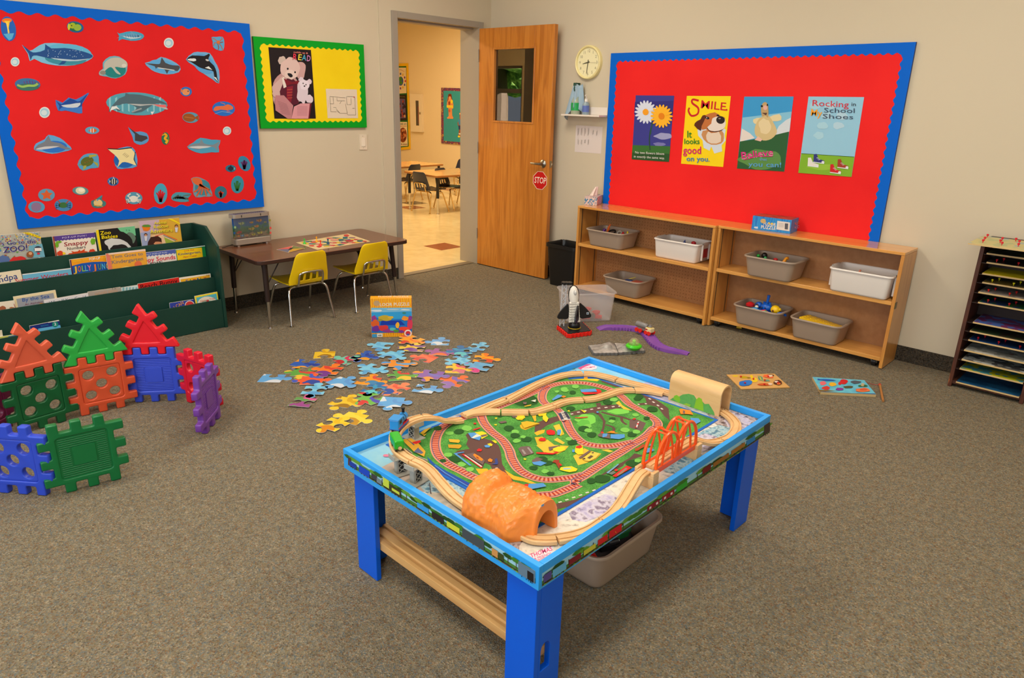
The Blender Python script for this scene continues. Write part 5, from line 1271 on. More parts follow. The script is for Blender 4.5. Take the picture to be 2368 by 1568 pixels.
def f(a):
 a.poly([(1128,75),(1420,50),(1400,230),(1160,260)],(196,170,186));a.poly([(1150,240),(1300,220),(1280,430),(1180,436)],(150,160,196));a.poly([(1420,50),(1708,22),(1752,360),(1640,370),(1480,260)],(214,166,56));a.poly([(1300,280),(1470,250),(1650,360),(1560,400),(1440,410)],(226,190,150))
 a.poly([(1490,300),(1660,380),(1520,400)],(150,170,60));a.line([(1360,290),(1470,255),(1680,340)],12,(220,90,60));a.line([(1480,275),(1660,352)],9,(60,140,150));a.poly([(1540,36),(1600,32),(1722,100),(1718,118)],(240,210,30));a.blob(1230,165,56,44,(226,120,30),5);a.blob(1235,140,60,20,(90,140,60),6)
 a.poly([(1250,430),(1258,370),(1300,300),(1400,285),(1450,320),(1460,400)],(60,34,28),smooth=1);a.blob(1400,395,60,34,(206,140,100),7)
 for x_,y_ in((1225,265),(1665,140)):a.ell(x_,y_,24,22,(70,44,34));a.ell(x_,y_+8,18,16,(200,140,104));a.poly([(x_-22,y_+22),(x_+24,y_+20),(x_+14,y_+90),(x_-12,y_+90)],(206,206,216))
 for dd,c_ in((4,(60,70,40)),(0,(244,222,60))):a.text('Animal',(1345+dd,118+dd),(1525+dd,104+dd),40,c_);a.text('Rescue',(1335+dd,178+dd),(1550+dd,156+dd),46,c_);a.text('Adventure',(1290+dd,246+dd),(1612+dd,220+dd),50,c_)
book(Nt,(1126,76),(1706,22),3,.3,(206,170,110),f,'Animal Rescue Adventure book with bright yellow title, highest on the top tier',th=.008)
def f(a):a.text('ndpa',(-10,290),(190,245),62,(60,76,130));a.text('My',(-60,235),(20,222),22,(90,100,130))
book(Lt,(-150,208),(214,155),2,.2,(226,212,184),f,'cream book with blue lettering, far left of the second tier from top')
def f(a):a.text('Summer Wonders',(160,292),(722,212),40,(196,44,60));a.poly([(236,200),(746,136),(748,146),(238,210)],(214,220,222))
book(Lt,(234,203),(746,138),2,.2,(104,174,206),f,'light blue Summer Wonders book beside the cream book')
def f(a):
 a.poly([(132,630),(700,555),(710,660),(150,730)],(236,156,30));a.poly([(150,720),(300,680),(450,660),(600,655),(720,660),(730,790),(170,850)],(30,84,170));a.poly([(132,632),(150,630),(185,850),(165,852)],(80,40,80));a.text('PACKED WITH',(178,662),(400,632),22,(244,206,60));a.text('POP-UP',(412,640),(574,618),36,(236,230,220));a.text('FUN!',(592,612),(690,600),22,(244,206,60))
 for ch_,x_,c_ in(('J',200,(236,190,40)),('O',250,(226,120,50)),('L',305,(140,190,60)),('L',350,(90,170,210)),('Y',395,(226,120,170)),('J',478,(226,120,50)),('U',540,(120,150,70)),('N',596,(90,190,220)),('G',655,(236,190,40)),('L',705,(226,120,50)),('E',750,(90,170,210))):a.text(ch_,(x_,808-(x_-200)*.11),(x_+50,802-(x_-200)*.11),84,c_)
book(Nt,(132,630),(760,548),2,.2,(30,84,170),f,'blue and orange Jolly Jungle pop-up book, partly covered',th=.014,dx=.014)
def f(a):
 a.poly([(655,542),(1222,476),(1226,500),(658,560)],(236,206,190));a.text('Tom Goes to',(735,610),(1190,560),46,(120,116,120));a.text('Kindergarten',(738,690),(1196,632),50,(120,116,120));a.ell(1118,695,54,50,(226,110,70));a.blob(960,750,80,30,(226,200,120),4)
 pts=[(652,540),(680,537)]
 for k in range(14):pts.append((700+(k%2)*24+k*3,560+k*18))
 pts+=[(740,810),(700,815)];a.poly(pts,(222,120,100))
book(Nt,(652,542),(1222,475),2,.2,(232,166,56),f,'orange Tom Goes to Kindergarten book with pink zigzag spine',th=.008,dx=-.002)
def f(a):
 a.poly([(1225,526),(1655,477),(1665,530),(1225,575)],(80,96,170));zig(a,1225,572,1668,524,18,18,(80,96,170));a.text('JOLLY POP-UP FUN',(1210,568),(1535,530),22,(190,200,220));a.text('Snappy Sounds',(1080,680),(1660,614),60,(210,30,60));a.text('ROAR!',(1290,700),(1470,676),34,(40,40,44))
book(Nt,(1225,524),(1656,477),2,.2,(224,216,208),f,'Snappy Sounds pop-up book with blue zigzag top, right of the orange one',dx=.003)
def f(a):
 a.poly([(1668,492),(2035,450),(2052,600),(1690,650)],(238,196,24));a.text('Look Out',(1780,508),(1925,492),22,(200,60,40));a.text('Kindergarten,',(1692,566),(2026,528),34,(50,80,120));a.text('Here I Come!',(1768,600),(1965,576),22,(190,60,50));a.poly([(1655,478),(2080,422),(2082,432),(1658,488)],(206,224,210))
book(Nt,(1657,480),(2080,424),2,.2,(20,130,70),f,'green and yellow Look Out Kindergarten, Here I Come! book, at the right end')
def f(a):a.blob(30,560,36,26,(160,90,60),4);a.blob(130,560,30,14,(170,110,70),5);a.line([(145,512),(165,560)],5,(160,60,50))
book(Lt,(-90,508),(152,478),1,.2,(226,214,194),f,'cream book with brown drawing, far left of the third tier')
def f(a):a.poly([(172,462),(562,398),(590,520),(195,570)],(150,152,160));a.text('By the Sea',(232,492),(522,448),38,(44,84,150));a.text('An Alphabet Book',(264,530),(545,482),20,(120,50,70),False);a.blob(440,520,36,16,(200,140,50),3)
book(Lt,(138,440),(584,368),1,.2,(226,208,166),f,'By the Sea alphabet book with a grey panel and cream border',th=.008,dx=.006)
def f(a):a.text('What If You Could',(520,520),(910,455),34,(50,90,110),False)
book(Lt,(462,478),(926,398),1,.2,(222,216,218),f,'white book with thin blue handwriting, third tier')
def f(a):a.text('GOOD DOG',(1000,425),(1240,385),26,(196,150,110));a.text('T.S',(1175,364),(1222,356),18,(60,60,60),False)
book(Lt,(925,388),(1270,337),1,.2,(170,160,150),f,'grey book marked with initials, between the white and teal books',dx=.004)
def f(a):[a.poly([(1290+k*34,340),(1310+k*34,336),(1310+k*34,390),(1290+k*34,392)],(130,180,186),up=(k==0))for k in range(5)];a.line([(1355,372),(1400,362),(1440,366)],5,(50,60,80))
book(Lt,(1272,344),(1450,315),1,.2,(206,220,220),f,'pale teal striped book left of the red Beach Bunny book',dx=.006)
def f(a):a.text('Beach Bunny',(1478,360),(1872,290),46,(60,16,20))
book(Lt,(1450,304),(1882,234),1,.2,(206,36,28),f,'red Beach Bunny book on the third tier')
def f(a):
 a.poly([(1900,256),(2208,208),(2215,300),(1915,320)],(238,176,36))
 for k,ch_ in enumerate('FAMILY'):a.text(ch_,(1955+k*38,288-k*6),(1985+k*38,284-k*6),26,[(40,80,160),(60,110,60),(190,40,50)][k%3])
 a.text('T.S',(2172,224),(2205,218),16,(80,60,30),False)
book(Lt,(1886,240),(2216,194),1,.2,(232,222,206),f,'yellow book with a white border, right end of the third tier')
def f(a):a.text('I CAN',(1840,570),(1940,510),34,(226,150,40));a.ell(1998,525,52,46,(224,216,214));a.ell(1998,528,34,30,(200,30,40));a.ell(1998,525,44,39,(206,60,60))
book(Lt,(1786,506),(2040,466),0,.2,(50,66,160),f,'small blue board book with a red circle, lowest tier right')
def f(a):a.poly([(2066,448),(2278,404),(2296,500),(2080,520)],(84,180,196));a.ell(2186,510,105,75,(230,222,206));a.ell(2186,525,74,50,(140,190,170));a.ell(2188,530,60,40,(230,222,206));a.text('Nature Trail',(2110,496),(2262,462),20,(206,110,90));a.poly([(2172,478),(2198,472),(2200,486),(2174,492)],(190,30,40))
book(Lt,(2050,434),(2288,387),0,.2,(240,214,40),f,'small yellow and teal board book with white arch, lowest tier right end')
def f(a):a.poly([(540,430),(1072,335),(1090,400),(700,480),(550,480)],(24,44,120));a.poly([(690,470),(1090,405),(1110,480),(690,560)],(96,176,216));a.ell(1000,392,58,52,(20,130,120));a.text('2',(980,415),(1025,408),50,(226,236,232));a.text('READING',(740,438),(880,412),26,(40,130,190));a.text('Henry',(750,540),(950,508),26,(190,40,60));a.poly([(870,352),(1072,318),(1072,330),(872,364)],(220,214,210))
book(Tt,(535,425),(1072,318),0,.2,(24,44,120),f,'dark blue reader book with a green number 2 badge')
def f(a):a.poly([(150,610),(340,575),(350,640),(160,660)],(80,120,180));a.line([(250,640),(340,605)],14,(210,120,50))
book(Tt,(-200,650),(530,540),0,.2,(196,196,90),f,'yellow green thin book at lower left, barely showing',dx=.004)
book(Tt,(-160,530),(36,503),0,.2,(216,206,180),None,'beige book corner at far lower left',dx=.012)
book(Tt,(1800,345),(2326,248),0,.2,(130,180,200),None,'thin light blue book edge, behind the green triangle tile',dx=.002)
# ================================================================ giant interlocking tiles
def prism_holes(m,loops,z0,z1,mt,R):
 """first loop outer (ccw), others holes (cw)"""
 L3=[[Vector((p[0],p[1],0))for p in lp]for lp in loops]
 flat=[p for lp in L3 for p in lp];tris=tessellate_polygon(L3);n=len(flat)
 vs=[R@Vector((p.x,p.y,z1))for p in flat]+[R@Vector((p.x,p.y,z0))for p in flat]
 fs=[tuple(t_)for t_ in tris]+[(t_[0]+n,t_[2]+n,t_[1]+n)for t_ in tris]
 k=0
 for lp in L3:
  c=len(lp)
  for i in range(c):fs.append((k+i,k+(i+1)%c,n+k+(i+1)%c,n+k+i))
  k+=c
 m.add(vs,fs,mt)
def rnd_poly(pts,r,n=2):
 out=[];N=len(pts)
 for i in range(N):
  a,b,c=Vector(pts[i-1]),Vector(pts[i]),Vector(pts[(i+1)%N]);u=(a-b);v=(c-b);lu,lv=u.length,v.length
  if lu<1e-6 or lv<1e-6:continue
  u/=lu;v/=lv
  if abs(u.cross(v))<.2 if hasattr(u,'cross')and len(u)==2 else False:out.append(tuple(b)); continue
  q=min(r,lu*.45,lv*.45);p0,p1=b+u*q,b+v*q
  for k in range(n+1):
   t=k/n;out.append(tuple(p0*(1-t)**2+b*2*t*(1-t)+p1*t*t))
 return out
def inset(pts,d):
 out=[];N=len(pts)
 for i in range(N):
  a,b,c=Vector(pts[i-1]),Vector(pts[i]),Vector(pts[(i+1)%N]);u=(b-a).normalized();v=(c-b).normalized()
  n1,n2=Vector((-u.y,u.x)),Vector((-v.y,v.x));m_=(n1+n2)
  if m_.length<1e-6:out.append(tuple(b)); continue
  m_.normalize();k=d/max(m_.dot(n1),.5);out.append(tuple(b+m_*k))
 return out
def soft_prism(m,loops,h,mt,R,b=.006,steps=4):
 """like prism_holes, with rounded edges on both faces; loops ccw outer, cw holes"""
 n=sum(len(l)for l in loops);levels=[(b*(1-math.sin(math.radians(90*k/steps))),h-b+b*math.cos(math.radians(90-90*(steps-k)/steps))if False else h-b*(1-math.cos(math.radians(90*k/steps))))for k in range(steps+1)]
 rings=[]
 for d,z in levels:rings.append((d,z))
 for d,z in reversed(levels):rings.append((d,-z))
 vs,fs=[],[]
 for d,z in rings:
  for l in loops:vs+=[R@Vector((p[0],p[1],z))for p in inset(l,d)]
 top=[[Vector((p[0],p[1],0))for p in inset(l,b)]for l in loops];tris=tessellate_polygon(top);K=(len(rings)-1)*n
 fs+=[tuple(t)for t in tris]+[(t[0]+K,t[2]+K,t[1]+K)for t in tris]
 for r in range(len(rings)-1):
  k=0
  for l in loops:
   c=len(l)
   for i in range(c):fs.append((r*n+k+i,r*n+k+(i+1)%c,(r+1)*n+k+(i+1)%c,(r+1)*n+k+i))
   k+=c
 m.add(vs,fs,mt)
TB,TP,TW,TLn=.222,.079,.038,.038
def tabs(corners,offs,w,L):
 out=[];n=len(corners)
 for i in range(n):
  a=Vector(corners[i]).to_2d();b=Vector(corners[(i+1)%n]).to_2d();d=(b-a).normalized();nn=Vector((d.y,-d.x));out.append(tuple(a))
  for o in offs:
   p=a+d*o;q=a+d*(o+w)
   out+=[tuple(p+nn*0),tuple(p+nn*L),tuple(q+nn*L),tuple(q)]if o>0 else[tuple(p+nn*L),tuple(q+nn*L),tuple(q)]
 return[p for i,p in enumerate(out)if(Vector(p)-Vector(out[i-1])).length>1e-5]
def circ(cx,cy,r,n=20):return[(cx+r*math.cos(-2*math.pi*k/n),cy+r*math.sin(-2*math.pi*k/n))for k in range(n)]
def tile(P_right,u,kind,col,label,flip= False,dz=0.0,name='interlocking_tile'):
 """P_right: floor point of the body's right end, u: direction left->right (floor)"""
 u=Vector((u[0],u[1],0)).normalized();o=Vector((P_right[0],P_right[1],0))-u*TB
 nrm=Vector((u.y,-u.x,0))
 F=frame(o+Vector((0,0,TLn+.0005+dz)),u,(0,0,1),nrm)
 c=thing(name,(o+u*TB/2),label,'building tile',group='giant interlocking tiles')
 mt=mat(col,.38,'tile_plastic',coat=.12)
 mt=mat(col,.38,coat=.12)
 cor=[(0,0),(TB,0),(TB,TB),(0,TB)]
 offs=[TB-TW-2*TP,TB-TW-TP,TB-TW]
 out=[]
 for i in range(4):
  a=Vector(cor[i]);b=Vector(cor[(i+1)%4]);d=(b-a).normalized();nn=Vector((d.y,-d.x))
  for o_ in offs:
   p=a+d*o_;q=a+d*(o_+TW);out+=[tuple(p),tuple(p+nn*TLn),tuple(q+nn*TLn)]
   if o_<offs[-1]:out.append(tuple(q))
   else:out.append(tuple(q))
 if flip:out=[(TB-x,y)for x,y in reversed(out)]
 h=.015;inn=list(reversed(rrect(.022,.022,TB-.022,TB-.022,.012,4)))
 m=M();soft_prism(m,[rnd_poly(out,.006),inn],h,mt,F);m.build('frame',c,smooth=60)
 m=M();inn2=rrect(.0215,.0215,TB-.0215,TB-.0215,.012,4)
 if kind=='holes':
  r=.0245;q=TB/2;e=.052
  soft_prism(m,[inn2]+[circ(x,y,r)for x,y in((q,q),(q-e,q-e),(q+e,q-e),(q-e,q+e),(q+e,q+e))],h-.003,mt,F,b=.004)
  m.build('centre_panel',c,smooth=60)
 else:
  prism_holes(m,[inn2],-h+.006,h-.006,mt,F)
  for k in range(19):
   y=.030+k*(TB-.060)/18
   xs_=[(.028,TB-.028)]if abs(y-TB/2)>.043 else[(.028,TB/2-.047),(TB/2+.047,TB-.028)]
   for x0_,x1_ in xs_:m.tube([F@Vector((x0_,y,h-.0055)),F@Vector((x1_,y,h-.0055))],.0022,mt,6)
  m.build('ridged_panel',c,smooth=60)
  m=M();m.prism(rrect(TB/2-.04,TB/2-.04,TB/2+.04,TB/2+.04,.006,3),h-.006,h-.002,mt,F);m.build('name_plate',c,bevel=.001)
 return F,u
def tri(F0,u0,col,label,du=-.0135):
 """triangle standing on top of a square tile"""
 F=F0@Matrix.Translation((du,TB+TLn+.001,0))
 c=thing('interlocking_triangle',F.translation,label,'building tile',group='giant interlocking tiles')
 mt=mat(col,.38,coat=.12);S=TB;H=S*.866
 cor=[(0,0),(S,0),(S/2,H)];offs=[0.0,TP,2*TP];out=[]
 for i in range(3):
  a=Vector(cor[i]);b=Vector(cor[(i+1)%3]);d=(b-a).normalized();nn=Vector((d.y,-d.x))
  for o_ in offs:
   p=a+d*o_;q=a+d*(o_+TW*.95)
   if o_==0:out+=[tuple(a-d*.022+nn*TLn*.9),tuple(q+nn*TLn),tuple(q)]
   else:out+=[tuple(p),tuple(p+nn*TLn),tuple(q+nn*TLn),tuple(q)]
 h=.015;cx_,cy_=S/2,H/3
 def inner(k):return spline([(cx_+(x-cx_)*k*.96+0,cy_+(y-cy_)*k)for x,y in[(cor[0][0]+.02,cor[0][1]),(cor[1][0]-.02,cor[1][1]),(cor[1][0]-.01,.018),(S/2+.01,H-.022),(S/2-.01,H-.022),(.01,.018)]],3,True)
 i1=[(v[0],v[1])for v in inner(.58)];i2=[(v[0],v[1])for v in inner(.59)]
 m=M();soft_prism(m,[rnd_poly(out,.007),list(reversed(i1))],h,mt,F);m.build('frame',c,smooth=60)
 m=M();prism_holes(m,[i2],-h+.005,h-.005,mt,F);m.build('centre_panel',c)
def vecn(a,b):v=Vector((b[0]-a[0],b[1]-a[1])); return v.normalized()
d_=vecn((-2.953,.581),(-2.93,.742));tile((-2.93+d_.x*.012,.742+d_.y*.012),d_,'ridge',(6,112,58),'dark green ridged square tile standing nearest, right of the holed blue tile')
d_=vecn((-3.112,.401),(-2.992,.499));tile((-2.992+d_.x*.012,.499+d_.y*.012),d_,'holes',(44,76,206),'blue square tile with round holes at the left frame edge')
d_=vecn((-3.672,.644),(-3.682,.727));Fg=tile((-3.682+d_.x*.054,.727+d_.y*.054),d_,'holes',(2,88,44),'dark green square tile with five holes, under the salmon triangle',True)
d_=vecn((-3.691,.837),(-3.672,.994));Fo=tile((-3.672+d_.x*.050,.994+d_.y*.050),d_,'holes',(216,84,48),'orange square tile with five holes, under the green triangle',True)
d_=vecn((-3.667,1.108),(-3.579,1.227));Fb=tile((-3.579+d_.x*.036,1.227+d_.y*.036),d_,'ridge',(52,78,204),'blue ridged square tile under the red triangle',True)
tile((-3.30,1.330),(.97,.24),'holes',(214,20,48),'red square tile with holes, behind the purple tile',True)
tile((-3.096-.737*.185,1.179+.676*.185),(-.737,.676),'ridge',(116,62,160),'purple ridged square tile seen nearly edge on')
tile((-3.79,.552),(-.62,.78),'holes',(110,22,66),'magenta square tile at the left frame edge, behind the blue one')
tri(Fg[0],Fg[1],(222,96,66),'salmon orange triangle tile on the dark green square')
tri(Fo[0],Fo[1],(44,176,70),'bright green triangle tile on the orange square')
tri(Fb[0],Fb[1],(226,24,40),'bright red triangle tile on the blue ridged square')
# ================================================================ standing floor puzzle box
TP_=(560,660,3.8194)
pp= lambda x,y,tr=TP_:(tr[0]+x/tr[2],tr[1]+y/tr[2])
A=onz(*pp(1143,460));B=onz(*pp(1504,452));ex=(B-A);Wb=ex.length;ex.normalize();nr=Vector((ex.y,-ex.x,0))
if nr.dot(-A)<0:nr=-nr
Hb=(hit(*pp(1137,118),A,nr).z+hit(*pp(1497,112),A,nr).z)/2
FB=frame(A+Vector((0,0,.0005)),ex,-nr,(0,0,1));db=.065
pb=thing('puzzle_box',FB.translation,'orange striped floor puzzle box standing upright on the carpet','puzzle box')
t=newmat('orange_box_print',.4);w=t.n('TexWave',i_Scale=18.0,i_Distortion=3.0);w.inputs['Detail'].default_value=2;t.l(t.coords(),w.inputs['Vector'])
t.l(t.ramp(w.outputs['Fac'],[(0,(236,120,20)),(.2,(246,190,20)),(.8,(244,180,20)),(1,(240,140,20))]),t.b.inputs['Base Color'])
M().box((0,0,0),(Wb,db,Hb),t.m,FB).build('box_body',pb,bevel=.001)
a=Art(A+nr*.0006,nr,TP_,base=.0003)
a.text('FLOOR PUZZLE',(1196,184),(1478,178),28,(236,228,210));a.ell(1188,158,28,24,(190,160,120))
a.poly([(1140,198),(1497,196),(1501,415),(1143,420)],(30,120,206));a.poly([(1140,198),(1497,196),(1498,230),(1141,240)],(120,190,226));a.poly([(1141,240),(1498,232),(1499,290),(1300,300),(1142,280)],(50,160,220));a.poly([(1230,310),(1400,310),(1440,350),(1220,350)],(24,60,170))
for q in((1190,222,46,9,(214,226,232)),(1440,214,40,6,(214,226,232)),(1330,212,60,5,(190,210,220)),(1265,288,62,24,(196,170,50)),(1310,282,24,12,(220,180,60)),(1220,305,24,10,(160,150,50)),(1430,242,16,9,(60,140,130)),(1165,290,22,26,(150,60,140)),(1175,340,36,36,(222,96,40)),(1185,380,40,26,(110,50,150)),(1250,375,44,26,(214,60,60)),(1300,400,60,16,(150,60,130)),(1372,350,16,26,(240,180,50)),(1330,385,28,14,(90,190,190)),(1440,290,30,20,(236,150,50)),(1480,340,22,50,(206,60,90)),(1430,385,44,24,(226,70,50)),(1485,285,16,20,(130,60,150)),(1400,405,30,12,(110,60,150)),(1360,400,24,12,(90,150,60))):a.blob(q[0],q[1],q[2],q[3],q[4],int(q[0]))
a.ell(1465,420,33,32,(224,222,220));a.ell(1465,420,22,20,(196,44,54));a.poly([(1448,424),(1482,424),(1466,440)],(50,90,180));a.poly([(1146,428),(1190,426),(1192,456),(1147,457)],(60,150,200));a.poly([(1192,422),(1240,421),(1241,452),(1193,453)],(226,222,214));a.text('48',(1200,446),(1232,445),14,(90,90,90))
a.build('front_print',pb)
a=Art(Vector((0,0,Hb+.0008)),(0,0,1),TP_);a.text('FLOOR PUZZLE',(1200,106),(1470,104),14,(226,214,190));a.build('top_print',pb)
# ================================================================ scattered jigsaw pieces
def jig(w,h,s,k):
 """outline: s = sides (bottom,right,top,left) -1 in, 0 flat, 1 out"""
 pts=[];cs=[(-w/2,-h/2),(w/2,-h/2),(w/2,h/2),(-w/2,h/2)]
 for i in range(4):
  a_=Vector(cs[i]);b_=Vector(cs[(i+1)%4]);d=(b_-a_);L=d.length;d.normalize();nn=Vector((d.y,-d.x));sg=s[i]
  pts.append(tuple(a_))
  if sg:
   r=.021*k;c_=a_+d*(L/2)
   for t_,o_ in((-.36,0.04),(-.34,.30)):pts.append(tuple(c_+d*(t_*1.4*r*1.3)+nn*(sg*o_*r)))
   for q in range(9):
    ang=math.radians(215-q*31.25);pts.append(tuple(c_+d*(math.cos(ang)*r)+nn*(sg*(1.05*r+math.sin(ang)*r*.85))))
   for t_,o_ in((.34,.30),(.36,0.04)):pts.append(tuple(c_+d*(t_*1.4*r*1.3)+nn*(sg*o_*r)))
 return pts
def pm(name,cs,sc=9):return prnt(name,cs,sc)
SK=[(96,176,218),(120,196,228),(86,160,212),(150,206,226)];SW=[(90,150,214),(96,166,222),(206,216,226),(130,190,226)]
DP=[(30,60,150),(40,90,180),(220,150,40),(24,50,130)];CO=[(206,60,50),(230,120,40),(110,50,140),(226,80,60)]
CG=[(206,60,60),(90,160,70),(226,190,60),(60,120,190)];YE=[(206,160,30),(226,190,50),(150,110,30),(232,200,60)];VI=[(110,110,190),(130,90,170),(226,150,60),(100,120,200)];PK=[(206,90,150),(90,150,80),(150,70,140),(120,160,200)]
OR=[(226,120,40),(236,160,40),(210,80,50),(110,150,190)];SE=[(50,150,190),(40,110,170),(90,190,200),(60,90,150)]
PCS=[(262,825,SW,0,(0,1,-1,0),'pale sky blue, farthest left of the scattered pieces'),(1245,538,SK,8,(1,-1,0,1),'light blue with a gold corner, just left below the standing box'),(1500,490,OR,40,(1,1,-1,1),'orange flower like, right of the standing box base'),(1752,507,SW,0,(0,-1,1,1),'blue with a sandy white band, right of the orange flower piece'),(2085,552,SK,20,(1,-1,1,-1),'light blue with an orange bottom edge, upper right of the scatter'),(1525,568,[(110,70,140),(226,196,60),(120,80,150),(150,110,160)],5,(0,-1,1,1),'violet and yellow, under the orange flower piece'),(728,618,YE,-10,(-1,0,1,0),'mustard speckled with a red top, upper left of the scatter'),(1065,635,DP,12,(1,1,1,-1),'dark blue with yellow fish, left of centre at the top'),(1322,632,SK,30,(-1,1,1,1),'plain light blue, upper middle beside the yellow fish piece'),(540,692,DP,15,(1,1,-1,0),'royal blue with gold trim at upper left'),(925,672,[(206,50,90),(110,190,170),(180,40,50),(226,100,60)],35,(1,-1,1,1),'crimson and teal flower piece'),(1390,702,[(90,160,214),(226,140,40),(80,150,214),(100,170,220)],0,(1,1,-1,1),'blue with orange fish, centre of the scatter'),(1620,650,[(214,80,60),(226,110,80),(200,60,60),(150,110,140)],25,(-1,0,1,1),'salmon red with thin stripes, right of centre'),(1760,597,[(120,60,120),(150,80,150),(220,110,60),(90,50,90)],10,(0,1,-1,1),'dark purple and orange, upper right'),(1945,592,SE,-12,(1,-1,1,1),'teal sea coloured, below the upper right light blue piece'),(1905,665,SK,40,(1,1,1,-1),'light blue with four rounded knobs, right side'),(2130,658,OR,5,(-1,1,1,-1),'yellow and orange seahorse piece, farthest right'),(2110,728,[(90,160,206),(100,170,214),(206,70,140),(80,150,200)],20,(1,-1,0,1),'mid blue with a magenta tip, right edge'),(1880,748,[(214,90,110),(226,190,60),(206,110,130),(226,80,70)],0,(0,1,1,-1),'pink coral above a yellow band, right side'),(1155,742,SK,30,(1,1,-1,1),'light blue with golden fin at left, centre'),(775,762,CO,10,(1,-1,1,1),'red sponge and purple, left of centre'),(535,772,CG,0,(1,1,-1,1),'green and pink coral, left side'),(1385,818,CG,-15,(0,1,1,-1),'clownfish and green weed piece, centre'),(1670,800,VI,15,(1,1,-1,1),'dusky violet blue with gold edge, lower right'),(1885,855,[(120,100,180),(226,110,60),(140,110,180),(90,150,70)],30,(1,-1,1,1),'violet with orange and green knobs, lower right end'),(615,848,[(60,90,190),(226,90,50),(40,70,160),(90,130,210)],-8,(0,1,1,1),'blue dolphin with red coral, left side'),(870,868,SW,35,(1,1,1,0),'sky blue with a white cloud band, left of centre'),(1115,848,[(206,70,60),(226,150,40),(60,130,180),(190,60,60)],10,(0,1,1,-1),'red coral with orange fish and blue, centre bottom'),(1612,922,SW,12,(0,1,-1,-1),'pale blue with a cloudy edge, lower right of centre'),(640,940,SK,0,(1,-1,1,-1),'clear blue with three knobs, lower left'),(1360,920,[(220,90,70),(226,130,90),(40,80,160),(206,80,60)],30,(1,-1,1,1),'salmon clownfish with dark blue corner'),(1165,925,SE,15,(1,-1,1,-1),'sea blue with a gold patch, below centre'),(535,1045,PK,8,(0,-1,1,-1),'magenta and green coral, lowest left'),(895,1035,YE,20,(1,1,1,-1),'brown gold turtle shell piece, lower middle'),(1150,1010,[(80,80,180),(110,180,80),(206,60,60),(120,70,160)],40,(1,1,-1,1),'purple and green striped fish piece'),(1320,1042,SW,4,(1,1,0,0),'sky blue with a white cloud, lowest right of the scatter'),(975,1180,[(226,196,50),(232,206,70),(190,140,40),(200,90,60)],20,(-1,1,1,1),'yellow turtle head with a blue knob, nearest to the train table'),(805,1238,[(220,180,30),(232,200,50),(206,130,30),(226,190,40)],30,(1,-1,1,-1),'yellow turtle flipper piece, nearest to the viewer')]
for i,(x,y,cs,rot,sd,lb)in enumerate(PCS):
 p=onz(*pp(x,y));rnd=random.Random(i)
 fx=Vector((RCT@Vector((1,0,0))));ang=math.atan2(fx.y,fx.x)-math.radians(rot*1.0)
 k=1.25;w_,h_=.120*(1+rnd.uniform(-.05,.08)),.112*(1+rnd.uniform(-.05,.1))
 z=.0012+(i%3)*.0031
 m=M();m.prism(jig(w_,h_,sd,k),0,.0026,mat((206,200,190),.7,'puzzle_card'),m2=pm('puzzle_piece_print',cs,7+i%4))
 o=m.build('jigsaw_piece');c0=o.location.copy();o.rotation_euler=(0,0,ang)
 o.location=Matrix.Rotation(ang,3,'Z')@c0+Vector((p.x,p.y,z))
 tag(o,'jigsaw piece, '+lb,'puzzle piece','large jigsaw pieces scattered on the carpet')
TR_=(1270,620,6.766)
RT= lambda x,y,z=0.0:onz(TR_[0]+x/TR_[2],TR_[1]+y/TR_[2],z)
REDP,BLK2,WHP=mat((232,40,30),.35,coat=.2),mat((22,22,24),.35,'black_toy_plastic',coat=.2),mat((232,228,218),.35,'white_toy_plastic',coat=.2)
def toothed(m,P,z0,z1,mt,n=6,tl=.008,top= None):
 """quad plate with square teeth around; P = 4 floor points"""
 P=[Vector((p[0],p[1]))for p in P];out=[]
 ar=sum(P[i].x*P[(i+1)%4].y-P[(i+1)%4].x*P[i].y for i in range(4))
 if ar<0:P.reverse()
 for i in range(4):
  a,b=P[i],P[(i+1)%4];d=(b-a)/n;nn=Vector((d.y,-d.x)).normalized()*tl
  for k in range(n):out+=[a+d*(k+.0),a+d*(k+.28),a+d*(k+.28)+nn,a+d*(k+.78)+nn,a+d*(k+.78)]
 m.prism([(v.x,v.y)for v in out],z0,z1,mt,m2=top)
cam_r=Vector((RC[0][0],RC[0][1],0)).normalized();cam_f=Vector((-cam_r.y,cam_r.x,0))
sc_root=onz(*pp(380,940,TR_),.03)
shl=thing('toy_space_shuttle',(sc_root.x,sc_root.y,0),'white and black toy space shuttle on a red toothed launch base','toy rocket')
q=[RT(128,955,.0),RT(300,1100,.0),RT(650,1050,.0),RT(505,900,.0)]
m=M();toothed(m,q,.001,.030,REDP,6,.011);m.build('launch_base',shl,bevel=.002)
c_=(q[0]+q[1]+q[2]+q[3])/4;m=M();toothed(m,[c_+(p-c_)*.97 for p in q],.0302,.034,BLK2,6,.005);m.build('base_deck',shl)
S0=Vector((c_.x,c_.y,.034))+cam_r*-.003
FS=frame(S0,cam_r,cam_f,(0,0,1))@Matrix.Rotation(math.radians(-4),4,'Y')
m=M();m.lathe([(.001,0),(.034,0),(.042,.012),(.040,.030),(.030,.042),(.001,.042)],BLK2,24,R=FS);m.build('engine_dome',shl,smooth=40)
m=M();m.tube(ring(S0+Vector((0,0,.001)),.044,.0,None),.002,mat((226,190,20),.4),6,cap= False);m.build('yellow_ring',shl)
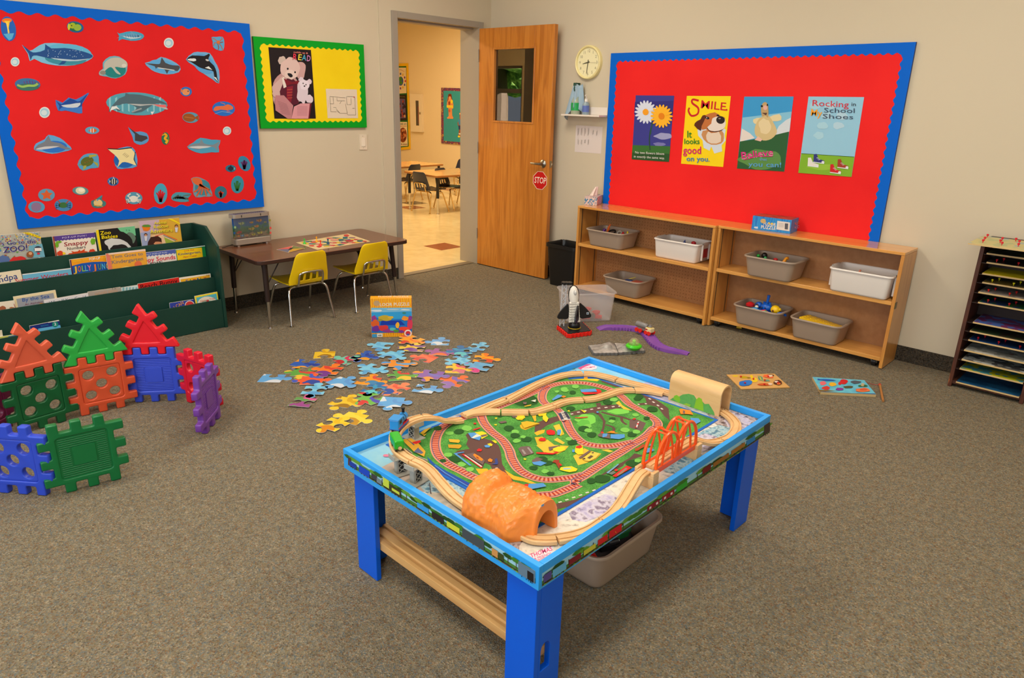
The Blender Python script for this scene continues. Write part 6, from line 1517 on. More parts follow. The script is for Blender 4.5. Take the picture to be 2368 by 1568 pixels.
# body: stacked toothed plates
m=M()
for i in range(8):
 z=.044+i*.0185;w2=.040-i*.0012
 m.box((-w2,-.026,z),(w2,.03,z+.0165),WHP,FS)
 for x in(-.026,0,.026):m.box((x-.007,-.031,z+.003),(x+.007,-.026,z+.014),WHP,FS)
m.build('shuttle_body',shl,bevel=.002)
m=M();rg=[]
for z,w2,dd in((.190,.030,.030),(.215,.034,.028),(.24,.034,.026),(.265,.030,.022),(.285,.022,.016),(.297,.010,.008),(.300,.002,.002)):
 rg.append([FS@Vector((w2*math.cos(2*math.pi*k/20),-.004+dd*math.sin(2*math.pi*k/20),z))for k in range(20)])
m.loft(rg,WHP);m.ball(FS@Vector((.006,-.027,.258)),(.016,.008,.018),mat((206,206,202),.2,coat=.4),14,8);m.build('nose_cone',shl,smooth=60)
m=M();rg2=[[FS@Vector(((w2+.003)*math.cos(2*math.pi*k/20),.006+dd*math.sin(2*math.pi*k/20),z))for k in range(20)]for z,w2,dd in((.188,.032,.028),(.24,.036,.026),(.27,.031,.022),(.29,.022,.016),(.302,.006,.006))];m.loft(rg2,BLK2);m.build('nose_shell',shl,smooth=60)
def wingpts(s):return[(s*.038,.170),(s*.062,.160),(s*.100,.118),(s*.118,.086),(s*.112,.070),(s*.090,.066),(s*.040,.072)]
for s_,nm in((-1,'wing'),(1,'wing')):
 m=M();pts=[(v.x,v.y)for v in spline([Vector(p)for p in wingpts(s_)],4,True)]
 R2=FS@Matrix(((1,0,0,0),(0,0,1,.0),(0,1,0,0),(0,0,0,1)));m.prism(pts,-.006,.006,BLK2,R2)
 if s_==1:m.box((.086,-.0068,.092),(.102,-.0062,.108),mat((200,200,206),.4),FS);m.box((.089,-.0072,.095),(.099,-.0068,.105),mat((70,110,140),.4),FS)
 m.build(nm,shl,bevel=.003)
m=M();R3=FS@Matrix.Translation((.026,-.03,0))@Matrix.Rotation(math.radians(-28),4,'Z')@Matrix(((0,0,1,0),(-1,0,0,0),(0,1,0,0),(0,0,0,1)))
m.prism([(v.x,v.y)for v in spline([Vector(p)for p in((0,.165),(.02,.15),(.05,.10),(.062,.06),(.052,.048),(.03,.055),(0,.075))],4,True)],-.006,.006,BLK2,R3);m.build('tail_fin',shl,bevel=.003)
# launch tower
tb0=RT(200,905,.034);FT=frame(tb0,cam_r,cam_f,(0,0,1))@Matrix.Rotation(math.radians(1),4,'Y')
GREYT=mat((196,196,200),.35,coat=.2)
m=M()
for x in(-.016,.012):m.box((x-.0035,-.006,0),(x+.0035,.006,.305),GREYT,FT)
for i in range(7):
 z=.01+i*.042;m.tube([FT@Vector((-.014,0,z)),FT@Vector((.011,0,z+.038))],.0025,GREYT,6);m.tube([FT@Vector((.011,0,z)),FT@Vector((-.014,0,z+.038))],.0025,GREYT,6)
m.build('launch_tower',shl,bevel=.001)
m=M();tc=FT@Vector((.014,.0,.305));toothed(m,[tc-cam_r*.032-cam_f*.02,tc+cam_r*.032-cam_f*.02,tc+cam_r*.032+cam_f*.02,tc-cam_r*.032+cam_f*.02],tc.z,tc.z+.014,BLK2,3,.006);m.build('tower_platform',shl,bevel=.0015)
# clear tub
A=RT(262,858);B=RT(975,832);ex=(B-A);Lb=ex.length;ex.normalize();nr=Vector((ex.y,-ex.x,0))
if nr.dot(-A)<0:nr=-nr
Hc=hit(TR_[0]+250/TR_[2],TR_[1]+405/TR_[2],A+nr*.012,nr).z
t=newmat('clear_tub_plastic',.25);t.b.inputs['Base Color'].default_value=lin((226,222,224));t.b.inputs['Alpha'].default_value=.24
FC=frame((A+B)/2-nr*.10+Vector((0,0,.001)),ex,-nr,(0,0,1))
ct=tub('clear_storage_tub',FC,Lb+.055,.26,Hc,t.m,'clear plastic storage tub with red pieces inside, behind the toy shuttle',None,taper=.9,r=.03,lip=.012)
if 'group' in ct:del ct['group']
def loc(x,y,z):return FC@Vector((x,y,z))
for i,(x,y,z,L,c,lb)in enumerate([(.06,-.04,.022,.11,(236,40,44),'red toothed toy strip on the right in the clear tub'),(-.01,-.05,.024,.07,(236,40,44),'red toothed toy strip in the middle of the clear tub'),(.01,.03,.06,.09,(226,46,40),'red toy strip at the back of the clear tub'),(.09,.03,.03,.09,(230,50,50),'red toy strip in the far right corner of the clear tub')]):
 Fq=FC@Matrix.Translation((x,y,z))@Matrix.Rotation(.4*i-.3,4,'Z');m=M();m.box((-L/2,-.02,-.008),(L/2,.02,.008),REDP,Fq)
 for k in range(int(L/.016)):m.box((-L/2+k*.016,-.027,-.008),(-L/2+k*.016+.008,.027,.008),REDP,Fq)
 tag(m.build('toy_strip',bevel=.001),lb,'toy','toy pieces in the clear tub')
tag(M().box((-.10,-.07,.012),(-.045,.02,.055),mat((206,176,140),.5),FC).build('toy_block',bevel=.004),'tan block in the left of the clear tub','toy block','toy pieces in the clear tub')
tag(M().tube([loc(.035,-.07,.035),loc(.035,-.03,.035)],.022,mat((120,112,104),.4),18).build('toy_roller',smooth=40),'grey wheel among the red strips in the clear tub','toy wheel','toy pieces in the clear tub')
tag(M().box((-.08,.03,.02),(.05,.07,.04),mat((214,150,100),.5),FC@Matrix.Rotation(-.5,4,'Y')).build('toy_plank',bevel=.002),'tan plank leaning across the back of the clear tub','toy block','toy pieces in the clear tub')
# purple track pieces
PUR=mat((136,82,176),.38,coat=.15)
cl=spline([RT(*p).to_2d()for p in[(762,958),(850,952),(1000,952),(1160,955),(1300,968),(1400,985),(1490,1020),(1550,1075),(1600,1140),(1660,1210),(1740,1262),(1850,1300),(1980,1322),(2080,1330),(2185,1348)]],8)
N=len(cl);cuts=[0,14,42,60,84,N-1];lbs=['purple ramp end of the toy track, farthest left','purple straight track piece left of the toy train','purple curved track piece under the toy train','purple curved track piece running down to the right','purple ramp end of the toy track, farthest right']
for s_ in range(5):
 seg=cl[cuts[s_]:cuts[s_+1]+1];m=M();rows=[];n=len(seg)
 for i,p in enumerate(seg):
  gi=cuts[s_]+i;t_=(cl[min(gi+1,N-1)]-cl[max(gi-1,0)]).normalized();nn=Vector((-t_.y,t_.x))
  h=.022
  if s_==0:h=.004+.018*min(1,i/(n*.7))
  if s_==4:h=.004+.018*min(1,(n-1-i)/(n*.7))
  w_=.034;prof=[(-w_,.001),(-w_,h),(-w_+.006,h),(-w_+.007,h-.004),(w_-.007,h-.004),(w_-.006,h),(w_,h),(w_,.001)]
  rows.append([Vector((p.x+nn.x*a_,p.y+nn.y*a_,max(b_,.001)))for a_,b_ in prof])
 m.loft(rows,PUR)
 for i in range(1,n-1,3):
  if s_ in(0,4):continue
  gi=cuts[s_]+i;t_=(cl[gi+1]-cl[gi-1]).normalized();nn=Vector((-t_.y,t_.x));p=cl[gi]
  for sg in(-1,1):
   b0=Vector((p.x,p.y,0))+Vector((nn.x,nn.y,0))*(sg*.034);tt=Vector((t_.x,t_.y,0))*.007;oo=Vector((nn.x,nn.y,0))*(sg*.008)
   m.hexa([b0-tt+Vector((0,0,.001)),b0+tt+Vector((0,0,.001)),b0+tt+oo+Vector((0,0,.001)),b0-tt+oo+Vector((0,0,.001))],[b0-tt+Vector((0,0,.020)),b0+tt+Vector((0,0,.020)),b0+tt+oo+Vector((0,0,.020)),b0-tt+oo+Vector((0,0,.020))],PUR)
 tag(m.build('toy_track_piece'),lbs[s_],'toy track','purple plastic toy track pieces')
TB_=RT(1600,1050,.02);TA_=RT(1410,985,.02);d2=Vector((TB_.x-TA_.x,TB_.y-TA_.y,0));d2.normalize();FR=frame((TB_+TA_)/2+Vector((0,0,.0)),d2,Vector((-d2.y,d2.x,0)),(0,0,1));FR.translation.z=.0185
GRY=mat((128,126,124),.4,coat=.1);CRM=mat((226,212,160),.4,coat=.15)
tt_=thing('toy_train',FR.translation,'toy train with grey tank, cream cab and red wheels on the purple track','toy train')
m=M();m.tube([FR@Vector((-.085,0,.052)),FR@Vector((-.08,0,.052)),FR@Vector((.005,0,.052)),FR@Vector((.015,0,.05))],[.012,.02,.02,.014],GRY,18);m.box((-.07,-.014,.02),(.03,.014,.036),GRY,FR);m.build('tank_car',tt_,smooth=40)
m=M();m.box((.012,-.024,.018),(.062,.024,.052),CRM,FR);m.build('cab',tt_,bevel=.008,seg=4);M().box((.014,-.0246,.036),(.036,-.0242,.046),mat((180,50,50),.5),FR).build('cab_print',tt_)
m=M();m.lathe([(.001,.052),(.017,.052),(.016,.058),(.011,.062),(.010,.070),(.001,.074)],GRY,18,R=FR@Matrix.Translation((.037,0,0)));m.build('dome',tt_,smooth=40)
M().tube([FR@Vector((.037+.0165*math.cos(k*.314),.0165*math.sin(k*.314),.0535))for k in range(21)],.002,mat((230,190,20),.4),6,cap= False).build('yellow_ring',tt_)
for x in(-.062,-.03,.022,.05):
 for y in(-.022,.022):M().tube([FR@Vector((x,y-.005,.016)),FR@Vector((x,y+.005,.016))],.0145,REDP,18).build('wheel',tt_,smooth=40)
SILV=m_noise('silver_grey_plastic',[(.3,(116,112,108)),(.6,(176,172,166)),(.8,(206,202,196))],24,.38)
GRP=mat((112,112,112),.4,coat=.1)
for qd,lb,sd in(([(620,1250),(700,1370),(1075,1365),(1010,1215)],'grey moon surface tile with silver craters, left one',3),([(1083,1362),(1490,1330),(1410,1240),(1022,1212)],'grey moon surface tile carrying the green saucer, right one',7)):
 P=[RT(*p)for p in qd];c_=sum(P,Vector())/4;mt_=thing('moon_tile',(c_.x,c_.y,0),lb,'toy tile',group='grey moon surface tiles')
 m=M();toothed(m,P,.001,.018,GRP,6,.007);m.build('toothed_base',mt_,bevel=.001)
 rnd=random.Random(sd);n=14;rows=[]
 for j in range(n+1):
  row=[]
  for i in range(n+1):
   u,v=i/n,j/n;p=P[0]*(1-u)*(1-v)+P[1]*u*(1-v)+P[2]*u*v+P[3]*(1-u)*v;e=min(u,v,1-u,1-v)
   hh=0.0
   for k in range(5):
    cu,cv,rr_=random.Random(sd*10+k).uniform(.1,.75),random.Random(sd*20+k).uniform(.5,.9),.20+.06*(k%3)
    if sd==7:cv=min(cv,.42)if k else .2;
    dd=math.hypot((u-cu),(v-cv))/rr_;hh+=.016*math.exp(-dd*dd*2)*(1-.75*math.exp(-dd*dd*7))
   row.append((p.x,p.y,.0182+min(e*8,1)*(.002+hh*(1.0 if sd==3 else .8)*(1 if v>.2 else .3)+rnd.uniform(0,.0015))))
  rows.append(row)
 m=M();m.loft(rows,SILV,cap= False,closed= False);m.build('crater_surface',mt_,smooth=50)
u0=RT(1320,1275,.022);us=thing('toy_saucer',(u0.x,u0.y,.03),'bright green flying saucer toy with a clear dome and alien','toy')
U=frame((u0.x,u0.y,.024),(1,0,0),(0,1,0),(0,0,1));GRE=mat((70,206,30),.3,coat=.3)
M().lathe([(.001,0),(.03,.0),(.046,.012),(.053,.022),(.050,.030),(.040,.036),(.030,.034),(.001,.034)],GRE,30,R=U).build('saucer_hull',us,smooth=35)
M().lathe([(.034,.035),(.033,.05),(.027,.065),(.016,.075),(.004,.078)],mat((216,206,160),.05,'clear_dome',alpha=.28),26,R=U).build('clear_dome',us,smooth=180)
m=M();m.ball((u0.x,u0.y,.024+.055),.012,mat((120,230,60),.4),12,8);m.tube([(u0.x,u0.y,.056),(u0.x,u0.y,.07)],.009,mat((120,230,60),.4),10);m.build('alien_figure',us,smooth=60)
# flat puzzles on the floor
TK=(1660,840,5.638)
def fz(tr,col):a=Art((0,0,.001),(0,0,1),tr); return a
pt=thing('tray_puzzle',onz(1752,883),'tan wooden tray puzzle with cartoon jungle animals on the carpet','puzzle')
a=Art((0,0,.001),(0,0,1),TK);a.slab([(112,160),(735,147),(938,326),(300,348)],.006,mat((214,166,98),.5,'tan_plywood'),(190,150,90))
def bl(x,y,rx,ry,c,s=1,rot=0):a.blob(x,y,rx,ry,c,s,rot)
bl(340,195,66,18,(190,160,30),2,8);bl(225,180,40,12,(220,190,50),3);bl(400,205,24,10,(150,120,30),3)
bl(440,190,16,26,(236,200,30),5,-20);bl(475,235,40,30,(240,204,40),6);a.line([(520,190),(550,195),(560,230),(620,240),(670,240)],20,(100,150,130),smooth=3);a.line([(520,190),(550,200),(560,230),(600,240)],6,(206,190,60),smooth=3)
bl(670,180,60,22,(90,40,20),7);bl(655,188,66,22,(236,110,60),8,8);bl(680,182,34,14,(226,206,180),9);bl(350,278,80,36,(40,110,200),10);bl(400,265,44,30,(50,120,206),11);bl(600,296,80,16,(200,90,40),12);bl(680,290,30,14,(226,200,180),13)
bl(780,270,56,32,(90,50,30),14);bl(762,262,24,12,(226,206,190),15);bl(790,288,26,12,(240,120,60),16)
a.build('tray',pt)
for x,y in((300,188),(352,272),(462,218),(610,235),(655,185),(603,288),(783,268)):
 c_=onz(*pp(x,y,TK),.0075);M().lathe([(.002,0),(.002,.005),(.0055,.006),(.0055,.011),(.001,.012)],mat((206,30,34),.3),10,c=(c_.x,c_.y,.0075)).build('knob',pt)
pf=thing('fishing_puzzle',onz(1950,893),'thick light blue fishing puzzle board with sea animals on the carpet','puzzle')
a=Art((0,0,.001),(0,0,1),TK);a.h=.0
P4=[onz(*pp(*q,TK),.017)for q in((1232,178),(1910,220),(2065,408),(1345,375))]
a.slab3([Vector((p.x,p.y,.001))for p in P4],.016,m_noise('sea_print',[(.3,(70,170,210)),(.55,(110,200,222)),(.75,(80,160,206))],14,.4,stretch=(1,1,1)),(206,180,130));a.build('board',pf,bevel= None)
a=Art((0,0,.0172),(0,0,1),TK)
a.poly([(1350,366),(1700,392),(2050,395),(2062,406),(1347,373)],(40,60,130));a.poly([(1290,345),(1420,350),(1560,365),(1345,372)],(120,100,60))
for q in((1370,262,44,26,(226,110,120)),(1500,275,46,26,(230,180,50)),(1410,325,52,24,(206,60,50)),(1640,245,50,30,(206,40,44)),(1590,265,20,20,(206,40,44)),(1800,250,70,20,(80,90,100)),(1590,340,50,18,(130,60,150)),(1700,315,60,16,(90,84,50)),(1890,355,90,28,(226,120,70)),(1895,350,50,15,(206,90,60)),(1890,300,60,14,(50,110,60))):a.blob(q[0],q[1],q[2],q[3],q[4],int(q[0]))
a.poly([(1300,205),(1340,215),(1420,212),(1540,228),(1420,234),(1340,222),(1305,225)],(40,100,200),smooth=2);a.build('sea_picture',pf)
c_=onz(*pp(1885,300,TK),.0175);M().tube([(c_.x,c_.y,.0178),(c_.x,c_.y,.033)],[.009,.008],mat((206,176,130),.5),12).build('wooden_peg',pf,smooth=40)
r0,r1=onz(*pp(2113,285,TK),.008),onz(*pp(2155,490,TK),.008)
rod=thing('fishing_rod',(r1.x,r1.y,0),'short wooden toy fishing rod with red string beside the blue puzzle','toy')
M().tube([r0,r1],.0065,mat((176,116,60),.5,'dowel_wood'),12).build('rod_stick',rod,smooth=60)
dr=(r0-r1).normalized();M().tube([r0-dr*.002,r0+dr*.008],.008,mat((206,30,40),.4),12).build('rod_cap',rod,smooth=60)
s1=onz(*pp(1925,232,TK),.02);M().tube(spline([tuple(r0),tuple(onz(*pp(2040,278,TK),.003)),tuple(onz(*pp(1960,258,TK),.003)),tuple(s1)],6),.0011,mat((190,50,60),.7),6).build('string',rod)
# ================================================================ train table
RT_,BZ=.453,.430
X0,X1,Y0,Y1=-1.772,-.926,1.096,2.376
LB=mat((42,158,240),.35,'light_blue_paint',coat=.2,spec=.3);DB=mat((0,92,220),.4,'royal_blue_paint',coat=.1,spec=.3)
tt=thing('train_table',((X0+X1)/2,(Y0+Y1)/2,0),'blue wooden train play table with printed rim strips, in the foreground','play table')
rw=.017;RZ0=.383
for a_,b_ in(((X0,Y0),(X1,Y0+rw)),((X0,Y1-rw),(X1,Y1)),((X0,Y0+rw),(X0+rw,Y1-rw)),((X1-rw,Y0+rw),(X1,Y1-rw))):
 M().box((a_[0],a_[1],RZ0),(b_[0],b_[1],RT_),LB).build('rim_board',tt,bevel=.0015)
ins,lw,lt_=.022,.105,.018
E5=(880,940,6.5333);A7=(980,920,7.84);C7=(1200,820,6.578);D7=(1460,850,5.806);R7=(1240,960,3.8236);C3=(780,1080,3.116);S5=(800,1040,4.752);G7=(1000,900,3.9467);B7=(1240,920,7.84)
def Q(tr,x,y):return(tr[0]+x/tr[2],tr[1]+y/tr[2])
xa,xb,ya,yb_=X0+ins,X1-ins,Y0+ins,Y1-ins
for sx,sy in((0,0),(1,0),(1,1),(0,1)):
 cx,cy=(xb if sx else xa),(yb_ if sy else ya);ix,iy=(-1 if sx else 1),(-1 if sy else 1)
 m=M();x_=sorted((cx,cx+ix*lw));y_=sorted((cy,cy+iy*lt_));m.box((x_[0],y_[0],0.001),(x_[1],y_[1],RZ0+.03),DB)
 F_=Matrix(((0,0,ix,cx),(iy,0,0,cy+iy*lt_),(0,1,0,0),(0,0,0,1)))
 outer=[(0,.001),(lw-lt_,.001),(lw-lt_,RZ0+.03),(0,RZ0+.03)]
 if sy==0:
  h0=[(.010+.016+.018*math.cos(math.radians(180-q*22.5)),.155+.02*math.sin(math.radians(180-q*22.5)))for q in range(9)]
  hole=list(reversed([(.008,.085),(.044,.085)]+[(.026+.018*math.cos(math.radians(q*22.5)),.155+.018*math.sin(math.radians(q*22.5)))for q in range(9)]))
  prism_holes(m,[outer,hole],0,lt_,DB,F_)
 else:prism_holes(m,[outer],0,lt_,DB,F_)
 m.build('leg',tt,bevel=.0015)
PLK=m_wood('stretcher_wood',[(.25,(190,140,84)),(.5,(212,166,106)),(.75,(200,150,90))],(1.2,14,14),.45,nscale=1.5,dist=.6)
m=M();rows=[]
for x in(xa+lt_*.2+.02,xb-lt_-.001):
 rows.append([(x,y,z)for y,z in((1.108,.112),(1.108,.140),(1.122,.140),(1.124,.134),(1.136,.134),(1.138,.140),(1.160,.140),(1.162,.134),(1.174,.134),(1.176,.140),(1.190,.140),(1.190,.112))])
dy_s=ya+lt_+.002-1.108;rows=[[(p[0],p[1]+dy_s,p[2])for p in r]for r in rows]
m.loft(rows,PLK);m.build('stretcher',tt,bevel=.001)
M().box((X0+rw,Y0+rw,BZ-.022),(X1-rw,Y1-rw,BZ-.0012),mat((170,140,100),.6,'board_underside')).build('play_board',tt)
# printed play board
def nz(name,cs,sc,**k):return m_noise(name,[(i/(len(cs)-1)*.5+.25,c)for i,c in enumerate(cs)],sc,.5,**k)
SKYB=nz('printed_sky',[(110,190,226),(150,206,226),(120,196,230)],9)
ROCK=nz('printed_grey_rock',[(70,70,80),(190,186,184),(226,222,212),(206,202,200),(216,212,204),(90,90,100)],34,detail=10)
SAND=nz('printed_pale_sand',[(150,140,130),(222,214,198),(226,218,204),(206,198,182),(120,112,110)],40,detail=10)
PURR=nz('printed_violet_rock',[(90,80,110),(180,172,206),(206,200,214),(120,104,130),(190,180,206)],40,detail=10)
WATR=nz('printed_water',[(40,84,110),(90,150,180),(176,200,206),(60,110,140),(120,170,190)],44,detail=10)
BRWN=nz('printed_brown_rock',[(60,44,40),(110,84,76),(190,176,176),(70,50,48),(130,106,110)],40,detail=10)
a=Art((0,0,BZ-.001),(0,0,1),(0,0,1),step=.0001)
def rect(x0,y0,x1,y1,c,z= None):
 a.h+=a.step;a._face([Vector((x0,y0,BZ-.001)),Vector((x1,y0,BZ-.001)),Vector((x1,y1,BZ-.001)),Vector((x0,y1,BZ-.001))],c,up= False)
xi0,xi1,yi0_,yi1_=X0+rw+.0005,X1-rw-.0005,Y0+rw+.0005,Y1-rw-.0005
rect(xi0,yi0_,xi1,yi1_,ROCK)
def pl_(pts,c,s=2):a.h+=a.step;U=spline([Vector(p)for p in pts],s,True);a._face([Vector((min(max(u[0],xi0),xi1),min(max(u[1],yi0_),yi1_),BZ-.001))for u in U],c,up= False)
pl_([(xi0,yi0_),(-1.60,yi0_),(-1.585,1.2),(-1.64,1.32),(xi0,1.5)],SKYB);pl_([(-1.62,yi0_),(-1.44,yi0_),(-1.42,1.19),(-1.5,1.27),(-1.60,1.25)],nz('printed_stone',[(130,110,110),(196,180,166),(206,190,176)],9),2)
pl_([(-1.48,1.16),(-1.33,1.15),(-1.27,1.24),(-1.42,1.29)],WATR);pl_([(-1.40,yi0_),(-1.16,yi0_),(-1.2,1.2),(-1.36,1.19)],nz('printed_stone2',[(150,140,130),(206,196,180),(120,130,130)],16));pl_([(-1.10,1.12),(-1.0,1.12),(-.99,1.17),(-1.08,1.19)],BRWN)
pl_([(-1.01,yi0_),(xi1,yi0_),(xi1,1.35),(-1.03,1.34),(-1.06,1.2)],SAND);pl_([(-1.05,1.36),(-.99,1.36),(-.98,1.5),(-1.04,1.52)],PURR);pl_([(-1.05,1.55),(-.96,1.56),(-.95,1.72),(-1.04,1.72)],SAND)
pl_([(xi0,yi1_),(-1.45,yi1_),(-1.42,2.25),(-1.6,2.24),(xi0,2.0)],SKYB);pl_([(-1.45,yi1_),(-1.2,yi1_),(-1.1,2.24),(-1.42,2.25)],nz('printed_snow_rock',[(110,110,150),(214,216,224),(170,170,206),(206,206,216)],20,detail=6))
pl_([(-1.2,yi1_),(xi1,yi1_),(xi1,2.2),(-1.05,2.2)],BRWN);pl_([(-1.06,yi1_-.02),(-.97,2.32),(-.965,2.2),(-1.04,2.24)],PURR);pl_([(-1.05,2.02),(-.97,2.04),(-.96,2.18),(-1.04,2.2)],WATR);pl_([(-1.05,1.95),(-.98,1.95),(-.965,2.08),(-1.04,2.1)],PURR);pl_([(-1.02,1.78),(-.95,1.78),(-.95,1.93),(-1.0,1.94)],WATR)
a.tr=C3
a.poly([(1366,650),(1385,632),(1420,628),(1440,605),(1480,608),(1490,575),(1530,580),(1565,575),(1545,612),(1590,600),(1602,622),(1570,660),(1500,690),(1480,705),(1420,690)],(226,222,226));a.text('THOMAS',(1396,660),(1552,604),30,(222,60,120));a.text('& FRIENDS',(1420,676),(1545,634),16,(222,90,140));a.text('WOODEN RAILWAY',(1432,694),(1585,640),18,(222,40,110))
a.tr=C7
a.poly([(895,212),(1030,152),(1110,155),(1190,192),(1180,222),(1100,244),(940,236)],(226,216,222));a.poly([(895,212),(1030,152),(1105,158),(990,200),(940,236)],(222,90,140));a.text('THOMAS',(980,228),(1160,200),22,(222,60,120));a.ell(818,216,40,16,(110,150,90))
a.tr=E5
a.ell(85,752,48,20,(226,130,160));a.line([(560,1215),(740,1165),(760,1330)],8,(80,70,80))
a.build('board_print',tt)
# printed strips on the rim
def strip(art,pts_edge0,pts_edge1,scenes):pass
a=Art((0,Y0-.0003,0),(0,-1,0),S5,base=.0)
def bt(x,v):
 t_=(x-22)/(2110-22);yt=18+t_*(1300-18);yb2=190+t_*(1520-190); return(x,yb2+(yt-yb2)*v)
def bandpoly(a,f,x0,x1,v0,v1,c,n=1,up= True):
 pts=[f(x0+(x1-x0)*i/n,v0)for i in range(n+1)]+[f(x1-(x1-x0)*i/n,v1)for i in range(n+1)];a.poly(pts,c,up=up)
def scene_strip(a,f,x0,x1,items,seed,dirn=1):
 rnd=random.Random(seed)
 bandpoly(a,f,x0,x1,.14,.78,(150,200,222));bandpoly(a,f,x0,x1,.14,.40,(70,120,50));bandpoly(a,f,x0,x1,.18,.25,(60,52,46));bandpoly(a,f,x0,x1,.145,.175,(130,120,84))
 a.h+=a.step
 W_=abs(x1-x0)/46
 for k in range(46):
  x=x0+(x1-x0)*(k+.3)/46
  if rnd.random()<.62:
   c=rnd.choice([(46,96,34),(34,74,30),(96,150,50),(60,120,40)]);v=rnd.uniform(.55,.72)
   pts=[f(x+W_*1.3*math.cos(q*1.05),v+.12*math.sin(q*1.05))for q in range(6)];pts=[(p[0],p[1])for p in pts];a.poly(pts,c,up= False)
  if rnd.random()<.4:bandpoly(a,f,x,x+W_*.14,.3,.62,(84,56,36),up= False)
  if rnd.random()<.6:bandpoly(a,f,x,x+W_*.5,.15,.22,(110,160,60),up= False)
 a.h+=a.step
 for(u0,u1,v0,v1,c)in items:bandpoly(a,f,u0,u1,v0,v1,c,up= False)
 a.h+=a.step
 for(u0,u1,v0,v1,c)in items:
  if v1-v0>.2 and abs(u1-u0)>30:
   for q in range(3):
    uu=u0+(u1-u0)*(.22+.28*q);bandpoly(a,f,uu-3,uu+4,v0-.07,v0,(24,24,26),up= False)
scene_strip(a,bt,26,2082,[(30,60,.2,.7,(80,60,56)),(45,120,.22,.5,(28,60,160)),(150,265,.2,.62,(24,70,190)),(285,345,.3,.6,(60,60,70)),(345,400,.24,.5,(110,130,140)),(415,480,.30,.78,(190,206,70)),(485,610,.22,.62,(60,54,34)),(510,595,.32,.48,(190,206,70)),(790,915,.28,.56,(50,150,226)),(950,1080,.24,.58,(40,36,38)),(1115,1255,.26,.56,(200,206,60)),(1285,1525,.20,.70,(66,74,80)),(1610,1675,.26,.62,(196,140,80)),(1680,1740,.3,.6,(60,70,30)),(1900,2082,.16,.78,(96,120,140)),(2000,2070,.16,.6,(30,26,28))],4)
a.build('rim_print',tt)
a=Art((X1+.0003,0,0),(1,0,0),R7,base=.0)
def rtf(x,v):
 t_=(x-30)/(2070-30);yt=1375+t_*(20-1375);yb2=1555+t_*(165-1555); return(x,yb2+(yt-yb2)*v)
scene_strip(a,rtf,50,2062,[(60,130,.3,.66,(84,74,140)),(140,260,.24,.62,(96,170,214)),(285,390,.3,.58,(120,30,40)),(415,520,.3,.54,(196,190,60)),(540,625,.3,.6,(200,34,34)),(640,750,.28,.66,(196,30,36)),(976,1085,.34,.62,(130,26,44)),(1108,1215,.34,.62,(140,26,40)),(1235,1330,.30,.6,(50,160,50)),(1465,1540,.34,.66,(110,26,30)),(1560,1700,.34,.58,(150,100,40)),(1720,1840,.34,.58,(160,108,44)),(1855,1930,.28,.56,(40,130,200)),(2010,2062,.2,.78,(70,56,50))],6)
a.h+=a.step
for u in(1000,1060,1130,1188):bandpoly(a,rtf,u-9,u+9,.42,.54,(226,210,214),up= False)
for u in(690,440):a.text('1',rtf(u,.38),rtf(u+14,.385),14,(226,190,40))
a.build('rim_print',tt)
# ---------------------------------------------------------------- play mat
MZ=BZ+.002
mx1,my1=onz(1661.5,970.6,MZ).x,onz(1661.5,970.6,MZ).y;my0=onz(1250,1228,MZ).y;mx0=X0+rw+.02
my1=min(my1,2.25)
t=newmat('printed_felt_green',.9,.1);n1=t.n('TexNoise',i_Scale=11.0,i_Detail=3.0);n2=t.n('TexNoise',i_Scale=300.0,i_Detail=1.0);t.l(t.coords(),n1.inputs['Vector']);t.l(t.coords(),n2.inputs['Vector'])
mx=t.n('Mix',data_type='RGBA',blend_type='MULTIPLY');mx.inputs[0].default_value=1.0
t.l(t.ramp(n1.outputs[0],[(.3,(64,128,60)),(.55,(98,172,78)),(.75,(112,182,86))]),mx.inputs[6]);t.l(t.ramp(n2.outputs[0],[(.3,(190,190,190)),(.7,(255,255,255))]),mx.inputs[7]);t.l(mx.outputs[2],t.b.inputs['Base Color'])
a=Art((0,0,MZ-.0003),(0,0,1),(0,0,1),step=.00003,rough=.9)
mm_=M();mm_.box((mx0,my0,BZ),(mx1,my1,MZ),mat((20,96,190),.9,'blue_mat_border'));
bd=.010
a.h+=.0003;a._face([Vector((mx0+bd,my0+bd,MZ-.0003)),Vector((mx1-bd,my0+bd,MZ-.0003)),Vector((mx1-bd,my1-bd,MZ-.0003)),Vector((mx0+bd,my1-bd,MZ-.0003))],t.m)
def qs(tr,pts):return[Q(tr,*p)for p in pts]
DGRN,LGRN,ROAD,YELL=(40,84,36),(120,190,84),(98,70,64),(214,172,44)
def tree(x,y,rx,c):a.blob(x,y,rx,rx*.52,c,int(x*7+y),n=10,amp=.12,up= False)
# hills of lighter and darker green
a.tr=(0,0,1);a.h+=a.step
for p,r,c in[((1215,925),30,0),((1560,1060),22,0)]:tree(p[0],p[1],r,LGRN if c else DGRN)
a.h+=a.step
a.tr=B7
for q in((900,400,190,100,(120,200,80)),(1500,250,200,46,(120,200,80)),(860,470,120,70,(96,176,70))):a.blob(q[0],q[1],q[2],q[3],q[4],3,up= False)
a.h+=a.step
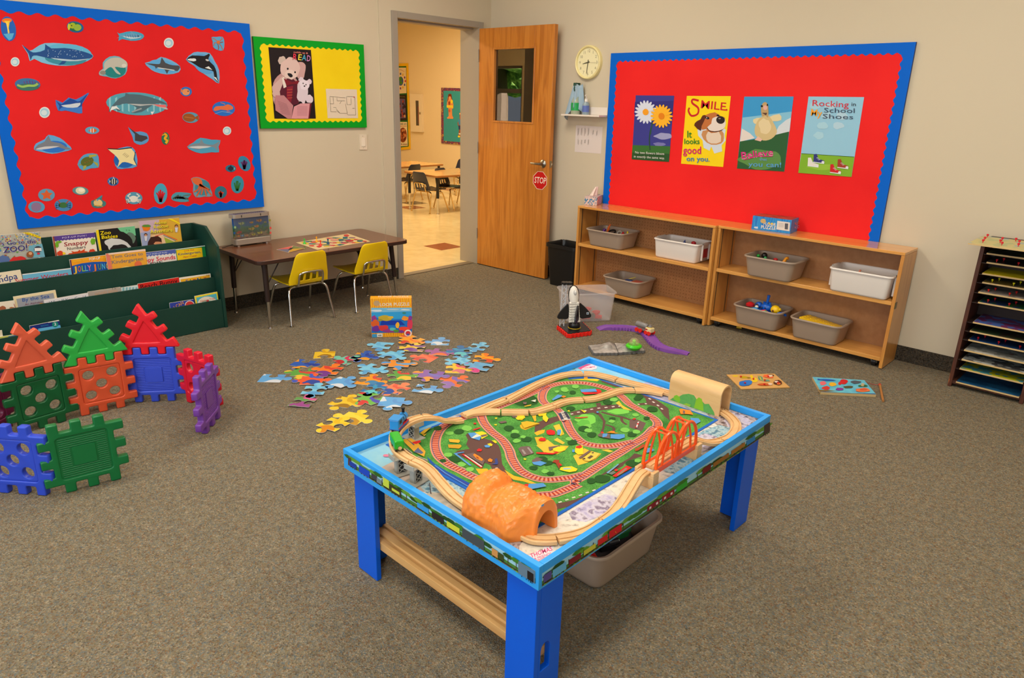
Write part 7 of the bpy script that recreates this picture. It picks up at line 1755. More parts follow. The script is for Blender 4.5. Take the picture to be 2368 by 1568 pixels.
# roads
a.poly([(620,260),(900,200),(1100,160),(1080,100),(1160,90),(1180,140),(1530,120),(1540,185),(1100,240),(1180,300),(1260,430),(1240,540),(1210,640),(1160,630),(1200,540),(1210,430),(1130,320),(1030,270),(640,330)],ROAD)
a.line([(1180,260),(1400,320),(1550,350),(1700,400)],26,ROAD);a.line([(1545,350),(1560,430),(1640,490)],22,ROAD,smooth=3);a.line([(1260,490),(1360,520),(1410,560),(1400,620)],22,ROAD,smooth=3)
a.poly([(1850,100),(2000,90),(1980,20),(1900,-60),(2050,-40),(2300,120),(2400,200),(2420,420),(2320,330),(2200,170),(2040,130),(1860,140)],ROAD);a.poly([(-20,470),(140,400),(420,320),(460,400),(200,500),(100,570),(40,680),(-30,640)],ROAD)
a.poly([(1560,1170),(1700,1090),(1780,1010),(1960,1050),(1800,1100),(1640,1150),(1560,1250),(1180,1420),(1170,1400),(1500,1200)],ROAD);a.poly([(1690,400),(1780,380),(1990,460),(1910,610),(1690,540)],(110,84,80))
a.tr=A7
a.poly([(770,850),(800,760),(760,680),(800,640),(960,760),(1100,740),(1270,790),(1360,870),(1400,1000),(1420,1200),(1540,1400),(1620,1470),(1590,1640),(1440,1500),(1300,1400),(1200,1220),(1110,1180),(1060,1280),(820,1130),(550,1010),(620,960),(830,930)],ROAD)
a.tr=G7
a.poly([(1080,1060),(1300,1010),(1500,930),(1640,880),(1640,920),(1480,975),(1300,1060),(1090,1110)],ROAD)
for k in range(8):a.line([(1150+k*62,1036-k*21-(k>3)*3),(1180+k*62,1028-k*21-(k>3)*3)],9,(214,204,196),up=(k==0))
a.tr=B7;a.h+=a.step
for q in((620,300),(740,268),(860,240),(980,215),(1110,195),(1240,182),(1370,168),(1490,158)):a.line([q,(q[0]+50,q[1]-8)],14,(214,204,196),up= False)
for q in((2040,10),(2110,70),(2190,130),(2260,190),(1840,124),(1970,112)):a.line([q,(q[0]+34,q[1]+(24 if q[0]>2000 else -3))],14,(214,204,196),up= False)
a.tr=A7
for q in((1315,1270),(1360,1350)):a.line([q,(q[0]+26,q[1]+44)],22,(214,204,196),up= False)
# river along the left edge
a.tr=E5;a.h+=a.step
a.poly([(700,760),(820,870),(1000,980),(1380,1180),(1350,1290),(1290,1250),(980,1090),(860,960),(740,850)],(36,80,160));a.line([(840,930),(1000,1030),(1320,1190)],20,(60,60,150));a.line([(820,890),(980,1010),(1340,1220)],8,(90,150,210))
a.tr=C7;a.poly([(740,360),(1000,335),(1300,360),(1600,470),(1480,470),(1250,385),(1000,365),(760,380)],(40,90,170));a.poly([(780,385),(1000,370),(1180,372),(1230,385),(1190,410),(1000,390)],(220,190,40));a.poly([(990,345),(1045,345),(1045,378),(990,378)],(226,150,40));a.poly([(1250,395),(1560,490),(1480,500),(1260,420)],ROAD)
# yellow earth patches
a.tr=A7;a.h+=a.step
for P_y in([(1740,510),(1800,450),(1960,445),(2100,480),(1980,530),(1840,590),(1760,560)],[(2010,720),(2150,710),(2300,830),(2352,930),(2180,1000),(2060,860)],[(940,1290),(1150,1290),(1240,1400),(1100,1400),(1000,1380)],[(1460,1310),(1640,1420),(1840,1470),(2040,1560),(1960,1568),(1800,1520),(1620,1490),(1540,1420)],[(2000,640),(2080,600),(2200,580),(2180,640),(2050,690)]):a.poly(P_y,YELL,up= False)
a.tr=B7
for P_y in([(0,870),(110,830),(200,760),(330,860),(590,880),(520,960),(380,1030),(150,990)],[(310,510),(420,480),(470,580),(510,660),(440,700),(360,600)],[(870,920),(960,960),(1180,1020),(1080,1120),(900,1190),(760,1230),(670,1060),(740,1020)],[(1440,100),(1500,60),(1560,140),(1740,240),(1580,210),(1530,160)],[(320,770),(380,730),(520,820),(480,850)],[(1180,950),(1300,940),(1400,975),(1330,995)]):a.poly(P_y,(222,184,60),up= False)
# tracks printed on the mat
PINK,TIE,RAIL=(226,146,120),(176,62,44),(92,96,126)
TA=qs(G7,[(1330,870),(1150,945),(1060,965),(800,960),(400,815),(270,750),(150,690),(55,610),(25,500),(60,390),(150,310),(280,265),(420,232),(600,165),(790,90)])+qs(C7,[(120,625),(300,545),(440,490),(620,445),(800,432),(1000,438),(1200,476),(1400,540),(1560,640),(1690,760),(1880,870),(2050,975),(2110,1050),(2090,1120)])+qs(B7,[(2130,560),(2000,690),(1850,790),(1700,880),(1500,1010),(1300,1130),(1060,1290),(880,1410),(700,1520)])
TS2=qs(G7,[(440,232),(470,310),(540,390),(640,470),(700,560),(725,640),(790,735),(900,800),(1050,830),(1230,815)])+qs(B7,[(700,1440),(860,1400)])
TS3=qs(C7,[(440,490),(375,560),(350,660),(390,740),(500,800),(590,850),(660,930),(700,1010)])+qs(B7,[(540,420),(600,560),(700,700),(850,820),(1050,870),(1250,885),(1450,870),(1650,830),(1800,800)])
def mclip(U):return[Vector((min(max(u[0],-9),9),u[1]))for u in U]
def rails(pts,closed= False):
 sp=spline([(p[0],p[1])for p in pts],6,closed)
 U=[a.uv(onz(p[0],p[1],MZ-.0003))for p in sp]
 if closed:U.append(U[0])
 L=[0];
 for i in range(1,len(U)):L.append(L[-1]+(U[i]-U[i-1]).length)
 out=[];s_=0;j=0
 while s_<L[-1]:
  while L[j+1]<s_:j+=1
  out.append(U[j].lerp(U[j+1],(s_-L[j])/max(L[j+1]-L[j],1e-6)));s_+=.0065
 return out
RL=[rails(TA,True),rails(TS2),rails(TS3)]
a.tr=(0,0,1)
for U in RL:a.h+=3e-5;a.ribbon(U,.036,PINK)
a.h+=.0001
a.h+=a.step
for U in RL:
 a.h+=3e-5
 for i in range(1,len(U)-1,2):
  t_=(U[i+1]-U[i-1]).normalized();nn=Vector((-t_.y,t_.x));a.ribbon([U[i]-nn*.0105,U[i]+nn*.0105],.0062,TIE,up= False)
a.h+=a.step
for U in RL:
 for sg in(-1,1):
  a.h+=3e-5
  V=[]
  for i in range(len(U)):
   t_=(U[min(i+1,len(U)-1)]-U[max(i-1,0)]).normalized();V.append(U[i]+Vector((-t_.y,t_.x))*(.0115*sg))
  a.ribbon(V,.0028,RAIL,up= False)
a.tr=B7;a.poly([(405,280),(500,245),(580,300),(630,400),(470,420),(440,340)],(196,186,176));a.line([(425,285),(480,400)],22,(60,66,90),smooth=0);a.line([(520,260),(600,390)],22,(60,66,90));[a.line([(470+k*16,290+k*34),(560+k*16,282+k*34)],12,(50,44,44),up=(k==0))for k in range(3)]
# bushes
a.tr=A7;a.h+=a.step
for x,y,r,d in[(780,560,100,0),(640,620,90,1),(470,650,70,0),(1540,560,100,1),(1660,625,74,0),(1650,690,90,1),(1860,760,90,1),(1800,715,50,0),(1685,790,70,0),(440,1040,80,0),(560,1120,110,1),(690,1215,76,0),(840,1305,74,0),(250,560,80,1),(1990,1280,80,1),(2200,1340,70,0),(2150,1120,90,1),(2240,1190,90,1),(1380,340,40,1),(350,1150,60,1)]:tree(x,y,r,DGRN if d else LGRN)
a.tr=B7
for x,y,r,d in[(930,525,72,0),(860,570,100,1),(945,600,70,0),(1010,680,84,1),(1380,390,60,1),(1370,435,58,0),(1610,595,84,0),(1740,670,90,1),(1800,320,60,0),(1820,625,70,0),(2110,220,84,1),(640,205,70,1),(1300,90,90,1),(1840,20,70,1),(2000,380,60,1),(660,820,90,1),(590,755,60,0),(160,1345,70,0),(260,1385,66,1),(1760,1200,130,1),(1840,1150,60,0),(1200,1480,140,1),(1000,1520,90,1)]:tree(x,y,r,DGRN if d else LGRN)
a.tr=C7
for x,y,r,d in[(700,550,56,0),(820,585,50,1),(860,495,56,0),(580,570,36,0),(690,530,50,0),(1440,690,60,0),(1830,650,70,1),(2030,840,80,1),(780,830,60,1),(1000,80,1,1)]:tree(x,y,r,DGRN if d else LGRN)
# vehicles, buildings, sheds: plain coloured shapes
a.h+=a.step
def pq(tr,*items):
 a.tr=tr
 for pts,c in items:a.h+=a.step*.5;a.poly(pts,c,up= False)
SB,RD2,YL2,GY2,OR2=(84,146,206),(206,40,40),(236,206,40),(112,92,88),(232,130,40)
pq(A7,([(800,650),(940,640),(1040,710),(1010,785),(860,740)],SB),([(860,740),(960,670),(1040,700),(900,745)],(214,212,196)),([(920,640),(1060,620),(1130,650),(1160,700),(1050,760),(1030,700)],YL2),([(1030,690),(1140,670),(1150,700),(1050,730)],GY2),([(450,760),(640,770),(660,800),(630,830),(470,815)],(214,170,50)),([(440,860),(660,860),(690,890),(640,935),(450,920)],(196,150,40)),([(540,1020),(720,990),(740,1000),(600,1030),(870,1240),(830,1245)],SB),([(690,1040),(720,1030),(1070,1270),(1040,1290)],RD2),([(725,1045),(760,1050),(1060,1255),(1040,1270)],(222,206,196)),([(760,1040),(900,1010),(1110,1150),(1070,1230)],GY2),([(890,1050),(920,1025),(1000,1070),(1080,1130),(1050,1160),(960,1120)],OR2),([(940,1080),(980,1085),(1010,1120),(970,1115)],(150,70,30)),([(960,960),(1000,930),(1060,950),(1040,985),(970,985)],RD2),([(1095,880),(1150,865),(1210,890),(1190,915),(1120,915)],SB),([(1150,850),(1210,835),(1250,860),(1230,890),(1180,880)],YL2),([(1230,790),(1290,785),(1330,820),(1300,840)],YL2),([(1160,1140),(1200,1110),(1250,1140),(1230,1180),(1170,1170)],OR2),([(1290,1120),(1330,1110),(1350,1200),(1330,1225),(1220,1220),(1290,1200)],(60,70,130)),([(1710,940),(1760,900),(1880,890),(1930,900),(2000,1020),(1800,1080)],GY2),([(1770,960),(1800,950),(1860,1030),(1820,1040)],(150,140,136)),([(1870,920),(1900,910),(1980,1010),(1950,1020)],(150,140,136)),([(1660,370),(1700,340),(1820,330),(1840,370),(1780,420),(1690,410)],YL2),([(1730,350),(1770,345),(1775,365),(1740,370)],(60,50,40)),([(1590,350),(1690,330),(1690,370),(1620,375)],GY2),([(1960,350),(2020,340),(2040,420),(2010,450)],YELL),([(2070,330),(2220,300),(2220,330),(2100,350)],YL2),([(2150,370),(2200,350),(2250,420),(2220,460),(2160,410)],YL2),([(1350,450),(1480,430),(1510,460),(1400,480)],GY2),([(1290,375),(1330,372),(1325,400),(1290,395)],YL2),([(1280,495),(1325,492),(1320,518),(1280,512)],YL2),([(2220,640),(2260,600),(2352,610),(2352,690),(2240,680)],RD2),([(2040,1005),(2150,1005),(2352,1025),(2352,1045),(2150,1035),(2050,1030)],RD2),([(2090,760),(2200,740),(2215,790),(2120,800)],RD2),([(1960,1180),(2110,1160),(2230,1200),(2120,1250),(1990,1225)],SB),([(1960,1150),(2050,1090),(2160,1130),(2100,1165),(1970,1185)],GY2),([(900,470),(950,470),(950,495),(905,495)],RD2),([(890,590),(1020,550),(1030,565),(905,610)],RD2),([(1810,1115),(1860,1120),(1850,1145),(1815,1140)],YL2))
pq(B7,([(180,610),(260,590),(340,620),(340,680),(230,690),(190,660)],RD2),([(380,600),(450,590),(450,690),(380,690)],SB),([(450,580),(475,600),(460,680),(430,705),(430,690),(450,650)],YL2),([(40,770),(90,740),(170,760),(150,800),(60,795)],RD2),([(220,910),(420,880),(440,900),(320,940),(240,980)],GY2),([(300,940),(400,900),(520,910),(520,970),(420,1000),(310,980)],YL2),([(0,1005),(110,1005),(300,1020),(370,990),(400,1010),(300,1045),(100,1040),(0,1030)],RD2),([(700,970),(720,890),(840,880),(850,940),(850,1040),(760,1050),(700,1000)],YL2),([(720,900),(800,875),(840,910),(790,940),(720,930)],RD2),([(650,960),(700,950),(690,1010),(650,1000)],SB),([(770,1100),(960,970),(1000,980),(840,1100),(790,1120)],GY2),([(830,1120),(1020,990),(1150,1030),(1080,1110),(960,1170),(880,1160)],(214,190,80)),([(920,1110),(990,1060),(1040,1080),(970,1130)],(96,76,60)),([(1000,1010),(1040,1000),(1045,1025),(1010,1030)],(96,76,60)),([(830,1120),(880,1105),(895,1135),(850,1140)],(96,76,60)),([(340,1160),(370,1160),(470,1240),(440,1260)],RD2),([(420,1320),(450,1280),(640,1260),(750,1310),(720,1350),(600,1370),(450,1335)],YL2),([(480,1290),(620,1290),(630,1310),(500,1325)],(150,180,190)),([(290,1190),(330,1140),(420,1150),(410,1190),(430,1290),(410,1300),(350,1200)],(150,60,40)),([(700,365),(730,375),(930,360),(940,370),(780,390),(710,385)],RD2),([(800,230),(870,250),(910,265),(870,290),(810,240)],YL2),([(565,250),(600,240),(610,270),(570,265)],YL2),([(1090,265),(1130,268),(1130,290),(1095,290)],SB),([(1110,690),(1160,655),(1330,670),(1340,760),(1290,755),(1130,720)],GY2),([(1210,670),(1290,668),(1280,720),(1200,740),(1200,700)],SB),([(1345,680),(1600,680),(1605,740),(1500,770),(1345,755)],SB),([(1165,640),(1200,632),(1230,655),(1185,665)],RD2),([(1270,650),(1360,620),(1420,625),(1420,650),(1500,660),(1440,665)],OR2),([(1740,400),(1790,385),(1810,395),(1770,420)],RD2),([(1840,455),(1865,450),(1830,560),(1800,560)],(214,200,200)),([(1830,480),(1860,480),(1850,505),(1822,505)],RD2),([(1790,545),(1820,545),(1815,560),(1790,560)],RD2),([(1380,1440),(1640,1250),(1750,1290),(1530,1470),(1400,1450)],RD2),([(1460,1420),(1620,1290),(1660,1300),(1500,1440)],(150,120,100)),([(1270,1380),(1480,1220),(1500,1230),(1300,1395)],(110,160,190)),([(1410,1330),(1450,1310),(1490,1330),(1440,1360)],RD2),([(1300,1390),(1400,1350),(1440,1380),(1370,1420)],(110,120,110)),([(1780,990),(1900,880),(1950,850),(1960,890),(1850,980)],(170,74,40)),([(2030,890),(2110,840),(2120,890)],SB),([(1930,1000),(2010,930),(2100,970),(2020,1020)],SB))
pq(C7,([(930,545),(1170,535),(1200,580),(950,590)],SB),([(950,588),(1200,590),(1260,560),(1230,610),(1000,625)],RD2),([(1165,540),(1230,545),(1260,590),(1200,600)],RD2),([(500,700),(590,625),(660,635),(640,660),(520,715)],SB),([(640,660),(680,640),(720,655),(680,675)],OR2),([(80,800),(190,775),(180,795),(90,810)],YELL),([(60,740),(120,740),(110,775),(70,770)],GY2),([(180,720),(260,700),(250,740)],(200,210,190)),([(10,930),(90,930),(60,1000),(0,1000)],YL2),([(290,925),(420,905),(410,935),(300,945)],YL2),([(360,950),(400,930),(450,990),(420,1040),(370,1000)],YL2),([(200,950),(260,945),(260,1030),(235,1035)],YELL),([(30,1050),(120,1030),(320,1065),(200,1100),(80,1140)],YELL))
pq(D7,([(640,575),(680,570),(790,590),(830,650),(740,640),(660,640)],OR2),([(690,590),(720,600),(715,640),(690,630)],GY2),([(790,690),(900,700),(930,740),(860,780),(800,750)],SB),([(40,1110),(160,1060),(180,1080),(60,1140)],(170,74,40)),([(200,1110),(260,1090),(310,1130),(240,1160)],SB),([(680,800),(740,790),(740,900),(690,880)],(60,60,50)))
pq(G7,([(840,880),(960,875),(1010,870),(1040,900),(940,920),(840,940)],SB),([(840,880),(880,878),(860,930),(838,930)],RD2))
pq(E5,([(330,520),(460,500),(560,560),(680,700),(660,780),(500,700),(370,570)],(214,160,50)),([(480,560),(600,530),(610,560),(540,590),(490,580)],RD2),([(500,710),(570,640),(580,660),(650,720),(620,740)],(90,100,130)),([(600,420),(700,340),(770,330),(640,450),(700,430),(660,470)],YELL),([(380,500),(410,520),(520,600),(500,610)],(90,90,110)))
om=mm_.build('play_mat',smooth= None)
tag(om,'green play mat printed with roads, rails and trees, lying on the train table','play mat')
# cut the print at the mat's own edge
bm=bmesh.new();bm2= None
o=a.build('mat_print',om);me=o.data;bm.from_mesh(me);inv=PM(om).inverted()
for co,no in(((mx0+bd,0,0),(-1,0,0)),((mx1-bd,0,0),(1,0,0)),((0,my0+bd,0),(0,-1,0)),((0,my1-bd,0),(0,1,0))):
 bmesh.ops.bisect_plane(bm,geom=bm.verts[:]+bm.edges[:]+bm.faces[:],plane_co=inv@Vector(co),plane_no=Vector(no),clear_outer= True,dist=1e-7)
bm.to_mesh(me);bm.free()
# ---------------------------------------------------------------- wooden track pieces
BEECH=m_wood('beech_wood',[(.25,(214,172,116)),(.5,(230,192,138)),(.75,(220,180,124))],(6,6,14),.42,nscale=2,dist=.8,spec=.4)if False else m_wood('beech_wood',[(.25,(206,160,104)),(.5,(224,182,128)),(.75,(214,170,114))],(6,6,14),.42,nscale=2,dist=.8)
FLT=BZ+.0165
GT='wooden train track pieces on the table'
def track(tr,pts,label,w=.038,th=.0115,name='wooden_track',n=6,sub= None):
 """pts: (x, y, z_top, [crop])"""
 P=[]
 for p in pts:
  t3=p[3]if len(p)>3 else tr;q=Q(t3,p[0],p[1]);P.append(onz(q[0],q[1],p[2]))
 C=spline(P,n);N=len(C);rows=[]
 for i,p in enumerate(C):
  t_=C[min(i+1,N-1)]-C[max(i-1,0)];t_.normalize();s_=Vector((-t_.y,t_.x,0)).normalized();u_=t_.cross(s_);u_=u_ if u_.z>0 else -u_
  if i==0:p=p+t_*.0012
  if i==N-1:p=p-t_*.0012
  h=w/2;g=.0035
  pr=[(-h,-th),(-h,-.002),(-h+.002,0),(-.0135,0),(-.0135,-g),(-.0075,-g),(-.0075,0),(.0075,0),(.0075,-g),(.0135,-g),(.0135,0),(h-.002,0),(h,-.002),(h,-th)]
  rows.append([p+s_*a_+u_*b_ for a_,b_ in pr])
 m=M();m.loft(rows,BEECH)
 if sub:sub(m)
 o=m.build(name,smooth=28);tag(o,label,'train track',GT); return o,C
HI=.500
trk1,c1=track(E5,[(1330,1500,FLT),(1150,1375,FLT+.001),(1020,1255,FLT+.007),(890,1110,FLT+.02),(750,950,FLT+.04),(610,850,HI-.002),(490,795,HI)],'wooden ramp track climbing from the orange tunnel to the raised curve')
trk2,c2=track(E5,[(490,795,HI),(370,725,HI),(270,640,HI),(222,545,HI),(212,450,HI)],'raised curved wooden track under the green carriage')
trk3,c3_=track(E5,[(212,450,HI),(240,365,HI),(310,285,HI),(400,225,HI),(500,180,HI),(640,138,HI)],'raised curved wooden track under the blue engine')
track(E5,[(640,138,HI),(760,140,HI-.004),(880,165,HI-.02),(990,188,FLT+.02),(1080,195,FLT+.006),(1190,185,FLT),(1228,175,FLT)],'wooden ramp track coming down beside the far left rim')
def Bch(pts,w=.038):
 def f(m):
  P=[onz(*Q(p[2]if len(p)>2 else A7,p[0],p[1]),FLT)for p in pts];C=spline(P,6);N=len(C);rows=[]
  for i,p in enumerate(C):
   t_=(C[min(i+1,N-1)]-C[max(i-1,0)]).normalized();s_=Vector((-t_.y,t_.x,0));h=w/2
   rows.append([p+s_*a_+Vector((0,0,b_-.0002))for a_,b_ in[(-h,-.0113),(-h,-.002),(-h+.002,0),(h-.002,0),(h,-.002),(h,-.0113)]])
  m.loft(rows,BEECH)
 return f
track(A7,[(720,300,FLT),(900,235,FLT),(1080,175,FLT),(1240,105,FLT),(1400,45,FLT),(1500,0,FLT)],'wooden switch track where the left branch splits along the rim',sub=Bch([(740,290),(870,250),(1030,232),(1200,225),(1385,228)]))
track(C7,[(-190,680,FLT),(0,578,FLT),(300,425,FLT),(560,325,FLT),(760,280,FLT),(968,266,FLT)],'long wooden track piece following the far left rim')
track(C7,[(985,268,FLT),(1150,280,FLT),(1330,318,FLT),(1492,362,FLT)],'wooden curved track piece at the far corner of the table')
track(C7,[(1500,366,FLT),(1750,425,FLT),(2000,488,FLT),(2200,545,FLT),(2330,580,FLT),(2420,612,FLT)],'wooden switch track leading into the wooden tunnel',sub=Bch([(1765,525,C7),(1900,528,C7),(2050,545,C7),(2200,575,C7)]))
track(A7,[(1402,232,FLT),(1650,234,FLT),(1900,236,FLT)],'short straight wooden track piece on the middle branch')
track(A7,[(1910,234,FLT),(2040,215,FLT),(2180,175,FLT)]+[(515,765,FLT,C7)],'wooden curved track piece on the middle branch, left half')
track(C7,[(522,762,FLT),(650,712,FLT),(800,678,FLT),(972,668,FLT)],'wooden curved track piece in the middle of the table')
track(C7,[(985,666,FLT),(1160,645,FLT),(1340,592,FLT),(1540,530,FLT),(1750,518,FLT)],'wooden s-curved track piece joining the switch before the tunnel')
track(D7,[(560,330,FLT),(800,410,FLT),(1040,500,FLT),(1210,565,FLT)],'wooden track piece running inside the wooden tunnel')
track(D7,[(1215,568,FLT),(1320,635,FLT),(1400,730,FLT),(1400,830,FLT),(1330,915,FLT),(1225,962,FLT)],'wooden curved track piece leaving the wooden tunnel at the right corner')
BD=BZ+.052
track(D7,[(1220,965,FLT),(1130,985,FLT+.004),(1030,985,FLT+.016),(930,960,BD-.006),(850,945,BD),(790,960,BD)],'wooden ramp track rising to the orange arch bridge')
track(D7,[(790,960,BD),(600,1070,BD),(400,1190,BD),(225,1310,BD)],'flat wooden track deck under the orange arch bridge',name='bridge_deck_track')
track(R7,[(965,480,BD),(905,530,BD-.003),(840,630,BD-.016),(770,745,FLT+.012),(690,850,FLT+.003),(595,925,FLT)],'wooden ramp track coming down from the orange arch bridge')
track(R7,[(590,928,FLT),(480,1000,FLT),(340,1050,FLT),(182,1078,FLT)],'wooden curved track piece near the front corner of the table')
track(R7,[(178,1079,FLT),(70,1083,FLT),(-40,1070,FLT),(-150,1010,FLT)],'wooden curved track piece entering the orange rock tunnel')
track(R7,[(-150,1010,FLT),(-260,900,FLT),(-400,800,FLT),(-480,720,FLT),(1330,1500,FLT,E5)],'wooden curved track piece hidden inside the orange rock tunnel')
# arch bridge
O1,O2=onz(*Q(D7,240,1345),BD),onz(*Q(D7,775,1010),BD);dd=(O2-O1);LBr=dd.length;dd.normalize();ss=Vector((-dd.y,dd.x,0))
ORG=mat((255,92,16),.35,'orange_plastic',coat=.2);br=thing('arch_bridge',(O1+O2)/2,'bright orange plastic double arch bridge over the wooden track','toy bridge');br.matrix_basis.translation.z=BD-.014
br.location.z=BD-.014
for sg,nm in((-1,'arch_side'),(1,'arch_side')):
 base=O1+ss*(sg*.0225);m=M();r=.0052
 m.box((0,-.003,-.013),(LBr,.003,.004),ORG,frame(base,dd,ss,(0,0,1)))
 for c_ in(.27,.73):
  pts=[base+dd*(LBr*(c_+.27*math.cos(math.radians(180-q*12))))+Vector((0,0,.004+.098*math.sin(math.radians(q*12))**.8))for q in range(16)]
  m.tube(pts,r,ORG,8)
  for s2 in(-1,1):m.tube([base+dd*(LBr*(c_+s2*.13))+Vector((0,0,.004)),base+dd*(LBr*(c_+s2*.10))+Vector((0,0,.05)),base+dd*(LBr*(c_+s2*.02))+Vector((0,0,.098))],.0036,ORG,8)
  m.tube([base+dd*(LBr*(c_-.2))+Vector((0,0,.03)),base+dd*(LBr*(c_+.2))+Vector((0,0,.03))],.0022,ORG,8)if False else None
 m.build(nm,br,smooth=40)
for c_ in(.27,.73):
 for t_ in(-.05,.05):
  M().tube([O1+dd*(LBr*(c_+t_))+ss*-.0225+Vector((0,0,.1)),O1+dd*(LBr*(c_+t_))+ss*.0225+Vector((0,0,.1))],.003,ORG,8).build('cross_bar',br,smooth=60)
for e_,lb in((O1-dd*.012,'wooden riser block under the near end of the orange bridge'),(O2+dd*.012,'wooden riser block under the far end of the orange bridge')):
 Fb_=frame((e_.x,e_.y,BZ+.0004),dd,ss,(0,0,1));m=M();m.box((-.016,-.034,0),(.016,.034,BD-.0125-BZ),BEECH,Fb_);m.box((-.016,-.034,BD-.0125-BZ),(.016,-.0225,BD-BZ+.002),BEECH,Fb_);m.box((-.016,.0225,BD-.0125-BZ),(.016,.034,BD-BZ+.002),BEECH,Fb_)
 tag(m.build('riser_block',bevel=.002),lb,'riser block','wooden riser blocks')
GRR=mat((160,158,148),.45,'grey_plastic_riser')
for(C_,C2,lb)in((onz(*Q(E5,522,490),BZ),c3_[len(c3_)*2//3],'grey lattice riser holding the raised curve beside the blue engine'),(onz(*Q(E5,290,1010),BZ),c2[len(c2)//3],'grey lattice riser nearest the left corner of the table'),(onz(*Q(E5,520,1150),BZ),c1[-8],'grey lattice riser at the top of the ramp beside the printed rim')):
 tg_={0:c3_,1:c2,2:c1}[('left corner' in lb)+2*('printed rim' in lb)];i_=min(range(1,len(tg_)-1),key= lambda q:(tg_[q].xy-C_.xy).length);tv=tg_[i_+1]-tg_[i_-1];ang=math.atan2(tv.y,tv.x);C_=tg_[i_].lerp(C_,.45)
 Fg_=frame((C_.x,C_.y,BZ+.0004),(math.cos(ang),math.sin(ang),0),(-math.sin(ang),math.cos(ang),0),(0,0,1));hh=HI-.0125-BZ
 g_=thing('track_riser',(C_.x,C_.y,BZ),lb,'track riser',group='grey lattice track risers')
 m=M();m.box((-.026,-.032,0),(.026,.032,.004),GRR,Fg_);m.box((-.020,-.030,hh-.004),(.020,.030,hh),GRR,Fg_)
 for s_ in(-1,1):m.box((-.020,s_*.0300-.0012,hh-.006),(.020,s_*.0300+.0012,hh+.010),GRR,Fg_)
 m.build('riser_plates',g_,bevel=.001)
 m=M();m.box((-.008,-.018,.004),(.008,.018,hh-.004),GRR,Fg_)
 for s_ in(-1,1):
  for k in range(3):
   z0,z1=.006+k*.0165,.006+(k+1)*.0165
   m.tube([Fg_@Vector((s_*.0095,-.012,z0)),Fg_@Vector((s_*.0095,.012,z1))],.0014,GRR,6);m.tube([Fg_@Vector((s_*.0095,.012,z0)),Fg_@Vector((s_*.0095,-.012,z1))],.0014,GRR,6)
  m.box((s_*.0082-.0004,-.012,.006),(s_*.0082+.0004,.012,hh-.006),mat((36,36,38),.7),Fg_)
  for y in(-.014,.014):m.box((s_*.0082,y-.002,.004),(s_*.0110,y+.002,hh-.004),GRR,Fg_)
 m.build('lattice_post',g_)
def on_curve(C,f,z=0.0):
 i=min(int(f*(len(C)-1)),len(C)-2);t_=(C[i+1]-C[i]).normalized(); return frame(C[i]+Vector((0,0,z)),t_,Vector((-t_.y,t_.x,0)),(0,0,1))
def wheels(root,F,xs,r=.009):
 for x in xs:
  for y in(-.0105,.0105):M().tube([F@Vector((x,y-.0022,r)),F@Vector((x,y+.0022,r))],r,BLK2,16).build('wheel',root,smooth=40)
FGc=on_curve(c2,.62,-.003);gc=thing('toy_carriage',FGc.translation,'bright green wooden toy carriage on the raised curve','toy train')
GCC=mat((30,170,30),.35,coat=.3);m=M();m.box((-.036,-.015,.010),(.036,.015,.040),GCC,FGc);m.build('carriage_body',gc,bevel=.005,seg=3);wheels(gc,FGc,(-.024,.024))
M().tube([FGc@Vector((-.0365,0,.018)),FGc@Vector((-.041,0,.018))],.006,mat((206,206,206),.2,metal=1.0),14).build('magnet',gc,smooth=40)
FEn=on_curve(c3_,.36,-.003);en=thing('toy_engine',FEn.translation,'blue wooden toy engine with black bands ahead of the green carriage','toy train')
BE=mat((36,140,214),.35,coat=.3);DBE=mat((20,84,190),.35,coat=.3)
m=M();m.tube([FEn@Vector((-.004,0,.028)),FEn@Vector((.040,0,.028))],.0145,BE,20);m.build('boiler',en,smooth=40)
m=M();m.box((-.040,-.016,.010),(-.004,.016,.044),BE,FEn);m.build('cab',en,bevel=.003);M().box((-.043,-.018,.044),(-.001,.018,.048),BE,FEn).build('cab_roof',en,bevel=.001)
for y in(-.0162,.0162):M().box((-.030,y-.0004,.028),(-.014,y+.0004,.040),BLK2,FEn).build('cab_window',en)
m=M();m.box((-.038,-.017,.008),(.040,.017,.016),DBE,FEn);m.box((-.038,-.0174,.015),(.040,.0174,.0165),mat((206,40,40),.4),FEn);m.build('running_board',en)
m=M();[m.tube([FEn@Vector((x-.0015,0,.028)),FEn@Vector((x+.0015,0,.028))],.0149,BLK2,20)for x in(.008,.022)];m.build('boiler_band',en,smooth=40)
M().lathe([(.001,0),(.005,0),(.005,.012),(.0065,.014),(.0065,.018),(.001,.018)],BLK2,14,R=FEn@Matrix.Translation((.033,0,.041))).build('funnel',en,smooth=40)
M().lathe([(.001,0),(.005,0),(.004,.005),(.001,.007)],BE,14,R=FEn@Matrix.Translation((.016,0,.042))).build('steam_dome',en,smooth=40);wheels(en,FEn,(-.026,0,.026))
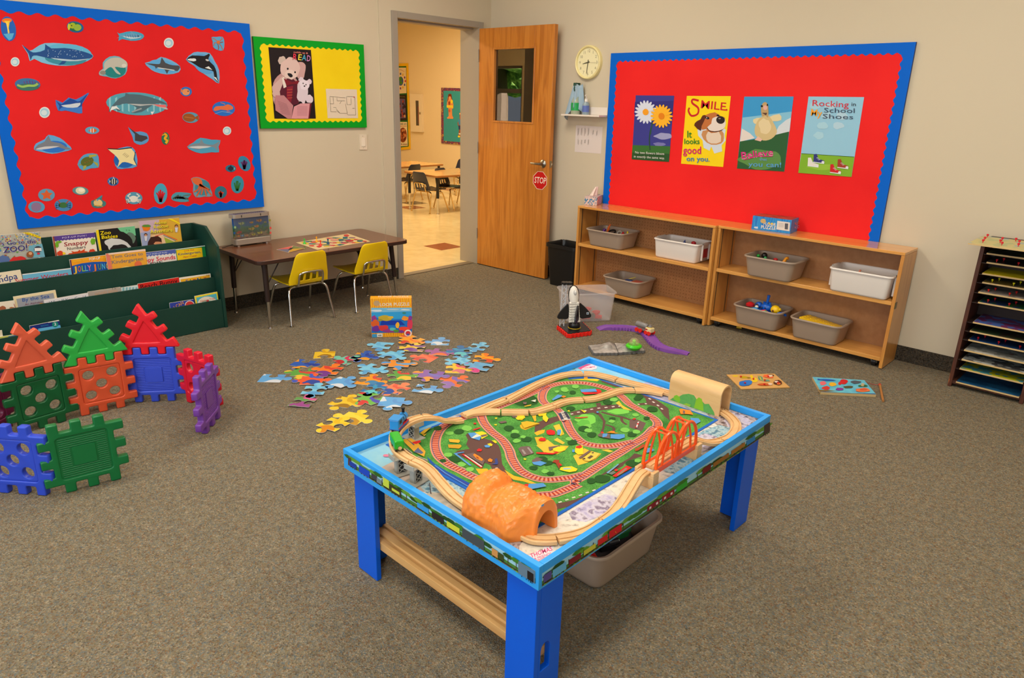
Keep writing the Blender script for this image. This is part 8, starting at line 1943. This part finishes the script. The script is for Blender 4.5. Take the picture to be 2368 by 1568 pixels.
# wooden tunnel
wt0,wt1=onz(*Q(D7,502,428),BZ),onz(*Q(D7,1162,668),BZ)
wy0=(wt0.y+wt1.y)/2;wy1=min(onz(*Q(D7,1303,575),BZ).y,Y1-rw-.004);wx0_,wx1_=wt0.x,wt1.x;wd=wy1-wy0;ht=.112
def arch_prof(w,h,t,n=8):
 r=w*.42;pts=[(t,0),(t,h-r)]
 for q in range(n+1):an=math.radians(180-90*q/n);pts.append((r+(r-t)*math.cos(an),h-r+(r-t)*math.sin(an)))
 for q in range(n+1):an=math.radians(90-90*q/n);pts.append((w-r+(r-t)*math.cos(an),h-r+(r-t)*math.sin(an)))
 pts+=[(w-t,0)]; return pts
outer=[(0,0)]+arch_prof(wd,ht,0)[1:-1]+[(wd,0)];inner=arch_prof(wd,ht,.007)
prof=outer+list(reversed(inner));wt_=thing('wooden_tunnel',((wx0_+wx1_)/2,(wy0+wy1)/2,BZ),'pale wooden train tunnel with painted green trees, at the far right rim','toy tunnel')
Fw=Matrix(((0,0,1,wx0_),(1,0,0,wy0),(0,1,0,BZ+.0005),(0,0,0,1)))
m=M();prism_holes(m,[prof],0,wx1_-wx0_,m_wood('tunnel_beech',[(.25,(214,168,110)),(.5,(226,184,128)),(.75,(218,174,118))],(2,14,14),.4,nscale=2,dist=.6),Fw);m.build('tunnel_shell',wt_,smooth=30)
a=Art((0,wy0-.0003,0),(0,-1,0),D7,step=.0001,rough=.5)
a.poly([(515,432),(570,400),(640,390),(690,362),(770,352),(840,372),(866,410),(880,440),(940,440),(985,490),(1040,488),(1075,540),(1110,600),(1120,648)],nz('painted_trees',[(70,140,70),(96,170,84),(84,156,76)],30));a.poly([(565,420),(575,380),(610,368),(650,395),(660,440),(640,470)],(126,190,50));a.poly([(840,540),(870,430),(905,400),(945,420),(965,500),(970,585),(900,560)],(136,190,46));a.poly([(700,492),(740,478),(800,500),(780,530)],(146,190,60))
a.build('tree_painting',wt_)
# orange rock tunnel
from mathutils import noise as mn
xs0,xs1,yc=-1.262,-1.030,1.2145
ott=thing('rock_tunnel',((xs0+xs1)/2,yc,BZ),'orange plastic rock tunnel with two humps, at the front left rim','toy tunnel')
OT=mat((244,138,52),.38,'orange_rock_plastic',coat=.15)
nu,nv=64,46;rows=[]
def hgt(u,v):
 h=.098+.016*math.exp(-((u-.16)/.13)**2)-.016*math.exp(-((u-.36+.10*(v-.5))/.05)**2)+.008*math.exp(-((u-.58)/.14)**2)-.010*math.exp(-((u-.79)/.045)**2)+.004*math.exp(-((u-.92)/.07)**2)
 return h
for i in range(nu+1):
 u=i/nu;x=xs0+(xs1-xs0)*u;row=[]
 endr=1-.30*max(0,(.12-u)/.12)**2
 k_e=max(0,(u-.78)/.22);k_e=k_e*k_e*(3-2*k_e);ycc=yc+.024*k_e
 wdt=(.079+.005*math.sin(u*9))*(1-.40*k_e)*(1-.18*max(0,(.1-u)/.1)**2)
 for j in range(nv+1):
  v=j/nv;an=math.pi*(1-v);sy,sz=math.cos(an),math.sin(an)**.72
  y=ycc+wdt*(abs(sy)**.8)*(1 if sy>0 else -1);z=hgt(u,v)*endr*sz
  P=Vector((x,y,z));dist,pts_=mn.voronoi(Vector((x*68,y*68,z*(40 if z<.06 else 66))))
  b=min((dist[1]-dist[0])*1.5,.55);amp=.0060*min(1,z/.02)*(1 if u<.95 else .35)
  nrm=Vector((0,y-ycc,z*.9)).normalized()if(abs(y-ycc)+z)>1e-5 else Vector((0,0,1))
  P+=nrm*(b*amp*1.6-amp*.5);row.append((P.x,min(max(P.y,Y0+rw+.001),9),BZ+.0005+max(P.z,0)))
 rows.append(row)
def archrow(x,w,h):return[(x,yc+(.024 if x>-1.05 else 0)+w*math.cos(math.pi*(1-j/nv)),BZ+.0005+h*max(math.sin(math.pi*(1-j/nv)),0)**.75)for j in range(nv+1)]
rows+=[archrow(xs1+.001,.045,.084),archrow(xs1+.001,.036,.070),archrow(xs1-.010,.034,.068),archrow(xs0+.01,.044,.068),archrow(xs0-.0,.046,.070),archrow(xs0-.0,.052,.076)]
rows.append(rows[0]);m=M();m.loft(rows,OT,cap= False,closed= False);m.build('rock_shell',ott,smooth=70)
p_=hit(*Q((1040,1080,7.838),1672,692),(xs1,0,0),Vector((1,0,0)));M().box((xs1+.0012,p_.y-.004,p_.z-.003),(xs1+.002,p_.y+.006,p_.z+.003),mat((110,150,180),.4)).build('blue_sticker',ott)
# bin under the table
q0,q1=onz(1395,1372),onz(1485,1262)
ub=tub('storage_bin',T(-1.215,1.765,.001,math.radians(0)),.29,.40,.145,TAUPE,'taupe bin of toy trains on the carpet under the train table',None)
if 'group' in ub:del ub['group']
cols=[((30,60,150),-.05,-.08),((200,30,30),.04,-.12),((30,30,34),.06,-.03),((120,126,130),.0,-.13),((190,40,36),.03,.10),((40,90,180),-.05,.05),((30,110,60),.05,.06),((206,150,50),-.01,.13),((28,28,30),-.07,.12)]
nmz=['blue toy train','red toy train','black toy train','grey toy train','second red toy train','light blue toy train','green toy train','yellow toy train','small black toy train']
wh=['at the left of','in the near end of','against the right wall of','at the nearest rim of','toward the far end of','in the middle left of','in the middle right of','at the far end of','in the far left corner of']
for(c,x,y),nm,w_ in zip(cols,nmz,wh):
 Fq=T(-1.215+x,1.765+y,.088)@Matrix.Rotation(x*20+y*9,4,'Z')@Matrix.Rotation(.25*math.sin(y*40),4,'Y');m=M();m.box((-.035,-.014,-.01),(.02,.014,.012),mat(c,.35,coat=.3),Fq);m.tube([Fq@Vector((.0,0,.008)),Fq@Vector((.036,0,.008))],.012,mat(c,.35,coat=.3),12)
 tag(m.build('toy_train_car',bevel=.002),nm+' '+w_+' the bin under the table','toy train','toy trains in the bin under the table')
m=M().ball((-1.215,1.765,.045),(.10,.155,.035),mat((50,44,50),.5),14,6);tag(m.build('toy_heap',smooth=180),'dark heap of toy trains filling the bin under the train table','toys',kind='stuff')
# ================================================================ next room
YF=9.4
N1=(910,120,7.128)
def NA(base=0.0):return Art((0,YF-base-.001,0),(0,-1,0),N1,step=.0008)
yb0=thing('bulletin_board',ony(*Q(N1,150,1560),YF),'tall yellow board of posters in the next room, seen through the doorway','bulletin board')
a=NA(.0);a.slab([(-120,200),(245,187),(285,1600),(-90,1640)],.02,(226,176,14));a.build('backing_board',yb0)
a=NA(.021)
a.poly([(-120,240),(210,235),(250,1560),(-90,1600)],(24,100,30));a.h+=.001;a.build('scalloped_border',yb0)
for pts,c,lb,fn in(([(-110,262),(206,258),(215,680),(-100,700)],(220,200,160),'next room poster of children around a globe','globe'),([(-100,712),(212,706),(222,1128),(-90,1140)],(40,26,20),'next room dark photo poster below the globe poster','dark'),([(-90,1152),(224,1155),(236,1550),(-70,1570)],(222,204,164),'next room poster with a brown round face picture, lowest','cookie')):
 a=NA(.026);a.slab(pts,.001,c)
 if fn=='globe':
  a.ell(118,482,46,76,(70,90,140));a.blob(112,450,26,34,(70,130,30),3);a.blob(128,510,22,26,(70,130,30),4)
  for k in range(12):
   t_=k*math.pi/6;a.blob(118+78*math.cos(t_),482+120*math.sin(t_),12,20,[(196,50,50),(60,80,150),(220,170,40),(120,50,120)][k%4],k,up=(k==0))
  a.line([(60,310),(118,292),(180,330)],6,(200,120,110),smooth=3)
 if fn=='dark':
  a.poly([(60,770),(190,775),(205,1090),(70,1100)],(96,84,120));rnd=random.Random(5);[a.blob(rnd.uniform(80,190),rnd.uniform(800,1090),14,24,rnd.choice([(150,60,50),(60,30,40),(200,150,80),(40,30,50)]),k,up=(k==0))for k in range(22)];a.text('SPECIAL',(90,748),(196,750),22,(120,110,50))
 if fn=='cookie':
  a.ell(156,1370,64,124,(130,60,24));rnd=random.Random(6);[a.ell(rnd.uniform(112,200),rnd.uniform(1280,1450),14,22,rnd.choice([(196,130,80),(90,36,16),(170,90,50)]),up=(k==0))for k in range(14)]
  a.text('Friends are',(60,1200),(216,1200),34,(90,110,110));a.text('flavors',(84,1232),(216,1232),22,(190,110,60));a.text('care & share',(60,1535),(230,1535),30,(150,110,90))
 tag(a.build('wall_poster'),lb,'poster')
ec=thing('extinguisher_cabinet',ony(*Q(N1,400,1320),YF),'white fire extinguisher cabinet on the next room wall','cabinet')
a=NA(.0005);a.slab([(298,690),(490,700),(505,1325),(318,1312)],.05,mat((222,204,172),.4));a.build('cabinet_body',ec,bevel=.004)
a=NA(.0506);a.slab([(364,802),(412,804),(420,1216),(374,1214)],.001,(84,74,60));a.poly([(402,900),(412,900),(420,1180),(412,1180)],(130,30,24));a.build('window_slot',ec)
a=NA(.0506);a.slab([(430,995),(444,997),(444,1030),(430,1028)],.01,mat((150,130,90),.3,metal=.8));a.build('cabinet_knob',ec)
tb2=thing('bulletin_board',ony(*Q(N1,1000,1520),YF),'teal board with paper children and patterned border in the next room','bulletin board')
a=NA(.0);a.slab([(798,590),(1500,612),(1500,1560),(798,1505)],.02,m_noise('confetti_border',[(.3,(60,50,100)),(.42,(150,50,60)),(.5,(60,50,90)),(.58,(190,150,60)),(.66,(130,50,80))],26,.6,interp='CONSTANT'));a.build('patterned_border',tb2)
a=NA(.0205);a.slab([(824,640),(1480,660),(1480,1520),(828,1465)],.001,(52,146,152));a.build('backing_paper',tb2)
a=NA(.023);a.slab([(905,700),(930,688),(955,700),(970,800),(988,870),(985,930),(965,940),(968,1050),(988,1085),(980,1104),(890,1100),(882,1085),(910,1060),(905,930),(876,900),(885,800)],.001,(214,140,84));a.poly([(905,700),(930,688),(955,700),(970,790),(955,770),(920,740),(900,800),(886,830)],(110,50,24));a.ell(930,762,22,30,(222,150,100));a.poly([(878,880),(980,880),(984,925),(880,920)],(230,200,50));a.poly([(905,820),(940,815),(935,875),(908,870)],(150,60,30));a.ell(962,820,20,30,(236,206,40));a.ell(924,970,16,26,(206,90,40))
tag(a.build('paper_figure'),'paper girl figure with long brown hair and yellow outfit on the teal board','paper cut-out','paper children on the teal board')
a=NA(.023);a.slab([(1088,1000),(1132,1000),(1140,1060),(1132,1100),(1150,1120),(1160,1200),(1140,1290),(1138,1380),(1160,1405),(1070,1408),(1066,1385),(1080,1290),(1070,1230),(1054,1170),(1090,1105)],.001,(150,80,40));a.poly([(1086,1010),(1134,1010),(1134,1030),(1086,1030)],(226,190,120));a.poly([(1064,1110),(1148,1110),(1142,1205),(1076,1205)],(60,130,180));a.poly([(1072,1215),(1142,1215),(1142,1285),(1076,1280)],(40,50,100));a.poly([(1078,1340),(1138,1340),(1136,1365),(1080,1362)],(220,214,200));a.ell(1082,1395,18,16,(236,206,40));a.ell(1140,1395,16,14,(226,196,40))
tag(a.build('paper_figure'),'paper boy figure with blue shorts and headband on the teal board','paper cut-out','paper children on the teal board')
# tables and chairs
OAKT=m_wood('oak_laminate',[(.25,(206,148,80)),(.5,(222,168,98)),(.75,(214,158,90))],(2,10,10),.2,nscale=1.5,coat=.2,dist=.5)
N2=(910,340,5.228);BKL=mat((22,20,22),.4,'black_enamel')
def big_table(near,left,legs,label,L1,L2,z):
 t_=thing('classroom_table',near,label,'table',group='classroom tables in the next room')
 P0=onz(*Q(N2,*near_px),z)if False else near
 e1=(left-near);e1.z=0;e1.normalize();e2=Vector((-e1.y,e1.x,0));
 if L2<0:e2=-e2 if e2.x>0 else e2;L2=-L2
 elif e2.y<0:e2=-e2
 Fn=frame((near.x,near.y,0),e1,e2,(0,0,1))
 m=M();m.prism(rrect(0,0,L1,L2,.03,4),z-.028,z,mat((150,100,50),.4),Fn,m2=OAKT);m.build('tabletop',t_,bevel=.004)
 for x,y in((.06,.06),(L1-.06,.06),(L1-.06,L2-.06),(.06,L2-.06)):
  m=M();m.tube([Fn@Vector((x,y,z-.03)),Fn@Vector((x,y,.22))],.021,BKL,12);m.build('leg',t_,smooth=40)
  m=M();m.tube([Fn@Vector((x,y,.22)),Fn@Vector((x,y,.015))],.014,CHR,12);m.lathe([(.001,0),(.02,0),(.018,.015),(.001,.016)],CHR,12,R=Fn@Matrix.Translation((x,y,0)));m.build('leg_tip',t_,smooth=40)
 return Fn
zt2=.535
n1=onz(*Q(N2,520,350),zt2)
big_table(n1,n1+Vector((-1,.08,0)),None,'oak topped classroom table in the next room, nearer one',.82,1.2,zt2)
n2=onz(*Q(N2,610,205),zt2)
big_table(n2,n2+Vector((.06,-1,0)),None,'oak topped classroom table in the next room, farther left one',1.35,-.72,zt2)
NVY=mat((24,30,52),.35,'navy_plastic_shell',coat=.2);GCH=mat((206,176,120),.2,'warm_chrome',metal=1.0)
nc=make_chair('classroom_chair','navy plastic classroom chair in front of the nearer next room table','navy chairs in the next room',NVY,GCH,1.1)
nc.matrix_basis=T(-7.86,6.52,0,math.radians(4))
for x,y,an,lb in((-9.02,6.98,100,'navy classroom chair half hidden by the door frame at left'),(-7.93,6.99,-78,'navy classroom chair behind the near table leg, back to the left'),(-7.95,7.46,-100,'navy classroom chair cut off by the right door jamb'),(-9.15,8.15,185,'navy classroom chair at the far side between the two tables')):
 copy_thing(nc,T(x,y,0,math.radians(an)),lb)
